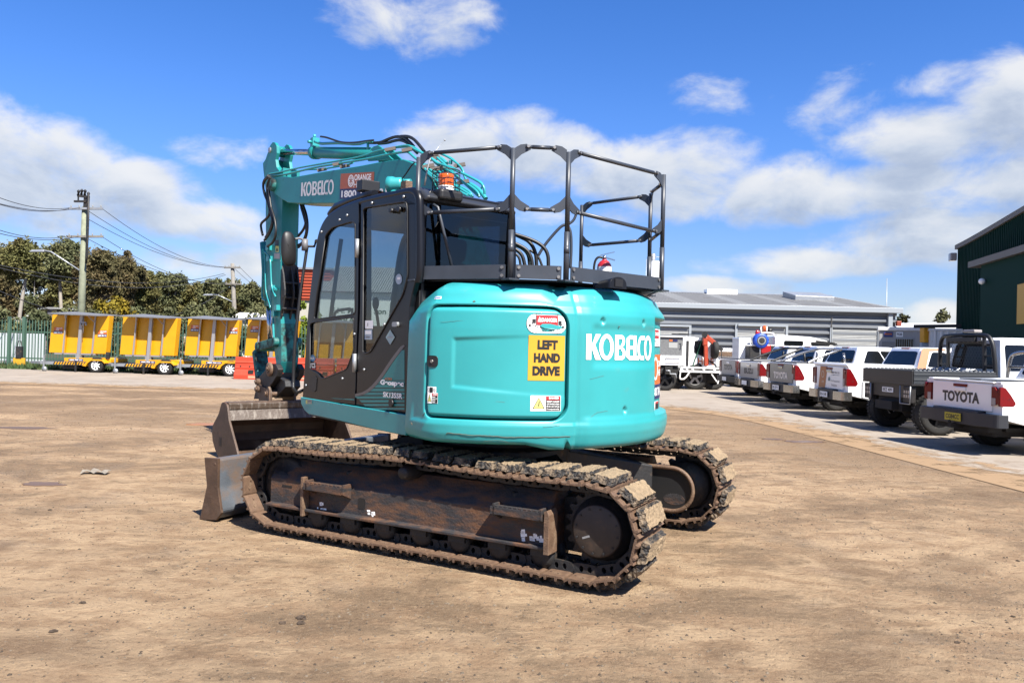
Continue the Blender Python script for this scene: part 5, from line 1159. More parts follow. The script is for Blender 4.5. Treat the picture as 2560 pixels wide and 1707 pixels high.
# far wall, roof, front and rear frames
full = cpoly(front[:-1]) + [uY(A3(*p), CY) for p in out_r[:8]] + [(-.47, 1.9), (-.40, 1.06)]
far_h = [(-.28, 1.75), (-.30, 2.56), (.35, 2.62), (.42, 1.75)]; far_h2 = [(.52, 1.45), (.50, 2.62), (1.0, 2.56), (1.2, 2.40), (1.36, 1.7), (1.40, 1.45)]
cab.prism(full, 'y', CR_, CR_ + .04, holes=[far_h, far_h2])
top = cpoly(front[4:]) + [uY(A3(*p), CY) for p in out_r[1:7]]
CABO = cab.build('cab_shell', DGREY, EX, bevel=.006)
m = MB(UF); tp = [Vector((x, 0, z)) for x, z in top[3:]]; tp = smooth(tp, 1)
for y0, y1, dz0, dz1 in ((CR_ + .002, CR_ + .16, -.05, .012), (CR_ + .16, CY - .16, .012, .012), (CY - .16, CY - .046, .012, -.012)):
    m.grid(lambda u, w: tp[int(round(u * (len(tp) - 1)))] + Vector((0, y0 + (y1 - y0) * w, dz0 + (dz1 - dz0) * w)), len(tp) - 1, 3)
m.grid(lambda u, w: tp[int(round(u * (len(tp) - 1)))] + Vector((0, CR_ + .01 + (CY - CR_ - .06) * w, -.05)), len(tp) - 1, 3)
m.build('roof', mat('charcoal_sunlit', (.034, .038, .047), .4, dirt=(.06, .06, .06), dirt_amt=.2), CABO)  # charcoal with the grazing sun on the roof put into a lighter colour
m = MB(UF); ft = smooth([Vector((x, CY - .028, z)) for x, z in cpoly(front[:1] + front[1:])] + [Vector((x, CY - .028, z)) for x, z in cpoly(out_r[1:9])], 2); m.tube(ft, .032, 12); m.tube([Vector((p.x, CR_ + .03, p.z)) for p in ft], .038, 10); m.build('cab_frame', DGREY, CABO)
# rear wall with its window
rx = -.43; m = MB(UF); m.prism([(CR_ + .02, 1.06), (CY - .06, 1.06), (CY - .06, 2.66), (CY - .12, 2.73), (CR_ + .14, 2.72), (CR_ + .02, 2.66)], 'x', rx, rx + .05, holes=[[(CR_ + .06, 2.02), (CY - .11, 2.02), (CY - .11, 2.60), (CR_ + .06, 2.625)]]); rw = m.build('rear_wall', DGREY, CABO, bevel=.008)
m = MB(UF); m.prism([(CR_ + .03, 1.98), (CY - .085, 1.98), (CY - .085, 2.625), (CR_ + .03, 2.645)], 'x', rx - .012, rx - .004); m.build('rear_window', GLASSD, CABO)
m = MB(UF); m.hexa([(-.47, CR_ + .0, 2.63), (-.47, CY - .04, 2.635), (-.36, CY - .04, 2.70), (-.36, CR_ + .0, 2.66), (-.50, CR_ + .02, 2.66), (-.50, CY - .06, 2.675), (-.34, CY - .05, 2.765), (-.34, CR_ + .06, 2.745)]); m.build('rear_roof_edge', mat('charcoal_sunlit', (.034, .038, .047), .4, dirt=(.06, .06, .06), dirt_amt=.2), CABO, bevel=.02, seg=3)  # same lightened charcoal, sunlight on the rear edge painted in
# front glass
fr_pts = cpoly(front[:9]); m = MB(UF); m.grid(lambda u, w: Vector((fr_pts[int(round(u * 8))][0] - .03, CR_ + .05 + (CY - CR_ - .12) * w, fr_pts[int(round(u * 8))][1])), 8, 1); m.build('front_window', GLASSC, CABO)
m = MB(UF); m.box(-.42, 1.50, CR_ + .02, CY - .05, 1.056, 1.085); m.build('cab_floor', BLACK, CABO)
# door
door.prism(cpoly(out_d), 'y', CY - .040, CY + .004, holes=[cpoly(w_up), cpoly(w_lo)]); CD = door.build('cab_door', DGREY, EX, bevel=.006)
m = MB(UF); m.prism(cpoly(rnd_poly([(200, 1262), (236, 1250), (246, 1266), (240, 1350), (224, 1358), (198, 1340)], 10)), 'y', CY + .0042, CY + .010); m.build('door_handle', BLACK, CD)
for pts in ([(505, 362), (522, 360), (520, 480), (504, 482)], [(488, 1108), (505, 1106), (503, 1228), (487, 1230)]): m = MB(UF); q = cpoly(pts); m.cyl((sum(p[0] for p in q) / 4, CY + .012, q[0][1]), (sum(p[0] for p in q) / 4, CY + .012, q[2][1]), .018, 10); m.build('hinge', GALV, CD)
m = MB(UF)
def gpane(poly, y, mt, par, nm): m = MB(UF); m.prism(poly, 'y', y, y + .005); return m.build(nm, mt, par)
gpane(cpoly(w_up), CY - .014, GLASSC, CD, 'door_window'); gpane(cpoly(w_lo), CY - .014, GLASSC, CD, 'door_window'); gpane(cpoly(w_q), CY - .014, GLASSC, CABO, 'side_window'); gpane(far_h, CR_ + .02, GLASSC, CABO, 'far_window'); gpane(far_h2, CR_ + .02, GLASSC, CABO, 'far_window')
m = MB(UF)
for L_ in (w_up, w_lo, w_q): q = [Vector((x, CY + .003, z)) for x, z in cpoly(L_)]; m.tube(q + [q[0]], .007, 6)
m.build('window_seal', BLACK, CABO)
m = MB(UF)
for p in ((442, 205), (393, 235), (275, 313), (605, 125), (812, 84), (685, 917), (412, 1270), (173, 1314), (553, 1212), (490, 980)): x, z = uY(A3(*p), CY); m.lathe([(.012, .0), (.011, .008), (.004, .011), (0, .011)], (x, CY + .003, z), 'y', 8)
m.build('frame_bolt', GALV, CABO)
m = MB(UF); x, z = uY(A3(758, 917), CY); m.prism(rrect(x - .05, x + .03, z - .018, z + .018, .014), 'y', CY + .0005, CY + .02); m.build('hood_latch', GALV, CABO, bevel=.004)
m = MB(UF); x, z = uY(A3(735, 1430), CY); m.cyl((x, CY, z), (x, CY + .02, z), .03, 12); m.build('side_plug', BLACK, CABO)
m = MB(UF); x, z = uY(A3(760, 172), CY); m.cyl((x + .04, CY - .01, z), (x + .04, CY + .035, z), .018, 12); m.cyl((x - .06, CY - .015, z), (x - .06, CY + .02, z), .02, 12); m.bar((x + .04, CY + .01, z), (x - .06, CY + .008, z), .012, .018); m.build('window_catch', BLACK, CABO)
# swoosh and model lettering
TG = mat('graphic_grey', (.16, .15, .15), .4)
mm = MB(UF); band = smooth([Vector((*p, 0)) for p in ((815, 1055), (740, 1150), (660, 1275), (590, 1352), (520, 1384), (330, 1392))], 3)
def bx(y): 
    for i in range(len(band) - 1):
        if band[i].y <= y <= band[i + 1].y: t = (y - band[i].y) / max(1e-6, band[i + 1].y - band[i].y); return band[i].x + (band[i + 1].x - band[i].x) * t
    return 330
def cadd(mb, pts, mi, d): mb.add([Vector((uY(A3(*p), CY)[0], CY + d, uY(A3(*p), CY)[1])) for p in pts], [list(range(len(pts)))], mi)
y = 1085.
while y < 1478:
    h = 27 * (1 - .50 * (y - 1085) / 393) if y > 1240 else 24.9; y1 = y + h; sl = .13
    l0, l1 = (bx(y) + 8 if y < 1392 else 500 + (y - 1392) * 1.0), (bx(y1) + 8 if y1 < 1392 else 500 + (y1 - 1392) * 1.0)
    cadd(mm, [(l0, y), (815, y), (815, y1), (l1, y1)], 0, .0022); y += 25
for i in range(len(band) - 1):
    a, b = band[i], band[i + 1]; w = 16 * min(1, (i + 2) / 6) * (1 if i < len(band) - 10 else .6); cadd(mm, [(a.x - w * .7, a.y - w * .7), (a.x + 3, a.y + 3), (b.x + 3, b.y + 3), (b.x - w * .7, b.y - w * .7)], 1, .0030)
cadd(mm, [(335, 1397), (488, 1404), (488, 1412), (360, 1402)], 0, .0052)
def lab(mb, txt, p0, p1, p2, mi, d=.005, bold=.03, shear=.0):
    """word whose box has corners p0 bottom-left, p1 bottom-right, p2 top-left (survey points)"""
    a = uY3(A3(*p0), CY + d); b = uY3(A3(*p1), CY + d); c = uY3(A3(*p2), CY + d); word(mb, txt, lambda u, w: a + (b - a) * u + (c - a) * w, mi, bold, shear=shear)
lab(mm, 'Geospec', (654, 1318), (806, 1332), (656, 1276), 2, .0075, .05); lab(mm, 'SK135SR', (672, 1390), (798, 1404), (674, 1356), 2, .0075, .03); lab(mm, 'ACERA', (682, 1278), (730, 1282), (684, 1262), 3, .0075, .02, .3)
mm.build('side_graphic', [TEALB, TG, WHITEM, ORANGED], CABO)
def cabsticker(nm, x0, y0, x1, y1, base, par, items=(), shape=None, y_=None):
    y_ = CY + .0055 if y_ is None else y_; a = uY3(A3(x0, y1), y_); b = uY3(A3(x1, y1), y_); c = uY3(A3(x0, y0), y_); fn = lambda u, w: a + (b - a) * u + (c - a) * w; m = MB(UF); ms = [base]
    m.add([fn(*q) for q in (shape or QUAD[0])], [list(range(len(shape or QUAD[0])))])
    for it in items:
        if it[1] not in ms: ms.append(it[1])
        sf = sub(fn, *it[2]); up = lambda u, w, sf=sf: sf(u, w) + Vector((0, .002, 0))
        if it[0] == 'q': put2d(m, *QUAD, up, ms.index(it[1]))
        else: word(m, it[0], up, ms.index(it[1]), .02)
    return m.build(nm, ms, par)
PALEB = mat('pale_blue_label', (.50, .62, .72), .4)
cabsticker('sticker', 690, 952, 750, 1050, mat('pale_teal_label', (.42, .60, .62), .4), CABO, [('q', GALV, (.2, .45, .8, .55))], [(.5, 0), (1, .5), (.5, 1), (0, .5)])
cabsticker('sticker', 556, 892, 608, 945, WHITEM, CABO, [('J', GREYD, (.25, .3, .4, .7))], y_=CY - .005); cabsticker('sticker', 553, 952, 603, 1016, PALEB, CABO, [('q', WHITEM, (.1, .55, .9, .9)), ('q', GREYD, (.2, .2, .7, .3))], y_=CY - .005)
disc = [(.5 + .5 * cos(2 * pi * k / 20), .5 + .5 * sin(2 * pi * k / 20)) for k in range(20)]
cabsticker('sticker', 755, 588, 797, 656, PALEB, CABO, [('q', WHITEM, (.3, .45, .8, .7))], disc, y_=CY - .005)
cabsticker('eco_sticker', 194, 1116, 232, 1160, mat('eco_blue', (.05, .22, .42), .4), CD, [('ECO', WHITEM, (.2, .35, .8, .65))], disc, y_=CY - .005); cabsticker('eco_sticker', 190, 1166, 234, 1214, INK, CD, [('ITCS', WHITEM, (.05, .28, .95, .92)), ('q', RED, (.05, .05, .95, .2))], y_=CY - .005)
cabsticker('sill_sticker', 168, 1408, 208, 1436, mat('faded_label', (.42, .44, .36), .6), SK, [('q', PYEL, (.05, .1, .3, .9)), ('q', GREYD, (.4, .5, .9, .8))], y_=1.168)
# interior
SEAT = mat('seat_fabric', (.022, .022, .025), .85)
m = MB(UF); m.box(-.16, .36, .46, .94, 1.50, 1.64); m.prism([(-.22, 1.62), (-.08, 1.60), (-.18, 2.22), (-.30, 2.22)], 'y', .47, .93); m.prism([(-.25, 2.24), (-.15, 2.24), (-.18, 2.42), (-.28, 2.42)], 'y', .56, .84); m.box(-.05, .25, .52, .88, 1.09, 1.50); m.build('seat', SEAT, CABO, bevel=.04, seg=3)
for yy in (.34, .99): m = MB(UF); m.box(-.18, .48, yy - .06, yy + .06, 1.12, 1.72); m.tube([(.40, yy, 1.72), (.45, yy, 1.86)], .014, 8); m.ball((.46, yy, 1.91), (.032, .028, .055)); m.build('console', BLACK, CABO, bevel=.02)
m = MB(UF); m.tube([(.98, .62, 1.08), (.92, .62, 1.7)], .016, 8); m.tube([(.98, .80, 1.08), (.92, .80, 1.7)], .016, 8); m.box(.9, .95, .56, .67, 1.1, 1.14); m.build('travel_lever', BLACK, CABO)
m = MB(UF); m.box(.78, .84, .34, .52, 1.72, 1.90); m.build('monitor', BLACK, CABO, bevel=.01)
m = MB(UF); q = [uY3(A3(*p), CY - .04) for p in ((352, 868), (362, 838), (378, 826), (455, 815), (470, 820), (474, 850))]; m.tube(q, .013, 8); m.build('grab_handle', BLACK, CABO)
m = MB(UF); q = [uY3(A3(*p), .95) for p in ((400, 360), (372, 560), (330, 880))]; m.tube(q, .02, 8); m.build('wiper_post', BLACK, CABO)
# roof furniture
m = MB(UF); vz = [uY3(A1(*p), CY - .10) + Vector((0, 0, -.022)) for p in ((1020, 618), (1065, 560), (1180, 512), (1280, 478), (1345, 466))]
m.grid(lambda u, w: vz[min(4, int(round(u * 4)))] + Vector((0, -.78 * w, -.035)), 4, 2); m.grid(lambda u, w: vz[min(4, int(round(u * 4)))] + Vector((0, -.78 * w, .03)), 4, 2)
m.tube([v + Vector((0, 0, -.002)) for v in vz], .036, 8); m.tube([v + Vector((0, -.78, -.002)) for v in vz], .036, 8); m.build('roof_visor', DGREY, CABO)
m = MB(UF); a = uY3(A1(1298, 430), .98); m.box(a.x - .05, a.x + .06, a.y - .085, a.y + .085, a.z - .05, a.z + .045); m.cyl((a.x, a.y, a.z - .05), (a.x, a.y, a.z - .11), .02, 8); m.build('work_lamp', BLACK, CABO, bevel=.012)
a = uY3(VD(470, 900), 1.0); b = uY3(VD(500, 1035), 1.0); m = MB(UF @ Matrix.Translation(a) @ Matrix.Rotation(radians(40), 4, 'Z'))
m.lathe([(0, -.07), (.050, -.065), (.058, -.045), (.058, .0), (.066, .02), (.068, .062), (.056, .068)], (0, 0, 0), 'x', 22, 0); m.lathe([(.056, .068), (.05, .058), (.03, .052), (0, .05)], (0, 0, 0), 'x', 18, 1); m.cyl((-.06, 0, .01), (-.13, 0, .01), .034, 14, 0); m.lathe([(.0, b.z - a.z), (.050, b.z - a.z), (.046, b.z - a.z + .012), (.030, b.z - a.z + .03), (.027, -.04)], (0, 0, 0), 'z', 16, 0); m.build('horn_lamp', [TEAL, BLACK], CABO)
m = MB(UF); q = [uY3(VD(*p), .98) for p in ((545, 880), (560, 820), (640, 730), (740, 570), (800, 520))]; m.tube(smooth(q, 2), .006, 6); m.build('lamp_cable', HOSE, CABO)
m = MB(UF); a = uY3(VD(645, 925), .98); m.box(a.x - .05, a.x + .03, a.y - .03, a.y + .03, a.z - .03, a.z + .035); m.build('roof_bracket', RUSTS, CABO)
m = MB(UF); bx_, by_ = -.44, .90; m.box(bx_ - .09, bx_ + .10, by_ - .105, by_ + .105, 2.655, 2.742); BP = m.build('beacon', BLACK, EX, bevel=.025, seg=3)
AMBER = mat('amber_beacon_plastic', (.80, .14, .008), .15, coat=1)
m = MB(UF); m.lathe([(.062, 2.742), (.062, 2.775)], (bx_, by_, 0), 'z', 20, 1); m.lathe([(.058, 2.775)] + [(.059 + .003 * (k % 2), 2.777 + .0105 * k) for k in range(9)] + [(.045, 2.872), (0, 2.876)], (bx_, by_, 0), 'z', 24, 0); m.build('beacon_lens', [AMBER, WHITEM], BP)
m = MB(UF)
for k in range(14): a = 2 * pi * k / 14; m.tube([(bx_ + .105 * cos(a), by_ + .105 * sin(a), 2.735), (bx_ + .105 * cos(a), by_ + .105 * sin(a), 2.892)], .0022, 4)
for z in (2.75, 2.785, 2.82, 2.855, 2.89): m.tube([(bx_ + .105 * cos(2 * pi * k / 24), by_ + .105 * sin(2 * pi * k / 24), z) for k in range(25)], .0025 if z < 2.89 else .004, 4)
m.build('beacon_cage', BLACK, BP)
m = MB(UF); q = [uX3(VD(*p), -.40) for p in ((965, 915), (1010, 640), (1070, 420), (1120, 360), (1200, 265), (1308, 140))]; m.tube(q, [.007, .006, .005, .003, .002, .002], 5); m.ball(q[-1], .008, 8); m.build('antenna', GALV, CABO)

# mirror and front grab rail
m = MB(UF); mx_ = 1.72; q = [uX3(VC(*p), mx_) for p in ((600, 75), (585, 180), (540, 480), (490, 900), (460, 1200), (450, 1560))] + [uX3(VA(*p), mx_ - .03) for p in ((1110, 560), (1130, 610), (1170, 640))]; m.tube(smooth(q, 2), .016, 8)
q2 = [uX3(VC(*p), mx_) for p in ((555, 68), (680, 70), (695, 15))] ; m.tube(q2, .012, 6); m.tube([q2[-1], uY3(A3(238, 370), CY - .02)], .014, 6); m.tube([uX3(VA(1160, 640), mx_), uY3(VA(1245, 600), CY - .02)], .016, 6); GR = m.build('grab_rail', BLACK, EX)
a = uX3(VC(575, 60), mx_); m = MB(UF); m.cyl((a.x, a.y, a.z - .05), (a.x, a.y, a.z + .06), .03, 10); m.tube(smooth([uX3(VC(*p), mx_) for p in ((575, 30), (560, 0), (520, -20), (470, -10))], 1), .011, 6); m.build('mirror_bracket', GREYD, GR)
sg = lambda t: abs(t) ** .72 * (1 if t > 0 else -1)
c = uX3(VC(398, 95), mx_ + .02); m = MB(UF)
m.grid(lambda u, w: Vector((c.x + .035 * sin(pi * w) * 0 - .045 * cos(pi * w * .5), c.y + .074 * sin(pi * w * .5) * sg(cos(2 * pi * u)) * (1 - .10 * sin(2 * pi * u)) + .012 * sin(2 * pi * u), c.z + .165 * sin(pi * w * .5) * sg(sin(2 * pi * u)) + .03 * sin(2 * pi * u) * 0)), 28, 8); m.grid(lambda u, w: Vector((c.x + .004, c.y + .072 * w * sg(cos(2 * pi * u)) * (1 - .10 * sin(2 * pi * u)) + .012 * w * sin(2 * pi * u), c.z + .162 * w * sg(sin(2 * pi * u)))), 28, 2, 1); m.build('mirror', [BLACK, CHROME], GR)

# ---------------------------------------------------------------- guard rails on the deck
PO = [(-.40, 1.12), (-1.07, .753), (-1.284, .42), (-1.20, -.683), (.083, -.988), (-.689, -1.099)]
PT = [2.965, 2.975, 2.965, 2.985, 2.94, 2.96]
GRP = thing('guard_rail', None, None); GRP.parent = EX; GRP.matrix_local = UF
for i, ((x, y), zt) in enumerate(zip(PO, PT)):
    m = MB(); m.cyl((x, y, 2.048), (x, y, 2.40), .0205, 14); m.cyl((x, y, 2.40), (x, y, zt), .0178, 14); m.box(x - .045, x + .045, y - .045, y + .045, 2.0465, 2.0585)
    if i in (1, 2): m.cyl((x, y, 2.245), (x, y, 2.30), .0215, 12)
    m.build('post', RGREY, GRP)
def rail(a, b, z, dz, bolt=True, ends=(1, 1), zb=None):
    """tube between two posts hung from cranked plates"""
    A = Vector((*PO[a], z)); B = Vector((*PO[b], z if zb is None else zb)); d = (B - A); d.z = 0; d.normalize(); w = Vector((d.y, -d.x, 0))
    p0 = A + d * .10 + Vector((0, 0, dz)); p1 = B - d * .10 + Vector((0, 0, dz)); m = MB(); m.tube([p0 + d * .035, p1 - d * .035], .0150, 12); m.cyl(p0 - d * .012 + w * 0, p0 + d * .035, .0135, 10); m.cyl(p1 + d * .012, p1 - d * .035, .0135, 10)
    for (P_, q, sg) in ((A, p0, 1), (B, p1, -1)):
        e = d * sg; base = P_ + e * .014; pr = [(base + Vector((0, 0, dz * .0 - .055 * (1 if dz > 0 else -1))), base + Vector((0, 0, .035 * (1 if dz > 0 else -1)))), (P_ + e * .06 + Vector((0, 0, dz * .45 - .03 * (1 if dz > 0 else -1))), P_ + e * .05 + Vector((0, 0, dz * .62 + .03 * (1 if dz > 0 else -1)))), (q + e * .025 + Vector((0, 0, -.019 * (1 if dz > 0 else -1))), q - e * .005 + Vector((0, 0, .020 * (1 if dz > 0 else -1))))]
        for (a0, a1), (b0, b1) in zip(pr, pr[1:]):
            o = w * -.004; t = w * .008; m.hexa([a0 + o, b0 + o, b0 + o + t, a0 + o + t, a1 + o, b1 + o, b1 + o + t, a1 + o + t])
        m.cyl(q + e * .005 + w * .004, q + e * .005 + w * .024, .0105, 6, 1, smooth=False)
    m.build('rail_tube', [RGREY, STEEL], GRP)
for a, b in ((0, 1), (1, 2), (2, 3)):
    rail(a, b, PT[1] - .03 if a < 2 else PT[2] - .03, .045, zb=(PT[3] - .05 if b == 3 else None)); rail(a, b, 2.60, -.050, zb=2.57 if b == 3 else None)
rail(4, 5, 2.90, .045); rail(4, 5, 2.60, -.05)
rail(5, 3, 2.93, .03, zb=2.90); rail(5, 3, 2.57, -.03)
def board(a, b, z0=2.058, z1=2.156, out=.03):
    A = Vector((*PO[a], 0)); B = Vector((*PO[b], 0)); d = (B - A).normalized(); w = Vector((d.y, -d.x, 0)) * (1 if Vector((d.y, -d.x, 0)).dot(A + B) > 0 else -1); A += d * .035; B -= d * .035
    m = MB(); m.hexa([A + w * .008 + Vector((0, 0, z0)), B + w * .008 + Vector((0, 0, z0)), B + w * .016 + Vector((0, 0, z0)), A + w * .016 + Vector((0, 0, z0)), A + w * .008 + Vector((0, 0, z1)), B + w * .008 + Vector((0, 0, z1)), B + w * .016 + Vector((0, 0, z1)), A + w * .016 + Vector((0, 0, z1))]); 
    for q, e in ((A, d), (B, -d)):
        for z in (z0 + .02, z1 - .02): p = q + e * .022 + Vector((0, 0, z)); m.cyl(p + w * .0165, p + w * .026, .0125, 6, 1, smooth=False)
    m.build('toe_board', [RGREY, STEEL], GRP)
for a, b in ((0, 1), (1, 2), (2, 3), (3, 5), (5, 4)): board(a, b)
m = MB(); x, y = PO[0]; m.tube([(x - .06, y - .10, 2.62), (x - .09, y - .12, 2.60), (x - .15, y - .25, 2.06)], .012, 8); m.build('stay', RGREY, GRP)
m = MB(); cx = sum(p[0] for p in PO[:4]) / 4; m.prism([(PO[0][0] - .03, PO[0][1] - .06), (PO[1][0] + .03, PO[1][1] - .03), (PO[2][0] + .05, PO[2][1]), (PO[3][0] + .05, PO[3][1] + .02), (PO[5][0], PO[5][1] + .05), (.05, -.95), (-.2, .1), (-.46, .15), (-.46, 1.05)], 'z', 2.046, 2.058); m.build('deck_plate', DGREY, GRP)
# curved hand rail behind the second post and its foot
def wr(px, py, Y): return (at(px, py, Y) - XC)
m = MB(); HRL = [wr(*A2(*p), 6.9) for p in ((1130, 975), (1180, 890), (1300, 750), (1345, 722), (1372, 735), (1395, 780), (1400, 900), (1392, 1080))]; m.tube(smooth(HRL, 2), .013, 10); m.tube(smooth([wr(*A2(*p), 7.0) for p in ((1440, 635), (1420, 690), (1370, 725))], 2), .012, 8); m.build('hand_rail', RGREY, EX)
# camera housing on the counterweight
q0 = body_sv(*A2(1800, 1270))[0]; c0, n0 = outl(q0); t0 = Vector((n0.y, -n0.x, 0)); ce = c0 - n0 * .10 + Vector((0, 0, 2.04)); m = MB(UF)
def hs(u, w):
    a = pi * u; k = .55 + .45 * w; return ce + n0 * (.02 + .16 * w - .10) + t0 * (.085 * cos(a) * (1.25 - .25 * w)) + Vector((0, 0, (.030 + .055 * k) * sin(a) ** .6 - .02))
m.grid(hs, 16, 6); m.add([hs(k / 16, 1) for k in range(17)], [list(range(17))]); CH = m.build('camera_hood', DGREY, EX)
m = MB(UF); c1 = ce + n0 * .082 + Vector((0, 0, .022)); m.hexa([c1 + t0 * x + n0 * y + Vector((0, 0, z)) for z in (-.028, .028) for x, y in ((-.04, 0), (.04, 0), (.04, .004), (-.04, .004))]); m.build('camera_glass', INK, CH)
# hoses from boom to deck
m = MB()
for k, (pp, Y) in enumerate(((((870, 770), (960, 815), (1060, 860), (1110, 950), (1115, 1060)), 6.75), (((930, 800), (1060, 840), (1160, 890), (1210, 960), (1212, 1065)), 6.7), (((865, 850), (960, 885), (1040, 930), (1075, 1000), (1080, 1060)), 6.7), (((865, 900), (940, 920), (1000, 970), (1020, 1060)), 6.65), (((880, 880), (980, 900), (1050, 960), (1060, 1060)), 6.8), (((860, 940), (930, 950), (975, 990), (985, 1060)), 6.6), (((1060, 930), (1130, 980), (1160, 1060)), 6.9))):
    m.tube(smooth([wr(*A2(*p), Y) for p in pp], 3), .0160 if k < 5 else .011, 8)
m.build('deck_hose', HOSE, EX)

# ---------------------------------------------------------------- boom
BY0, BY1 = .10, -.24
upper_b = [VB(565, 578), VB(1000, 500), VB(1500, 420), VB(1680, 385), VD(150, 520), VD(500, 470), VD(600, 468), VD(780, 535), VD(870, 595), VD(980, 690), VD(1060, 800), VD(1130, 950)]
tip_b = [VB(1100, 943), VB(660, 945), VB(500, 935), VB(420, 888), VB(320, 815), VB(268, 760), VB(248, 700), VB(262, 640), VB(320, 590), VB(420, 560)]
poly = [uY(p, BY0) for p in upper_b] + [(.62, 2.55), (.10, 1.62), (.12, 1.42), (.30, 1.35), (.46, 1.45), (1.35, 2.60), (1.85, 2.94), (2.5, 3.10)] + [uY(p, BY0) for p in tip_b]
m = MB(UF); m.prism(poly, 'y', BY1, BY0); BOOM = m.build('boom', TEALB, EX, bevel=.008)
px0, pz0 = uY(VB(310, 690), BY0); m = MB(UF); m.lathe([(0, BY0 + .05), (.075, BY0 + .05), (.085, BY0 + .035), (.085, BY0 + .002)], (px0, 0, pz0), 'y', 20); m.build('boom_pin', TEALW, BOOM)
def bface(p, d=.003): x, z = uY(p, BY0 + d); return Vector((x, BY0 + d, z))
def bquad(pbl, pbr, ptl, d=.003): a, b, c = bface(pbl, d), bface(pbr, d), bface(ptl, d); return lambda u, w: a + (b - a) * u + (c - a) * w
m = MB(UF); put2d(m, LP, LF, bquad(VB(684, 845), VB(1140, 815), VB(692, 655))); m.build('logo_lettering', mat('boom_white_decal', (.70, .70, .70), .5), BOOM)
m = MB(UF); f = bquad(VB(1232, 745), VB(1700, 735), VB(1243, 530)); put2d(m, *QUAD, f, 0); g = lambda x0, y0, x1, y1: sub(bquad(VB(1232, 745), VB(1700, 735), VB(1243, 530), .0045), x0, y0, x1, y1)
put2d(m, *ring2(.5, .5, .5, .5, .13), g(.24, .12, .42, .90), 2)
for k in range(8): a = k * pi / 4; put2d(m, [(.5 + .10 * cos(a), .5 + .1 * sin(a)), (.5 + .36 * cos(a - .3), .5 + .36 * sin(a - .3)), (.5 + .36 * cos(a + .3), .5 + .36 * sin(a + .3))], [[0, 1, 2]], g(.24, .12, .42, .90), 2)
word(m, 'ORANGE', g(.43, .52, .92, .90), 2, .03); word(m, 'HIRE', g(.42, .08, .76, .46), 2, .0)
f2 = bquad(VB(1226, 888), VB(1700, 872), VB(1232, 745)); put2d(m, *QUAD, f2, 1); word(m, '1800 704 121', sub(bquad(VB(1226, 888), VB(1700, 872), VB(1232, 745), .0045), .05, .16, 1.35, .84), 2, .03); m.build('hire_sticker', [mat('boom_orange_decal', (.60, .15, .045), .5), NAVY, WHITEM], BOOM)
# cylinder saddle and arm cylinder
m = MB(UF); sad = [uY(VD(*p), 0) for p in ((-40, 420), (20, 330), (90, 250), (170, 225), (230, 270), (300, 360), (420, 470), (0, 500))]; m.prism(sad, 'y', -.02, .0); m.prism([(x, z) for x, z in sad], 'y', -.16, -.14); m.build('cylinder_saddle', TEALB, BOOM, bevel=.004)
CYC = -.07; c0 = uY3(VD(165, 375), CYC); c1 = uY3(VB(905, 234), CYC); c2 = uY3(VB(870, 225), CYC); c3 = uY3(VB(395, 188), CYC); dr = (c1 - c0).normalized()
c1 = c0 + dr * (c1 - c0).length; c3 = c0 + dr * (c3 - c0).length
m = MB(UF); m.tube([c0, c1], .074, 20); m.tube([c1 - dr * .02, c1 + dr * .09], .088, 20); m.lathe([(0, -.06), (.07, -.06), (.07, .06), (0, .06)], c0, 'y', 16); AC = m.build('arm_cylinder', TEALB, EX)
m = MB(UF); m.tube([c1, c3 - dr * .05], .042, 14); m.build('cylinder_rod', CHROME, AC); m = MB(UF); m.lathe([(0, -.075), (.075, -.075), (.075, .075), (0, .075)], c3, 'y', 18); m.tube([c3, c3 - dr * .12], [.07, .045], 14); m.build('rod_eye', TEALB, AC)
m = MB(UF)
m.tube(smooth([uY3(VB(*p), CYC + .05) for p in ((880, 80), (960, 110), (1060, 105), (1250, 100), (1480, 120), (1620, 80), (1680, 70))], 1), .018, 8); m.tube([uY3(VB(*p), CYC + .05) for p in ((1620, 75), (1625, 180), (1600, 235))], .016, 8); m.box(c1.x - .01, c1.x + .07, CYC - .03, CYC + .06, c1.z + .07, c1.z + .19); m.cyl((c1.x + .03, CYC + .02, c1.z + .19), (c1.x + .03, CYC + .02, c1.z + .235), .02, 8); m.cyl((c1.x + .03, CYC + .06, c1.z + .13), (c1.x + .03, CYC + .11, c1.z + .13), .02, 8); m.build('cylinder_pipe', TEAL, AC)
m = MB(UF); m.tube(smooth([uY3(VB(*p), CYC + .06) for p in ((960, 10), (1040, 20), (1150, 60), (1260, 95), (1430, 98), (1600, 72), (1700, 62))], 2), .012, 6)
for pp in (((0, 185), (200, 190), (330, 130), (480, 75), (620, 95), (700, 160), (780, 250)), ((560, 78), (680, 75), (780, 120), (870, 220), (960, 335)), ((180, 200), (330, 190), (450, 150), (560, 135), (680, 190), (760, 280), (840, 360))): m.tube(smooth([uY3(VD(*p), CYC) for p in pp], 3), .017, 8)
m.build('boom_hose', HOSE, BOOM)
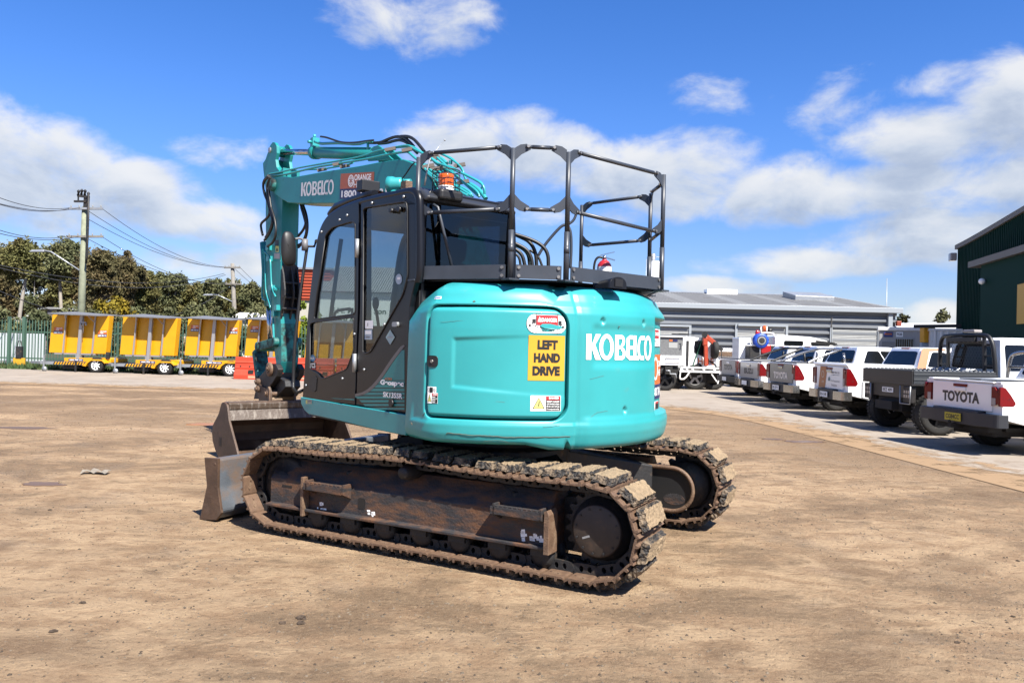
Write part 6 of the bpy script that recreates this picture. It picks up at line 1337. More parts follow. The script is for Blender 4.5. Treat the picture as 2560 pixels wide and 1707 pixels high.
# hydraulic pipes over the boom
m = MB(UF)
def pipe(pts, y0, y1=None, r=.017):
    n = len(pts); y1 = y0 if y1 is None else y1; m.tube(smooth([uY3(p, y0 + (y1 - y0) * i / (n - 1)) for i, p in enumerate(pts)], 2), r * .60, 8)
B_, D_ = VB, VD
pipe([B_(235, 535), B_(330, 520), B_(430, 500), B_(640, 450), B_(860, 410), B_(1200, 350), B_(1400, 320), B_(1600, 270), D_(130, 330), D_(480, 258), D_(690, 222), D_(770, 285), D_(880, 340), D_(1080, 450), D_(1180, 540), D_(1250, 550), D_(1500, 655), D_(1800, 800), D_(1945, 885), D_(1985, 970), D_(1988, 1060)], .10, -.05, .020)
pipe([B_(260, 555), B_(450, 545), B_(640, 500), B_(900, 435), B_(1300, 372), B_(1640, 320), D_(300, 390), D_(640, 335), D_(690, 340), D_(780, 425), D_(900, 520), D_(1060, 670), D_(1250, 760), D_(1500, 900), D_(1740, 1020), D_(1780, 1110)], .09, .0, .024)
pipe([B_(400, 560), B_(520, 520), B_(760, 470), B_(960, 470), B_(1200, 430), B_(1360, 400), B_(1420, 372)], .02, .02, .017)
pipe([D_(440, 270), D_(650, 255), D_(760, 240), D_(900, 340), D_(1050, 420), D_(1300, 600)], .02, -.04, .017)
pipe([D_(1150, 365), D_(1220, 360), D_(1390, 440), D_(1560, 570), D_(1620, 650), D_(1640, 760), D_(1700, 860), D_(1760, 960)], -.20, -.20, .018)
pipe([D_(1250, 380), D_(1420, 440), D_(1500, 520), D_(1590, 620), D_(1632, 700)], -.24, -.24, .018)
pipe([D_(1180, 440), D_(1400, 640), D_(1620, 850), D_(1800, 960), D_(1880, 1040), D_(1895, 1110)], -.08, -.08, .022)
pipe([D_(1100, 470), D_(1180, 560), D_(1340, 640), D_(1560, 800), D_(1740, 960), D_(1870, 1080)], -.04, -.04, .022)
pipe([D_(940, 570), D_(1060, 650), D_(1200, 740), D_(1450, 900), D_(1640, 1010), D_(1760, 1090)], .05, .05, .024)
pipe([D_(900, 560), D_(1000, 660), D_(1100, 740), D_(1300, 880), D_(1500, 990), D_(1700, 1090)], .09, .09, .024)
pipe([D_(1010, 700), D_(1120, 790), D_(1300, 920), D_(1560, 1070)], .10, .10, .022)
pipe([D_(1400, 620), D_(1600, 690), D_(1790, 790), D_(1920, 850), D_(1955, 890), D_(1945, 940), D_(1920, 980)], -.14, -.14, .016)
pipe([D_(1180, 545), D_(1400, 580), D_(1600, 700)], -.1, -.1, .016)
pipe([D_(1740, 890), D_(1860, 960), D_(1950, 1050), D_(2010, 1140)], -.12, -.12, .036); pipe([D_(1210, 440), D_(1270, 470), D_(1340, 540)], -.16, -.16, .036); pipe([D_(1410, 490), D_(1405, 550)], -.2, -.2, .032)
m.build('hydraulic_pipe', TEAL, BOOM)
for p, y in ((D_(1030, 580), .06), (D_(1160, 620), .0), (D_(1265, 610), -.03), (D_(1130, 450), -.1), (D_(1560, 565), -.22), (D_(1390, 640), -.1), (D_(1620, 850), -.05), (D_(380, 290), .08), (D_(670, 300), .06), (D_(1100, 385), -.1), (B_(1200, 390), .08), (B_(980, 470), .04), (B_(1300, 420), .04)):
    m = MB(UF); q = uY3(p, y); m.bar(q + Vector((.035, .045, -.015)), q + Vector((-.035, -.045, .01)), .032, .034); m.build('pipe_clamp', mat('clamp_steel', (.16, .13, .11), .6, dirt=RUST, dirt_amt=.3), BOOM)
# ---------------------------------------------------------------- arm, links, coupler, bucket
AY0, AY1 = .07, -.17; AXB = 4.91
def ay(v, p): return uY(v(*p), AY0)
left = [ay(VB, p) for p in ((190, 700), (190, 1100), (195, 1500))] + [ay(VC, p) for p in ((150, 30), (152, 560), (160, 715), (214, 740), (232, 1000), (246, 1240), (262, 1350))]
body = [(AXB, ay(VB, (400, 560))[1] + .1)] + [(AXB, 3.3), (AXB - .0, 2.2), (AXB - .05, 1.8), (AXB - .10, 1.28), (AXB - .02, 1.13)]
arm_poly = [(x, z) for x, z in left][::-1]
m = MB(UF); m.prism(left + body[::-1], 'y', AY1, AY0); ARM = m.build('arm', TEALB, EX, bevel=.006)
lug = [ay(VB, p) for p in ((190, 760), (158, 480), (150, 385), (185, 335), (255, 130), (290, 85), (322, 95), (345, 140), (348, 240), (330, 330), (345, 440), (410, 520), (430, 760))]
for y0, y1 in ((AY0 + .001, AY0 - .045), (AY1 + .045, AY1 - .001)): m = MB(UF); m.prism(lug, 'y', y1, y0); m.build('arm_lug', TEALB, ARM, bevel=.006)
m = MB(UF); m.prism([ay(VB, p) for p in ((150, 385), (185, 335), (240, 320), (345, 500), (400, 560), (190, 600))], 'y', AY1 + .05, AY0 - .05); m.build('arm_web', TEALB, ARM)
q = c3; m = MB(UF); m.cyl((q.x, AY0 + .02, q.z), (q.x, AY1 - .02, q.z), .038, 14); m.build('arm_pin', GALV, ARM)
# back plate: worn black bracket on the face towards the machine
m = MB(UF); xb = AXB - .003; P = [uX3(VC(*p), xb) for p in ((340, 240), (430, 240), (500, 300), (512, 640), (480, 880), (440, 1060), (350, 1060), (330, 800), (325, 500))]; P = [(max(AY1, min(AY0, p.y)), p.z) for p in P]; m.prism(P, 'x', xb - .03, xb); BR = m.build('thumb_bracket', DARK, EX, bevel=.004)
for yy in (.05, -.075, -.155):
    m = MB(UF); z0, z1 = uX3(VC(400, 880), xb).z, uX3(VC(400, 290), xb).z; m.prism([(xb - .03, z0), (xb - .03, z1), (xb - .09, z1 - .12), (xb - .15, z1 - .32), (xb - .15, z0 + .34), (xb - .06, z0 + .06)], 'y', yy, yy + .022); m.build('bracket_ear', DARK, BR, bevel=.003)
m = MB(UF)
for z in (2.0, 2.15, 2.35): m.cyl((xb - .10, .08, z), (xb - .10, -.19, z), .018, 8)
m.build('bracket_pin', DARK, BR)
m = MB(UF); z0, z1 = 1.30, 1.86; m.prism([(-.165, z0), (.065, z0), (.065, z1), (-.165, z1)], 'x', AXB - .112, AXB - .10) if False else None
m.hexa([(AXB - .105, -.168, 1.29), (AXB - .105, .068, 1.29), (AXB - .05, .068, 1.30), (AXB - .05, -.168, 1.30), (AXB - .058, -.168, 1.80), (AXB - .058, .068, 1.80), (AXB - .01, .068, 1.80), (AXB - .01, -.168, 1.80)]); m.build('worn_face', TEALW, ARM)
cab_st = [((250, 0), (290, 66), INK), ((256, 66), (290, 132), PYEL), ((240, 145), (302, 205), mat('arm_label_grey', (.42, .40, .42), .5))]
for p, q, mt in cab_st:
    a = uY3(VC(p[0], q[1]), AY0 + .002); b = uY3(VC(q[0], q[1]), AY0 + .002); c = uY3(VC(p[0], p[1]), AY0 + .002); m = MB(UF); m.add([a, b, b + c - a, c], [(0, 1, 2, 3)])
    if mt is PYEL: m.add([a.lerp(b, .1) + (c - a) * .15 + Vector((0, .002, 0)), a.lerp(b, .9) + (c - a) * .15 + Vector((0, .002, 0)), a.lerp(b, .5) + (c - a) * .9 + Vector((0, .002, 0))], [(0, 1, 2)], 1)
    m.build('warning_label', [mt, INK], ARM)
# pipes and hoses on the arm
m = MB(UF)
for pts, y, r in ((((110, 100), (118, 400), (104, 640), (150, 660)), .10, .018), (((140, 130), (145, 300), (150, 540), (165, 610), (195, 700), (200, 740)), .12, .017), (((140, 130), (200, 185), (205, 350), (212, 500), (232, 560), (258, 620)), .12, .015), (((205, 540), (205, 760)), .11, .013), (((228, 850), (238, 1080)), .10, .02), (((265, 540), (240, 520)), .11, .02)): m.tube(smooth([uY3(VC(*p), y) for p in pts], 2), r * .78, 8)
for p in ((185, 205), (212, 520), (240, 800), (270, 735), (180, 85)): q = uY3(VC(*p), .10); m.box(q.x - .05, q.x + .05, .065, .125, q.z - .035, q.z + .035)
m.build('arm_pipe', TEAL, ARM)
m = MB(UF)
for pts in (((240, 565), (175, 620), (150, 720), (190, 840), (235, 980), (268, 1100), (300, 1230), (240, 1380), (175, 1460)), ((255, 580), (210, 690), (215, 830), (270, 1020), (325, 1180), (340, 1380), (290, 1500), (215, 1545)), ((225, 560), (150, 640), (165, 800), (235, 950), (255, 1100), (190, 1170), (122, 1225), (128, 1300), (150, 1390)), ((270, 590), (230, 720), (250, 900), (275, 1060), (290, 1200), (250, 1330), (190, 1420))): m.tube(smooth([uY3(VB(*p), .14) for p in pts], 3), .0175, 8)
for pts in (((680, 960), (735, 1090), (760, 1200), (725, 1310), (650, 1400)), ((715, 970), (765, 1110), (782, 1280), (755, 1430), (700, 1505), (645, 1530)), ((690, 1000), (745, 1180), (770, 1330), (720, 1480), (650, 1560))): m.tube(smooth([uY3(VB(*p), -.12) for p in pts], 3), .018, 8)
m.build('arm_hose', HOSE, ARM)
# bucket cylinder and links
m = MB(UF); a = uY3(VC(140, 250), -.05) + Vector((.05, 0, .3)); b = uY3(VC(180, 720), -.05); m.tube([a, b], .06, 16); m.build('bucket_cylinder', TEALB, EX) 
e = uY3(VC(195, 1090), -.05); m = MB(UF); m.tube([b, e], .033, 12); m.build('cylinder_rod', CHROME, EX)
m = MB(UF); p0 = uY3(VC(245, 1110), .11); p1 = uY3(VC(65, 1160), .11)
for y in (.10, -.22): m.bar((p0.x, y, p0.z), (p1.x, y, p1.z), .05, .12)
for p in (p0, p1): m.cyl((p.x, .14, p.z), (p.x, -.26, p.z), .066, 16)
m.build('guide_link', TEALW, EX, bevel=.012)
m = MB(UF); k0 = uY3(VC(80, 1200), -.05); k1 = uY3(VA(720, 470), -.05); m.bar(k0, k1, .20, .13, up=(1, 0, 0)); m.build('bucket_link', TEALW, EX, bevel=.03)
PA = uY3(VA(840, 320), .12); PB = uY3(VA(690, 490), .12)
m = MB(UF); cp = [uY(VA(*p), .12) for p in ((800, 300), (840, 258), (900, 260), (935, 330), (915, 420), (850, 520), (760, 640), (680, 715), (612, 716), (640, 590), (655, 480), (690, 420))]; m.prism(cp, 'y', .06, .14); m.prism(cp, 'y', -.24, -.16); m.prism([uY(VA(*p), .06) for p in ((900, 430), (1000, 480), (1010, 560), (900, 690), (700, 700), (760, 620))], 'y', -.158, .058); QC = m.build('quick_coupler', DARK, EX, bevel=.01)
for p in (PA, PB): m = MB(UF); m.cyl((p.x, .19, p.z), (p.x, -.29, p.z), .045, 16); m.cyl((p.x, .205, p.z), (p.x, .19, p.z), .024, 8); m.build('coupler_pin', RUSTS, QC)
m = MB(UF); p = uY3(VA(905, 330), .12); m.lathe([(.095, .0), (.095, .03), (.05, .03)], (PA.x - .0, .145, PA.z - .01), 'y', 20); m.build('dust_cap', RUSTS, QC)
PD = uY3(VA(830, 645), .12)
# bucket
BKC, BW = -.03, .81
side = [(5.018, .736), (5.06, .70), (5.132, .591), (5.25, .50), (5.375, .405), (5.40, .30), (5.36, .19), (5.25, .09), (5.119, .012), (4.90, .012), (4.367, .13), (4.44, .22), (4.538, .321), (4.729, .526), (4.801, .688), (4.833, .725), (4.93, .752)]
shell = [(4.84, .735), (5.0, .70), (5.10, .585), (5.22, .49), (5.35, .39), (5.37, .29), (5.33, .19), (5.22, .09), (5.10, .03), (4.9, .03), (4.40, .115)]
BK = thing('bucket', None, None); BK.parent = EX; BK.matrix_local = UF
for y0 in (BKC + BW - .03, BKC - BW): m = MB(); m.prism(side, 'y', y0, y0 + .03); m.build('side_plate', BROWN, BK, bevel=.006)
m = MB(); sh_o = [Vector((x, 0, z)) for x, z in shell]; th = .022
for a, b in zip(sh_o, sh_o[1:]):
    n = Vector((-(b - a).z, 0, (b - a).x)).normalized() * th; y0, y1 = BKC - BW + .03, BKC + BW - .03
    m.hexa([(a.x, y0, a.z), (b.x, y0, b.z), (b.x, y1, b.z), (a.x, y1, a.z), (a.x + n.x, y0, a.z + n.z), (b.x + n.x, y0, b.z + n.z), (b.x + n.x, y1, b.z + n.z), (a.x + n.x, y1, a.z + n.z)])
m.build('bucket_shell', BROWN, BK)
m = MB(); y0, y1 = BKC - BW + .0305, BKC + BW - .0305; m.hexa([(4.845, y0, .655), (4.98, y0, .64), (4.98, y1, .64), (4.845, y1, .655), (4.83, y0, .735), (5.02, y0, .752), (5.02, y1, .752), (4.83, y1, .735)]); m.build('top_beam', BPALE, BK, bevel=.01)
m = MB(); m.hexa([(4.80, y0, .52), (4.835, y0, .52), (4.835, y1, .52), (4.80, y1, .52), (4.845, y0, .648), (4.87, y0, .648), (4.87, y1, .648), (4.845, y1, .648)]); m.build('wear_strip', BPALE, BK)
for y in (.14, -.20):
    m = MB(); m.prism(rnd_poly([(PD.x - .09, .66), (PD.x - .075, .86), (PD.x, .955), (PD.x + .07, .90), (PD.x + .40, .96), (PD.x + .44, .86), (PD.x + .30, .69), (PD.x + .1, .66)], .04), 'y', y, y + .03); m.build('bucket_ear', BROWN, BK, bevel=.004)
for x, z in ((PD.x, PD.z), (PD.x + .36, PD.z + .04)): m = MB(); m.cyl((x, .20, z), (x, -.24, z), .045, 16); m.cyl((x, .22, z), (x, .20, z), .03, 6); m.build('bucket_pin', RUSTS, BK)
m = MB(); m.prism([(PD.x - .05, .56), (PD.x - .035, .90), (PD.x - .06, .94), (PD.x - .095, .90), (PD.x - .10, .56)], 'y', .172, .19); m.build('keeper_plate', RUSTS, BK)
m = MB(); word(m, 'OBS', lambda u, w: Vector((5.10 - .12 * u + .0, BKC + BW + .002, .16 + .12 * w)), 0, .03); m.build('stamp', DARK, BK)

# fire extinguisher standing on the deck
ep = at(1510, 700, 6.25); FE = thing('fire_extinguisher', 'red and white fire extinguisher standing on the excavator deck behind the toe board', 'fire extinguisher', (ep.x, ep.y, 2.05))
ERED = mat('extinguisher_red', (.50, .02, .025), .3, coat=.5)
m = MB(); m.lathe([(0, 0), (.055, 0), (.058, .01), (.058, .17), (.055, .195), (.035, .222), (.018, .232), (.018, .24)], (0, 0, 0), 'z', 24); m.build('cylinder', ERED, FE)
m = MB(); m.lathe([(.0586, .12), (.0586, .178)], (0, 0, 0), 'z', 24); m.build('white_band', WHITEM, FE)
m = MB(); m.cyl((0, 0, .236), (0, 0, .268), .014, 10); m.bar((-.03, 0, .272), (.08, .01, .30), .018, .008); m.bar((-.02, 0, .262), (.085, .01, .235), .018, .008); m.build('valve_handle', CHROME, FE)
m = MB(); m.tube(smooth([(-.01, 0, .25), (-.05, 0, .26), (-.08, 0, .22), (-.085, 0, .1), (-.08, 0, .04)], 2), .009, 8); m.build('hose', HOSE, FE)
# ================================================================== parked vehicles
TUBW = mat('fleet_white_paint', (.80, .80, .79), .22, coat=.6, dirt=(.52, .47, .40), dirt_amt=.10, dscale=2.5)
SILV = mat('grey_tailgate_paint', (.33, .32, .315), .32, metal=.3, coat=.4, dirt=(.3, .26, .22), dirt_amt=.15)
CHRM = mat('bumper_chrome', (.62, .60, .57), .18, metal=.9, dirt=(.4, .34, .28), dirt_amt=.2)
DKBL = mat('dark_bumper_plastic', (.028, .030, .036), .5, dirt=(.15, .12, .1), dirt_amt=.15)
UNDER = mat('underbody_black', (.014, .013, .012), .8, dirt=(.08, .06, .04), dirt_amt=.3)
ALLOY = mat('alloy_rim', (.42, .42, .43), .3, metal=.7); BALLOY = mat('black_rim', (.02, .02, .022), .3, metal=.4); STRIM = mat('steel_rim', (.55, .54, .52), .4, metal=.3)
TONN = mat('tonneau_vinyl', (.045, .045, .048), .6, dirt=(.2, .17, .14), dirt_amt=.2)
TRAYC = mat('tray_charcoal', (.035, .032, .030), .42, dirt=(.12, .09, .06), dirt_amt=.3)
def lerp2(p, u, v): return (p[0] * (1 - u) + p[1] * u) * (1 - v) + (p[3] * (1 - u) + p[2] * u) * v
def facepatch(m, q, u0, v0, u1, v1, off, mi=0, shape=None):
    """a pane laid on the quad q (bottom-left, bottom-right, top-right, top-left), off proud"""
    q = [Vector(a) for a in q]; n = (q[1] - q[0]).cross(q[3] - q[0]).normalized(); loop = shape or rrect(0, 1, 0, 1, .10, 3)
    P = [lerp2(q, u0 + (u1 - u0) * a, v0 + (v1 - v0) * b) for a, b in loop]; m.add([p + n * off for p in P] , [list(range(len(P)))], mi)
    m.add([p + n * off for p in P] + [p - n * .01 for p in P], [[i, (i + 1) % len(P), len(P) + (i + 1) % len(P), len(P) + i] for i in range(len(P))], mi)
def wheel(par, x, y, r, w, rim, spokes=6, side=-1, name='wheel'):
    m = MB(); h = w / 2; m.lathe([(r * .62, -h * .9), (r * .80, -h), (r * .95, -h * .93), (r, -h * .6), (r, h * .6), (r * .95, h * .93), (r * .80, h), (r * .62, h * .9)], (x, y, r), 'y', 36)
    for k in range(36):
        for t in (-.62, .62): a = 2 * pi * (k + (.5 if t > 0 else 0)) / 36; c = Vector((x + (r + .004) * cos(a), y + t * h, r + (r + .004) * sin(a))); m.bar(c - Vector((0, h * .3, 0)), c + Vector((0, h * .3, 0)), r * .11, .014, up=(cos(a), 0, sin(a)))
    W = m.build(name, TYRE, par); s = side
    m = MB(); m.lathe([(r * .62, -h * .85), (r * .58, -h * .6), (r * .56, 0), (r * .58, h * .6), (r * .62, h * .85)], (x, y, r), 'y', 28, 0); yo = y + s * h * .70
    for k in range(spokes): a = 2 * pi * k / spokes + .3; m.bar((x + r * .10 * cos(a), yo, r + r * .10 * sin(a)), (x + r * .60 * cos(a), yo - s * .012, r + r * .60 * sin(a)), .9 * r / spokes, .03, up=(0, 1, 0))
    m.cyl((x, yo - s * .03, r), (x, yo + s * .02, r), r * .17, 14); m.lathe([(r * .3, -.01), (r * .45, -.02), (r * .60, -.03)], (x, y - s * h * .3, r), 'y', 20, 1); m.build('rim', [rim, UNDER], W); return W
def lamp_cluster(par, y, z0, z1, w, x, shape='tall', big=.16):
    s = 1 if y > 0 else -1; m = MB(); ya, yb = y - s * w / 2, y + s * w / 2
    if shape == 'tall': prof2 = [(0, z0), (1, z0 + .02), (1, z1 - .06), (.85, z1), (0, z1)]
    else: prof2 = [(0, z0), (1, z0 + .05), (1.1, z0 + .16), (.35, z1), (0, z1)]
    P = [(ya + (yb - ya) * a, b) for a, b in prof2]; n = len(P)
    m.prism(P, 'x', x - .022, x + .10, 0)
    # wrap-round wing on the body side
    m.prism(rnd_poly([(x - .02, z0), (x + big * 1.35, z0), (x + big * 1.6, z0 + (z1 - z0) * .16), (x + big * 1.0, z0 + (z1 - z0) * .62), (x + .06, z1), (x - .02, z1)], .03, 3), 'y', yb + s * .018, yb - s * .03, 0)
    m.prism([(ya + (yb - ya) * .05, z0 + .012), (ya + (yb - ya) * .55, z0 + .012), (ya + (yb - ya) * .55, z0 + (z1 - z0) * .42), (ya + (yb - ya) * .05, z0 + (z1 - z0) * .42)], 'x', x - .027, x - .0221, 1)
    return m.build('tail_light', [LAMPR, LAMPC], par, bevel=.006)
def ute(lb, loc, hd, body=None, gate=None, txt=None, tmat=None, tsize=(.86, .14), tz=.90, tub_top=1.17, cover='tonneau', bar=None, rim=ALLOY, bump='chrome', lamps='tall', stripe=False, plate=WHITEM, plate_txt=None, dark_plate=False, group='utes parked in a row on the concrete', roof_h=1.74, cabx=(1.72, 1.95, 3.05, 3.85)):
    body = body or TUBW; gate = gate or body; R_ = thing('parked_ute', lb, 'ute', (loc[0], loc[1], 0), radians(hd), group); wr_, ax, fx = .385, 1.25, 4.33
    def arch(cx, r, z0): return [(cx + r * cos(radians(a)), max(z0, .385 + r * sin(radians(a)))) for a in range(0, 181, 15)][::-1]
    lo = [(.10, .60), (.45, .52)] + arch(ax, .46, .47) + [(1.9, .43), (3.7, .43)] + arch(fx, .46, .47) + [(5.1, .46), (5.22, .62)]
    up = [(5.20, .92), (5.02, 1.05), (3.80, 1.18), (1.70, tub_top - .01), (1.68, tub_top), (.10, tub_top)]
    m = MB(); m.prism(lo + up, 'y', -.90, .90); B_ = m.build('body', body, R_, bevel=.085, seg=4)
    # flared arch lips and door shut lines
    for cx in (ax, fx):
        m = MB()
        for s in (-1, 1): m.tube([(cx + .47 * cos(radians(a)), s * .895, .385 + .47 * sin(radians(a))) for a in range(-5, 186, 12)], .022, 6)
        m.build('arch_lip', body, B_)
    m = MB()
    for x in (2.62, 3.62): m.box(x - .006, x + .006, -.9025, -.895, .5, 1.15)
    m.box(1.672, 1.698, -.903, -.80, .50, tub_top + .004)
    m.box(2.45, 2.58, -.925, -.902, 1.0, 1.03); m.box(3.40, 3.53, -.925, -.902, 1.0, 1.03); m.build('shut_line', UNDER, B_)
    # greenhouse
    x0, x1, x2, x3 = cabx; zb, zr = max(1.14, tub_top - .06), roof_h; wb, wt = .875, .69
    b = [(x0, wb, zb), (x3, wb, zb), (x3, -wb, zb), (x0, -wb, zb)]; t = [(x1, wt, zr - .03), (x2, wt, zr - .03), (x2, -wt, zr - .03), (x1, -wt, zr - .03)]
    m = MB(); m.hexa([b[3], b[2], b[1], b[0], t[3], t[2], t[1], t[0]]); m.hexa([t[3], t[2], t[1], t[0]] + [(x1 + .10, -wt + .12, zr), (x2 - .16, -wt + .12, zr), (x2 - .16, wt - .12, zr), (x1 + .10, wt - .12, zr)]); CB = m.build('cab', body, R_, bevel=.085, seg=4)
    m = MB(); facepatch(m, [b[0], b[3], t[3], t[0]], .09, .20, .91, .86, .012); m.build('rear_window', CARGL, CB)
    m = MB(); q = [b[3], b[2], t[2], t[3]]; facepatch(m, q, .12, .18, .46, .84, .012, 0, rnd_poly([(.0, .0), (1, 0), (1, 1), (.24, 1)], .12, 3)); facepatch(m, q, .485, .18, .86, .84, .012, 0, rnd_poly([(0, 0), (1, 0), (.80, 1), (0, 1)], .12, 3)); m.build('side_window', CARGL, CB)
    m = MB(); facepatch(m, [b[2], b[1], t[1], t[2]], .05, .12, .95, .92, .012); facepatch(m, [b[1], b[0], t[0], t[1]], .14, .16, .52, .86, .012); facepatch(m, [b[1], b[0], t[0], t[1]], .55, .16, .90, .86, .012); m.build('front_window', CARGL, CB)
    m = MB(); m.box(x1 - .02, x1 + .06, -.16, .16, zr - .045, zr - .012); m.build('brake_light', LAMPR, CB, bevel=.006)
    for s in (-1, 1): m = MB(); m.box(3.35, 3.55, s * 1.06 - .10, s * 1.06 + .06, 1.17, 1.36); m.bar((3.48, s * .88, 1.2), (3.48, s * 1.0, 1.22), .05, .05); m.build('wing_mirror', body, R_, bevel=.03)
    # tailgate with its lettering
    m = MB(); m.box(.070, .102, -.70, .70, .70, tub_top - .01); TG_ = m.build('tailgate', gate, R_, bevel=.012)
    m = MB(); m.box(.045, .0699, -.13, .13, tub_top - .16, tub_top - .09); m.build('gate_handle', CHRM if bump == 'chrome' else body, TG_, bevel=.012)
    if lamps == 'wide': m = MB(); m.box(.050, .0698, -.16, .16, tub_top - .085, tub_top - .04); m.build('brake_light', LAMPR, TG_, bevel=.006)
    if stripe:
        m = MB(); m.add([(.0655, .58, .705), (.0655, .22, .705), (.0655, .10, tub_top - .02), (.0655, .48, tub_top - .02)], [(0, 1, 2, 3)], 0); put2d(m, *ring2(.5, .5, .5, .5, .16), plane_fn((.064, .42, .95), (0, -1, 0), (0, 0, 1), .15, .17), 1)
        put2d(m, *QUAD, plane_fn((.064, .40, .86), (0, -1, 0), (0, 0, 1), .12, .015), 1); put2d(m, *QUAD, plane_fn((.064, .40, .83), (0, -1, 0), (0, 0, 1), .12, .012), 1)
        m.build('gate_stripe', [mat('ute_orange_stripe', (.55, .19, .055), .4), mat('cream_decal', (.75, .66, .5), .5)], TG_); m = MB()
        word(m, '1800 704 121', plane_fn((.064, -.10, 1.07), (0, -1, 0), (0, 0, 1), .42, .045), 2, .02); word(m, 'orangehire.com.au', plane_fn((.064, -.10, 1.02), (0, -1, 0), (0, 0, 1), .42, .03), 2, .01); word(m, 'Civil Equipment', plane_fn((.064, -.08, .86), (0, -1, 0), (0, 0, 1), .46, .055), 2, .0); word(m, 'Solutions', plane_fn((.064, -.12, .77), (0, -1, 0), (0, 0, 1), .28, .05), 2, .0)
        m.build('gate_lettering', [GREYD, GREYD, GREYD], TG_); m = MB()
        put2d(m, *ring2(.5, .5, .5, .5, .5), plane_fn((.064, .06, .88), (0, -1, 0), (0, 0, 1), .11, .10), 3); m.build('gate_badge', [mat('ute_orange_stripe', (.55, .19, .055), .4), mat('cream_decal', (.75, .66, .5), .5), GREYD, mat('badge_teal', (.08, .2, .24), .3)], TG_)
        m = MB(); q = [Vector(a) for a in (b[3], b[2], t[2], t[3])]; n = (q[1] - q[0]).cross(q[3] - q[0]).normalized(); P = [lerp2(q, *uv) + n * .0135 for uv in ((.0, .0), (.10, .0), (.115, .30), (.16, .9), (.50, .93), (.50, 1.0), (.0, 1.0))]; m.add(P, [list(range(len(P)))]); m.build('cab_stripe', mat('ute_orange_stripe', (.55, .19, .055), .4), CB)
    if txt:
        m = MB(); w, h = tsize; word(m, txt, plane_fn((.0665, w / 2, tz - h / 2), (0, -1, 0), (0, 0, 1), w, h), 0, .05); m.build('gate_lettering', tmat, TG_)
    for s in (-1, 1): lamp_cluster(R_, s * .80, .80, tub_top - .05, .17, .075, lamps)
    # bumper, plate, underbody
    for s in ((0,) if bump != 'chrome' else (-1, 1)):
        m = MB(); m.prism(rnd_poly([(-.05, -.50), (-.02, -.93), (.20, -.95), (.20, .95), (-.02, .93), (-.05, .50)] if s == 0 else [(-.06, s * .42), (-.04, s * .92), (.20, s * .94), (.20, s * .42)], .07, 4), 'z', .465, .668); BP_ = m.build('rear_bumper', DKBL if bump == 'dark' else CHRM, R_, bevel=.02, seg=3)
    m = MB(); m.box(-.035, .18, -.40 if bump == 'chrome' else -.55, .40 if bump == 'chrome' else .55, .45, .70); m.build('bumper_step', DKBL, R_, bevel=.015)
    m = MB(); m.box(-.072, -.062, -.19, .19, .50, .63, 0)
    if plate_txt: word(m, plate_txt, plane_fn((-.0735, .16, .53), (0, -1, 0), (0, 0, 1), .32, .075), 1, .03)
    m.build('number_plate', [plate, INK], BP_)
    m = MB(); m.box(.3, 4.9, -.45, .45, .28, .55); m.box(.1, .35, -.6, .6, .36, .50); m.bar((-.12, 0, .42), (.3, 0, .42), .07, .07); m.ball((-.12, 0, .485), .028); m.box(ax - .04, ax + .04, -.7, .7, .34, .43); m.ball((ax, 0, .385), .15)
    for s in (-1, 1): m.box(.40, .95, s * .45, s * .62, .38, .44)
    m.build('underbody', UNDER, R_)
    m = MB()
    for s in (-1, 1): m.box(ax - .52, ax - .50, s * .60 - .13 * (s > 0) * 0, s * .86, .24, .56)
    m.build('mud_flap', UNDER, R_)
    for cx in (ax, fx):
        for s in (-1, 1): wheel(R_, cx, s * .77, wr_, .26, rim, 6, s)
    # load bed cover and bars
    if cover == 'tonneau': m = MB(); m.box(.12, 1.66, -.80, .80, tub_top + .002, tub_top + .03); m.build('tonneau_cover', TONN, R_, bevel=.012)
    elif cover == 'lid': m = MB(); m.box(.06, 1.66, -.885, .885, tub_top + .002, tub_top + .065); m.build('hard_lid', body, R_, bevel=.025, seg=3)
    elif cover == 'open':
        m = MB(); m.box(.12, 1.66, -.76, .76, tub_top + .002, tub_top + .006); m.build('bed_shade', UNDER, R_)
        m = MB()
        for s in (-1, 1): m.box(.10, 1.68, s * .80 - .06, s * .80 + .06, tub_top + .003, tub_top + .035)
        m.box(.06, .16, -.74, .74, tub_top + .003, tub_top + .03); m.build('rail_cap', body, R_, bevel=.01)
        m = MB()
        for y in (-.3, .2): m.tube([(.2, y, tub_top + .04), (1.5, y - .35, tub_top + .06)], .02, 6)
        m.build('bed_rope', GALV, R_)
    if bar == 'hoop':
        m = MB(); m.tube(smooth([(1.60, -.82, tub_top), (1.62, -.80, 1.56), (1.64, -.66, 1.66), (1.64, 0, 1.67), (1.64, .66, 1.66), (1.62, .80, 1.56), (1.60, .82, tub_top)], 3), .032, 10); m.tube([(1.61, -.81, 1.40), (1.61, .81, 1.40)], .022, 8); m.build('load_hoop', CHRM, R_)
    elif bar:
        m = MB(); z0 = tub_top + .03; top_ = 1.66; w = .70
        for s in (-1, 1): m.tube(smooth([(.45, s * .80, z0), (.95, s * .78, z0 + .22), (1.42, s * w, top_ - .02), (1.52, s * (w - .12), top_), (1.52, 0, top_)], 3), .036, 10); m.tube([(1.50, s * .80, z0), (1.50, s * (w + .02), top_ - .10)], .034, 8)
        m.build('sports_bar', bar, R_)
    return R_
INKT = mat('dark_grey_lettering', (.05, .05, .055), .4); SILT = mat('pale_white_lettering', (.72, .66, .58), .4)
PLY = mat('plate_yellow', (.62, .50, .03), .5)
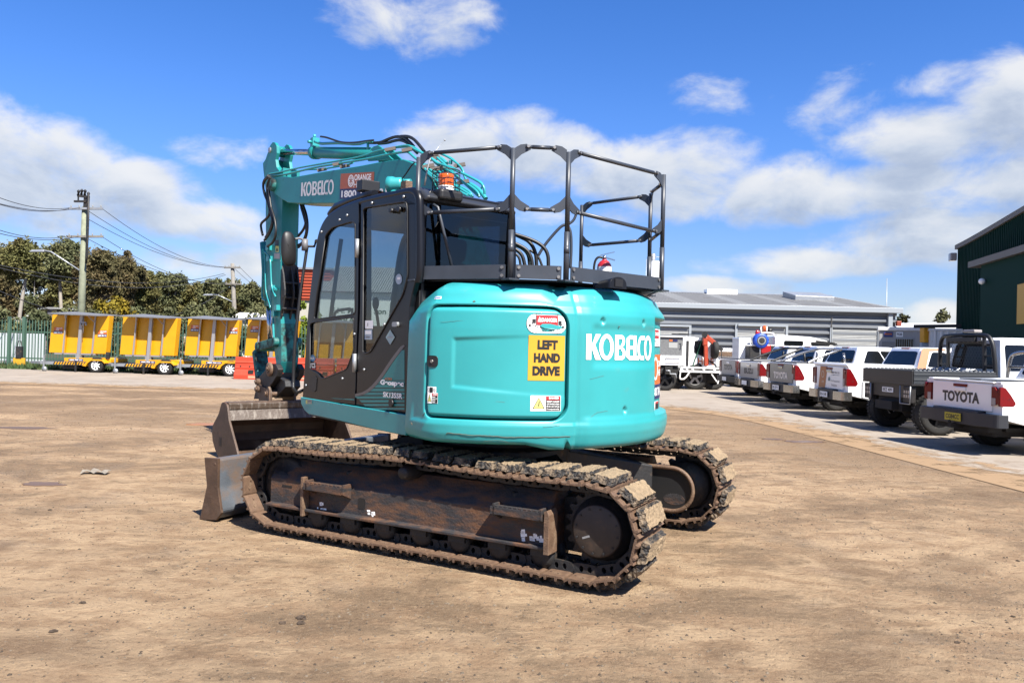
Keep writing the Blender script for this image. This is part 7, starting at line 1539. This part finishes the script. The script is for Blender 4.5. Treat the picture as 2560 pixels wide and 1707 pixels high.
ute('nearest white ute with big dark letters on its tailgate and yellow number plate', (7.42, 13.05), 7.5, txt='TOYOTA', tmat=INKT, tsize=(.88, .18), tz=.895, cover='open', bar='hoop', lamps='wide', bump='dark', plate=PLY, plate_txt='CG84CC', rim=STRIM, tub_top=1.15)
ute('white ute with an orange stripe on tailgate and cab pillar, third from the front', (7.62, 18.95), 3, cover='lid', stripe=True, lamps='wide', tub_top=1.25, rim=ALLOY, plate=WHITEM, plate_txt='BX 41 HR')
ute('white ute with a grey tailgate in pale letters and a chrome sports bar', (7.40, 21.75), 6, gate=SILV, txt='TOYOTA', tmat=SILT, tsize=(.86, .19), tz=.90, bar=CHRM, lamps='wide', tub_top=1.25, plate_txt='DK 07 PL')
ute('white ute with silver tailgate in dark letters, black sports bar and tall lamps', (7.30, 24.35), 5, gate=mat('pearl_tailgate', (.62, .61, .59), .28, metal=.2, coat=.5), txt='ISUZU', tmat=INKT, tsize=(.72, .18), tz=.93, bar=BLACK, lamps='tall', tub_top=1.22)
ute('white ute half hidden at the far end of the row with grey tailgate lettering', (7.45, 27.2), 4, gate=mat('dull_tailgate', (.52, .50, .48), .4, dirt=(.35, .3, .25), dirt_amt=.3), txt='TOYOTA', tmat=INKT, tsize=(.86, .19), tz=.96, lamps='tall', cover='tonneau', tub_top=1.24, rim=STRIM, bump='dark')
# ---- charcoal tray ute with white cab
R_ = thing('tray_ute', 'white-cab ute with charcoal tray, black mesh headboard and big chunky tyres', 'ute', (7.72, 16.15, 0), radians(5.5), 'utes parked in a row on the concrete')
m = MB(); m.box(.0, 1.80, -.89, .89, .965, 1.0); m.build('tray_deck', TRAYC, R_)
m = MB(); m.box(0, .03, -.885, .885, 1.002, 1.26); tgb = m.build('tail_board', TRAYC, R_, bevel=.008)
for s in (-1, 1):
    m = MB(); y = s * .875; P = []; m.prism([(1.002, 1.002), (1.002, 1.002), (1.002, 1.002)], 'z', 0, .001) if False else None
    m.box(.035, 1.77, y - .015, y + .015, 1.002, 1.255); m.box(.035, 1.77, y - .022, y + .022, 1.06, 1.10); m.box(.035, 1.77, y - .022, y + .022, 1.16, 1.20); m.build('side_board', mat('tray_side_grey', (.055, .060, .066), .4, dirt=(.1, .09, .07), dirt_amt=.2), R_, bevel=.004)
    m = MB()
    for k in range(19): m.box(.06 + k * .088, .11 + k * .088, y - .018, y + .018, 1.2555, 1.275)
    m.build('rope_rail', GALV, R_)
m = MB(); m.box(.05, .12, -.72, .72, .70, .964); m.build('rear_panel', TRAYC, R_, bevel=.01)
for s in (-1, 1):
    m = MB(); m.box(.02, .12, s * .70 - .14, s * .70 + .14, .62, .94); lm = m.build('lamp_panel', TRAYC, R_, bevel=.01)
    m = MB()
    for j in range(2):
        for k in range(3): m.box(.006, .0195, s * .70 - .10 + k * .072, s * .70 - .05 + k * .072, .72 + j * .085, .78 + j * .085)
    m.build('tail_light', mat('smoked_lamp', (.42, .36, .33), .2, coat=1), lm); m = MB(); m.tube([(-.02, s * .70 - .17, .95), (-.02, s * .70 - .165, .60), (-.02, s * .70 + .165, .60), (-.02, s * .70 + .17, .95)], .014, 6); m.build('lamp_guard', GALV, lm)
m = MB(); m.box(.035, .0495, -.19, .19, .79, .89, 0); word(m, 'EEZ 409', plane_fn((.034, .16, .805), (0, -1, 0), (0, 0, 1), .32, .07), 1, .03); m.build('number_plate', [WHITEM, INK], R_)
for s in (-1, 1): m = MB(); m.box(.98, 1.62, s * .75 - .13, s * .75 + .13, .62, .93); m.build('tool_box', mat('checker_alloy', (.60, .60, .58), .35, metal=.5, bump=.5, bscale=90), R_, bevel=.015)
m = MB(); m.tube(smooth([(1.770, -.86, 1.0), (1.730, -.84, 1.7), (1.710, -.74, 1.97), (1.710, -.5, 2.0), (1.710, .5, 2.0), (1.710, .74, 1.97), (1.730, .84, 1.7), (1.770, .86, 1.0)], 2), .042, 10); hb = m.build('headboard', BLACK, R_)
m = MB()
for y in (-.56, .56): m.bar((1.750, y, 1.0), (1.720, y, 1.98), .06, .05)
for k in range(4): 
    for s in (-1, 1): m.bar((1.740, s * .57, 1.18 + k * .2), (1.740, s * .82, 1.18 + k * .2), .05, .03)
m.bar((1.740, -.56, 1.25), (1.740, .56, 1.25), .06, .04); m.bar((1.730, -.56, 1.84), (1.730, .56, 1.84), .03, .05); m.build('headboard_frame', BLACK, hb)
m = MB()
for j in range(9):
    for k in range(13):
        cy, cz = -.50 + k * .083 + (.041 if j % 2 else 0), 1.29 + j * .060
        p, f = ring2(0, 0, .040, .034, .010, 6); m.add([(1.725, cy + a, cz + b) for a, b in p], f)
m.build('mesh', BLACK, hb)
m = MB()
for k in range(7): m.cyl((1.670, -.42 + k * .14, 1.905), (1.710, -.42 + k * .14, 1.905), .05, 12)
m.build('work_lights', LAMPC, hb); m = MB(); m.box(1.610, 1.77, -.42, .42, 1.862, 1.95); m.build('light_bar', BLACK, hb)
m = MB(); m.box(1.69, 1.87, -.30, .05, 2.05, 2.11); m.build('roof_beacon', LAMPC, R_, bevel=.015)
m = MB(); random.seed(2)
for k in range(26): a = random.random() * 6.3; m.tube([(1.47 + .1 * cos(a + q) , -.6 + 1.2 * k / 25 + .05 * sin(q * 2), 1.27 + .04 * sin(a + q * 1.3)) for q in range(5)], .016, 5)
m.build('chain_pile', GALV, R_)
cb_ = [(1.870, .86, 1.12), (3.170, .86, 1.12), (3.170, -.86, 1.12), (1.870, -.86, 1.12)]; ct = [(1.950, .72, 1.90), (2.720, .72, 1.90), (2.720, -.72, 1.90), (1.950, -.72, 1.90)]
m = MB(); m.hexa([cb_[3], cb_[2], cb_[1], cb_[0], ct[3], ct[2], ct[1], ct[0]]); m.hexa([ct[3], ct[2], ct[1], ct[0], (2.030, -.62, 1.95), (2.570, -.62, 1.95), (2.570, .62, 1.95), (2.030, .62, 1.95)]); CB = m.build('cab', TUBW, R_, bevel=.03, seg=3)
m = MB(); facepatch(m, [cb_[3], cb_[2], ct[2], ct[3]], .10, .22, .62, .88, .012); facepatch(m, [cb_[0], cb_[3], ct[3], ct[0]], .1, .25, .9, .9, .012); facepatch(m, [cb_[2], cb_[1], ct[1], ct[2]], .05, .12, .95, .92, .012); m.build('cab_window', CARGL, CB)
m = MB(); m.prism([(1.87, .50), (3.7, .50)] + [(4.20 + .45 * cos(radians(a)), .40 + .45 * sin(radians(a))) for a in range(170, 9, -16)] + [(5.0, .5), (5.05, 1.05), (3.4, 1.15), (1.87, 1.15)], 'y', -.87, .87); m.build('body', TUBW, R_, bevel=.05, seg=3)
m = MB(); m.box(.1, 4.9, -.42, .42, .42, .72); m.box(.50, .62, -.7, .7, .36, .46); m.ball((.56, 0, .42), .17); m.box(-.05, .2, -.3, .3, .45, .62); m.build('chassis', UNDER, R_)
for x in (.56, 4.20):
    for s in (-1, 1): wheel(R_, x, s * .80, .42, .29, BALLOY if x < 1 else BALLOY, 6, s)

# ---- flat tray truck with crane and the box truck behind it
def tw(zx, zy, Y): return at(*Z2(zx, zy), Y)
TY_ = 30.2
TRW = TUBW
R_ = thing('crane_truck', 'white cab tray truck with an orange folding crane and green strap', 'truck', (0, 0, 0)); P = lambda zx, zy, dy=0: tw(zx, zy, TY_ + dy)
z_of = lambda zy: tw(500, zy, TY_).z; x_of = lambda zx: tw(zx, 1000, TY_).x
m = MB(); q = [(x_of(330), z_of(1062)), (x_of(330), z_of(705)), (x_of(360), z_of(690)), (x_of(575), z_of(712)), (x_of(735), z_of(830)), (x_of(770), z_of(1062))]; m.prism(rnd_poly(q, .12), 'y', TY_, TY_ + 1.9); CB = m.build('cab', TRW, R_, bevel=.04, seg=3)
m = MB(); m.prism(rnd_poly([(x_of(462), z_of(890)), (x_of(470), z_of(742)), (x_of(590), z_of(742)), (x_of(598), z_of(945))], .05), 'y', TY_ - .015, TY_ + .1); m.build('side_window', CARGL, CB)
m = MB(); m.box(x_of(365), x_of(398), TY_ - .012, TY_ + .05, z_of(1055), z_of(745)); m.build('cab_gap', DARK, CB)
m = MB(); m.box(x_of(215), x_of(480), TY_ + .2, TY_ + .5, z_of(690) + .06, z_of(668) + .02); m.box(x_of(300), x_of(380), TY_ + .25, TY_ + .45, z_of(668) + .021, z_of(655)); m.build('roof_bar', BLACK, R_)
m = MB(); m.box(x_of(285), x_of(785), TY_ - .35, TY_ + 1.9, z_of(1128), z_of(1105)); m.box(x_of(285), x_of(785), TY_ - .38, TY_ - .32, z_of(1080), z_of(1062))
for zx in (288, 355, 425, 560, 690, 775): m.box(x_of(zx) - .04, x_of(zx) + .04, TY_ - .38, TY_ - .32, z_of(1105), z_of(1080))
m.tube(smooth([P(300, 1110, -.38), P(288, 1200, -.38), P(300, 1215, -.38), P(355, 1212, -.38), P(415, 1120, -.38)], 1), .03, 8); m.bar(P(680, 1150, -.3), P(745, 1245, -.3), .04, .04); m.bar(P(790, 1130, -.36), P(755, 1270, -.36), .04, .04); m.build('tray_frame', TRW, R_)
m = MB(); m.box(x_of(180), x_of(770), TY_ + .2, TY_ + 1.5, .55, z_of(1130)); m.box(x_of(430), x_of(500), TY_ - .1, TY_ + .3, z_of(1190), z_of(1130)); m.build('chassis', UNDER, R_)
CRN = mat('crane_orange_paint', (.50, .065, .022), .45, dirt=(.2, .08, .05), dirt_amt=.3)
m = MB(); m.bar(P(614, 1050, -.25), P(608, 740, -.25), .14, .14); m.bar(P(592, 672, -.25), P(735, 790, -.25), .14, .17); m.bar(P(600, 800, -.25), P(600, 700, -.25), .17, .16); m.build('crane_boom', CRN, R_, bevel=.02)
m = MB(); m.bar(P(730, 786, -.25), P(810, 860, -.25), .12, .12); m.build('crane_tip', DARK, R_); m = MB(); m.cyl(P(596, 668, -.36), P(596, 668, -.14), .11, 14); m.bar(P(590, 645, -.25), P(640, 690, -.25), .12, .12); m.build('crane_knuckle', DARK, R_); m = MB(); m.tube([P(808, 865, -.25), P(800, 930, -.25), P(810, 955, -.25), P(795, 960, -.25)], .018, 5); m.build('crane_hook', DARK, R_); m = MB(); m.tube(smooth([P(620, 980, 0), P(690, 1010, 0), P(740, 1050, 0), P(735, 1075, 0)], 2), .03, 6); m.build('crane_hose', HOSE, R_); m = MB(); m.tube(smooth([P(480, 1050, 0), P(530, 1020, 0), P(560, 1060, 0)], 2), .04, 6); m.build('loose_hose', HOSE, R_)
m = MB(); m.bar(P(575, 690, -.05), P(450, 1060, -.05), .10, .02); m.build('green_strap', mat('strap_green', (.03, .17, .09), .7), R_)
m = MB(); m.lathe([(0, -.10), (.30, -.10), (.34, -.06), (.34, .06), (.30, .10), (.2, .10), (.18, .05), (0, .05)], P(718, 855, -.2), 'x', 24); m.build('spare_wheel', TYRE, R_)
m = MB(); m.box(x_of(600), x_of(670), TY_ - .2, TY_ + .3, z_of(1065), z_of(1025)); m.build('crane_base', TRW, R_, bevel=.02)
m = MB(); word(m, 'HIRE', plane_fn(P(512, 1035, -.012), (1, 0, 0), (0, 0, 1), .62, .26), 0, .02); m.build('door_lettering', ORANGED, CB)
for zx, zy in ((478, 1345), (880, 1390)):
    if zx > 800: continue
    p = tw(zx, zy, TY_ - .1); wheel(R_, p.x, TY_ + .05, .47, .28, STRIM, 5, -1)
p = tw(690, 1300, TY_); m = MB(); m.box(p.x - .45, p.x + .5, TY_ + .0, TY_ + .5, .25, .82); m.build('mud_guard', UNDER, R_, bevel=.15, seg=4)
wheel(R_, p.x + .05, TY_ + .2, .47, .28, BALLOY, 5, -1); wheel(R_, x_of(240), TY_ + .2, .42, .28, BALLOY, 5, -1); wheel(R_, x_of(240), TY_ + 1.7, .42, .28, STRIM, 5, 1); wheel(R_, p.x + .05, TY_ + 1.7, .47, .28, STRIM, 5, 1)
BY_ = 28.9
R_ = thing('box_truck', 'white service-body truck with a grey mesh panel beside the counterweight', 'truck', (0, 0, 0)); X = lambda zx: tw(zx, 900, BY_).x; Zz = lambda zy: tw(200, zy, BY_).z
m = MB(); m.box(X(-260), X(335), BY_, BY_ + 1.0, Zz(1045), Zz(930)); m.box(X(-260), X(335), BY_ + .05, BY_ + 1.0, Zz(929), Zz(700)); m.box(X(-260), X(350), BY_ - .04, BY_ + 1.02, Zz(699), Zz(688)); bb = m.build('service_body', TRW, R_, bevel=.015)
m = MB(); m.box(X(-250), X(322), BY_ + .03, BY_ + .049, Zz(920), Zz(705)); m.build('mesh_panel', mat('mesh_grey', (.20, .205, .21), .7, var=.2, vscale=20), bb)
m = MB(); m.box(X(155), X(262), BY_ + .018, BY_ + .0295, Zz(832), Zz(765), 0); m.box(X(160), X(200), BY_ + .018, BY_ + .0295, Zz(752), Zz(730), 1); m.box(X(205), X(262), BY_ + .018, BY_ + .0295, Zz(752), Zz(730), 2); m.build('panel_sticker', [mat('paper_notice', (.45, .46, .45), .7), ORANGED, NAVY], bb)
m = MB(); m.tube(rr := [tw(a, b, BY_ - .03) for a, b in ((120, 950), (290, 950), (290, 1010), (120, 1010), (120, 950))], .012, 5); m.tube([tw(a, b, BY_ - .06) for a, b in ((312, 740), (328, 740), (328, 805), (312, 805))], .015, 5); m.build('locker_trim', GREYD, bb)
m = MB(); m.box(X(-250), X(280), BY_ + .1, BY_ + 1.0, .6, Zz(1046)); m.box(X(110), X(200), BY_ - .1, BY_ + .2, .62, .9); m.build('chassis', UNDER, R_)
m = MB(); m.tube([tw(a, b, BY_ - .1) for a, b in ((120, 1110), (170, 1110), (170, 1150), (240, 1150), (250, 1200))], .03, 6); m.build('side_step', GALV, R_)
wheel(R_, X(120), BY_ + .15, .42, .28, BALLOY, 5, -1)
# ---- service truck behind the row: white cab, hose reel, water unit
SY_ = 32.5
R_ = thing('service_truck', 'white crew-cab service truck with a blue hose reel, behind the utes', 'truck', (0, 0, 0)); sp_ = lambda zx, zy, dy=0: tw(zx, zy, SY_ + dy); sx = lambda zx: sp_(zx, 900).x; sz = lambda zy: sp_(1600, zy).z
m = MB(); q = [(sx(1455), .7), (sx(1458), sz(690)), (sx(1500), sz(672)), (sx(1900), sz(690)), (sx(2100), sz(735)), (sx(2230), sz(850)), (sx(2420), sz(880)), (sx(2440), .7)]; m.prism(rnd_poly(q, .15), 'y', SY_, SY_ + 1.8); CB = m.build('cab', TRW, R_, bevel=.06, seg=3)
m = MB()
for a, b in (((1565, 800), (1800, 742)), ((1898, 795), (2130, 750))): m.prism(rrect(sx(a[0]), sx(b[0]), sz(a[1]), sz(b[1]), .06), 'y', SY_ - .015, SY_ + .1)
m.build('side_window', CARGL, CB)
m = MB(); m.bar(sp_(1900, 770, -.2), sp_(2200, 790, -.2), .06, .08); m.bar(sp_(1960, 748, -.2), sp_(2190, 775, -.2), .05, .06); m.tube(smooth([sp_(2150, 775, -.2), sp_(2210, 775, -.2), sp_(2218, 800, -.2)], 2), .02, 6); m.build('snorkel', BLACK, R_)
m = MB(); m.box(sx(1055), sx(1450), SY_ - .1, SY_ + 1.8, .8, .95); m.box(sx(1055), sx(1205), SY_ + .5, SY_ + 1.5, .951, sz(715)); m.box(sx(1210), sx(1300), SY_, SY_ + .6, sz(960), sz(815)); m.build('tray', TRW, R_, bevel=.03)
m = MB(); m.tube([sp_(1060, 800, -.1), sp_(1450, 800, -.1)], .025, 6); m.tube([sp_(1278, 970, -.1), sp_(1278, 800, -.1)], .03, 6); m.tube(smooth([sp_(1290, 650, .2), sp_(1430, 648, .2), sp_(1448, 670, .2), sp_(1448, 800, .2)], 2), .035, 8); m.tube([sp_(1287, 660, .2), sp_(1287, 575, .2)], .03, 6); m.tube([sp_(1357, 650, .2), sp_(1357, 572, .2)], .03, 6); m.build('tray_rail', WHITE, R_)
BLUE = mat('hose_blue', (.02, .10, .62), .45, bump=.3, bscale=20)
c = sp_(1282, 742, -.1); m = MB(); m.lathe([(.20, -.14), (.28, -.14), (.28, .14), (.20, .14)], c, 'y', 28, 0)
for k in range(6):
    for j in range(3): a0 = .0; m.tube([c + Vector(((.235 + .025 * j) * cos(q * pi / 12), -.12 + .05 * k, (.235 + .025 * j) * sin(q * pi / 12))) for q in range(25)], .022, 5, 0)
m.lathe([(.0, -.16), (.07, -.16), (.13, -.15), (.20, -.15)], c, 'y', 24, 1); m.lathe([(.12, -.165), (.17, -.158)], c, 'y', 24, 2); m.build('hose_reel', [BLUE, DARK, mat('reel_grey', (.34, .35, .36), .5)], R_)
m = MB(); p = sp_(1330, 600, .3); m.lathe([(0, -.12), (.10, -.12), (.10, .1), (.06, .14), (0, .15)], p, 'z', 16, 0); m.lathe([(.08, -.3), (.11, -.28), (.11, -.12), (0, -.12)], p, 'z', 16, 1); p = sp_(1392, 620, .3); m.lathe([(0, -.14), (.10, -.14), (.12, .06), (0, .12)], p, 'z', 14, 1); m.build('roof_beacon', [AMBER, BLACK], R_)
p = sp_(1242, 660, .1); m = MB(); m.lathe([(0, -.18), (.09, -.18), (.09, .10), (.03, .16), (0, .17)], p, 'z', 14); m.build('extinguisher', ERED, R_)
m = MB(); p = sp_(1335, 845, 0); m.box(p.x - .22, p.x + .2, p.y - .2, p.y + .3, p.z - .2, p.z + .2); m.build('pump_motor', ERED, R_, bevel=.06); m = MB(); p = sp_(1270, 930, 0); m.box(p.x - .45, p.x + .6, p.y - .1, p.y + .6, p.z - .4, p.z + .45); m.build('pump_base', DARK, R_, bevel=.03)
for x in (sx(1250), sx(2250)):
    for y, s in ((SY_ + .1, -1), (SY_ + 1.7, 1)): wheel(R_, x, y, .42, .26, STRIM, 5, s)
# ================================================================== sign trailers, barriers
ALU = mat('aluminium_post', (.52, .50, .50), .4, metal=.5); SOLAR = mat('solar_panel_back', (.20, .20, .205), .5); SOLT = mat('solar_cells', (.02, .03, .06), .15)
HAZ = mat('hazard_black', (.015, .015, .015), .5)
def trailer(lb, zb0, zb1, ztopL, ztopR, zbot, Y, zw, stickers=((0, 0),), siren=False, hide=False):
    """zb0..zb1 board edges, zw wheel centre in the survey view; Y depth of the board"""
    a = at(*L1(zb0, zbot), Y); b = at(*L1(zb1, zbot), Y); W_ = b.x - a.x; z0 = a.z; z1 = (at(*L1(zb0, ztopL), Y).z + at(*L1(zb1, ztopR), Y).z) / 2
    R_ = thing('sign_trailer', lb, 'sign trailer', (a.x, Y, 0), radians(-4 + (zb0 % 7 - 3) * 1.1), 'yellow sign trailers parked along the fence')
    lean = .12
    m = MB()
    for (u0, u1) in ((0, .262), (.268, .505), (.51, .765), (.772, 1)):
        d = -.10 if u0 in (0, .772) else 0
        m.hexa([(u0 * W_, d, z0), (u1 * W_, d, z0), (u1 * W_, .22, z0), (u0 * W_, .22, z0), (u0 * W_ + lean, d, z1), (u1 * W_ + lean, d, z1), (u1 * W_ + lean, .22, z1), (u0 * W_ + lean, .22, z1)])
    BD = m.build('sign_board', YELLOW, R_, bevel=.012)
    m = MB(); m.box(.10 * W_, .82 * W_, -.11, .05, z0 - .06, z0 - .004)
    m.build('board_rail', ALU, R_)
    for u, w in ((.262, .05), (.54, .13), (.775, .05)):
        m = MB(); m.hexa([(u * W_ - w / 2, -.16 - w * .4, z0 - (.25 if w > .1 else .02)), (u * W_ + w / 2, -.16 - w * .4, z0 - (.25 if w > .1 else .02)), (u * W_ + w / 2, -.11, z0 - (.25 if w > .1 else .02)), (u * W_ - w / 2, -.11, z0 - (.25 if w > .1 else .02)), (u * W_ - w / 2 + lean, -.16 - w * .4, z1 + .02), (u * W_ + w / 2 + lean, -.16 - w * .4, z1 + .02), (u * W_ + w / 2 + lean, -.11, z1 + .02), (u * W_ - w / 2 + lean, -.11, z1 + .02)]); m.build('post', ALU, R_, bevel=.008)
    for u, s in ((.262, 1), (.775, -1)):
        m = MB(); m.bar((u * W_ + lean * .8, -.14, z1 - .30), (u * W_ + lean + .16 * s, -.50, z1 + .02), .03, .03); m.build('panel_stay', ALU, R_)
    m = MB(); m.hexa([(.10 * W_, -.58, z1 + .02), (1.0 * W_, -.58, z1 - .03), (1.06 * W_, .55, z1 + .02), (.26 * W_, .55, z1 + .13), (.10 * W_, -.58, z1 + .06), (1.0 * W_, -.58, z1 + .01), (1.06 * W_, .55, z1 + .06), (.26 * W_, .55, z1 + .17)]); m.build('solar_panel', [SOLAR], R_)
    for (su, sv, dy) in stickers:
        m = MB(); d = -.1035 if su < .26 or su > .77 else -.0035; fx_ = lambda v: su * W_ + lean * ((sv + v) ); P = lambda u, v: Vector((su * W_ + u * .16 * W_ + lean * (sv + v * .18), d - .0 , z0 + (sv + v * .18) * (z1 - z0)))
        put2d(m, *QUAD, sub(P, 0, .45, 1, 1), 0); put2d(m, *QUAD, sub(P, 0, 0, 1, .44), 1); Pf = lambda u, v: P(u, v) + Vector((0, -.003, 0)); word(m, 'ORANGE', sub(Pf, .25, .72, .92, .92), 2, .01); word(m, 'HIRE', sub(Pf, .25, .50, .6, .68), 2, .01); word(m, '1800 704 121', sub(Pf, .06, .10, .94, .34), 2, .02)
        m.build('hire_sticker', [ORANGED, NAVY, WHITEM], R_)
    # chassis: hazard rail, yellow box and mudguard, drawbar, legs, jockey wheel
    wx = at(*L1(zw, 1478), Y - .3).x - a.x; zc = z0 - .42
    m = MB(); m.box(-.25, wx + .55, -.25, -.15, zc - .06, zc + .06); m.box(-.25, wx + .55, 1.05, 1.15, zc - .06, zc + .06); m.bar((-.25, -.2, zc), (-1.15, .45, zc - .02), .08, .09); m.bar((-.25, 1.1, zc), (-1.15, .45, zc - .02), .08, .09); m.build('chassis_rail', GALV, R_)
    m = MB(); xx = .3
    while xx < wx - .2: m.add([(xx, -.2505, zc - .055), (xx + .06, -.2505, zc - .055), (xx + .12, -.2505, zc + .055), (xx + .06, -.2505, zc + .055)], [(0, 1, 2, 3)], 1); m.add([(xx + .06, -.2505, zc - .055), (xx + .12, -.2505, zc - .055), (xx + .18, -.2505, zc + .055), (xx + .12, -.2505, zc + .055)], [(0, 1, 2, 3)], 0); xx += .12
    m.build('hazard_stripe', [YELLOW, HAZ], R_)
    m = MB(); m.prism([(.75, zc + .07), (wx + .5, zc + .07), (wx + .5, zc + .22), (wx + .40, zc + .26), (.75, zc + .22)], 'y', -.20, 1.0); m.build('battery_box', YELLOW, R_, bevel=.015)
    m = MB(); m.box(.95, 1.6, -.205, -.2005, zc + .10, zc + .19, 0); word(m, '1800 704 121', plane_fn((1.0, -.208, zc + .12), (1, 0, 0), (0, 0, 1), .55, .05), 1, .02); m.build('box_sticker', [NAVY, WHITEM], R_)
    m = MB(); m.prism([(wx - .55, zc - .08), (wx - .35, zc + .10), (wx - .2, zc + .20), (wx + .3, zc + .20), (wx + .45, zc + .06), (wx + .42, zc + .03), (wx + .28, zc + .14), (wx - .18, zc + .14), (wx - .34, zc + .02), (wx - .40, zc - .10)], 'y', -.50, -.21); m.prism([(wx - .42, zc - .02), (wx - .30, zc + .06), (wx - .2, zc + .138), (wx + .28, zc + .138), (wx + .40, zc + .04), (wx + .30, zc - .02)], 'y', -.215, -.2051); m.build('mudguard', YELLOW, R_, bevel=.01)
    wheel(R_, wx, -.36, .31, .20, WHITE, 8, -1); wheel(R_, wx, 1.30, .31, .20, WHITE, 8, 1)
    m = MB(); m.bar((-.05, -.32, zc + .30), (-.05, -.32, .12), .05, .05); m.lathe([(0, -.03), (.10, -.03), (.10, .03), (0, .03)], (-.02, -.32, .10), 'y', 14); m.bar((-.05, -.32, zc + .3), (.03, -.32, zc + .34), .02, .02); m.build('jockey_wheel', GALV, R_)
    m = MB(); m.bar((wx - .95, -.32, zc + .1), (wx - .95, -.32, .01), .06, .06); m.box(wx - 1.0, wx - .9, -.37, -.27, .008, .02); m.build('stabiliser_leg', DARK, R_)
    m = MB(); m.bar((wx - .55, -.1, .31), (wx + .0, -.1, .31), .05, .05); m.tube(smooth([(.2, -.1, zc - .1), (.7, -.12, zc - .2), (1.2, -.1, zc - .12), (1.5, -.1, zc - .22)], 2), .015, 5); m.box(.55, 1.2, 0, .9, zc - .25, zc - .07); m.build('running_gear', DARK, R_)
    m = MB(); m.box(.52 * W_ - .07, .52 * W_ + .13, -.18, .1, zc + .2, z0 - .062); m.build('turntable', GALV, R_)
    if siren:
        m = MB(); ux = .60 * W_ + lean * .7; zz = z1 - .32
        for dx in (-.12, .0, .12): m.cyl((ux + dx, -.24, zz), (ux + dx, -.24, zz - .10), .035, 8)
        m.tube([(ux, -.24, z1 - .02), (ux, -.24, zz - .42)], .02, 6); m.box(ux - .13, ux + .13, -.27, -.2, zz, zz + .05); m.build('camera_bracket', GALV, R_)
        m = MB(); m.box(wx + .3, wx + .45, -.25, -.17, zc + .22, zc + .5); m.build('light_box', DARK, R_)
    return R_
trailer('first yellow sign trailer from the left, with a camera bracket under its solar panel', 380, 830, 1037, 1065, 1330, 32.9, 762, ((.05, .50, 0), (.83, .44, 0)), True)
trailer('second yellow sign trailer from the left, the one with no sticker on its board', 912, 1338, 1043, 1095, 1345, 32.4, 1275, ())
trailer('third yellow sign trailer from the left, with hire stickers on both board wings', 1398, 1788, 1060, 1105, 1350, 32.2, 1750, ((.07, .66, 0), (.83, .62, 0)))
trailer('fourth yellow sign trailer, standing behind the orange barrier and the excavator arm', 1850, 2235, 1066, 1112, 1355, 32.1, 2190, ((.07, .66, 0),))
trailer('fifth yellow sign trailer, seen between arm and cab and through the cab glass', 2300, 2680, 1085, 1125, 1370, 32.3, 2620, ())
def barrier(lb, zx0, zx1, zt, zb, Y):
    a = at(*L1(zx0, zb), Y); b = at(*L1(zx1, zb), Y); Lg = b.x - a.x; H = at(*L1(zx0, zt), Y).z; R_ = thing('water_barrier', lb, 'barrier', (a.x, Y, 0), radians(-3), 'orange plastic water barriers')
    sec = [(-.26, 0), (-.26, .16), (-.20, H * .36), (-.155, H * .45), (-.175, H * .52), (-.15, H * .56), (-.13, H * .70), (-.155, H * .76), (-.12, H * .82), (-.11, H), (.11, H), (.12, H * .82), (.20, H * .36), (.26, .16), (.26, 0)]
    m = MB(); m.prism([(y, z) for y, z in sec], 'x', 0, Lg); B_ = m.build('barrier_body', BARRIER, R_, bevel=.015)
    m = MB()
    for u in (.12, .31, .52, .72): m.cyl((u * Lg, -.17, H * .58), (u * Lg, -.12, H * .58), .03, 10)
    m.box(.30 * Lg, .40 * Lg, -.262, -.18, .22, .36); m.box(.46 * Lg, .66 * Lg, -.215, -.15, H * .38, H * .43); m.box(.80 * Lg, .9 * Lg, -.262, -.18, .22, .36); m.build('recess', UNDER, B_)
    m = MB(); m.box(.30 * Lg, .48 * Lg, -.2635, -.2605, .05, .14, 0); m.box(.48 * Lg, .62 * Lg, -.2635, -.2605, .05, .14, 1); word(m, '1800 704 121', plane_fn((.485 * Lg, -.266, .07), (1, 0, 0), (0, 0, 1), .13 * Lg, .05), 2, .02); m.build('barrier_sticker', [mat('peach_decal', (.75, .40, .25), .5), NAVY, WHITEM], B_); return R_
barrier('orange-red water barrier in front of the third and fourth trailers', 1780, 2150, 1362, 1520, 30.2)
barrier('orange-red water barrier seen between arm and cab, right of the first barrier', 2170, 2520, 1368, 1530, 30.0)
barrier('orange-red water barrier seen through the lower cab door glass', 2540, 2900, 1374, 1540, 29.9)
bpy.context.view_layer.update()
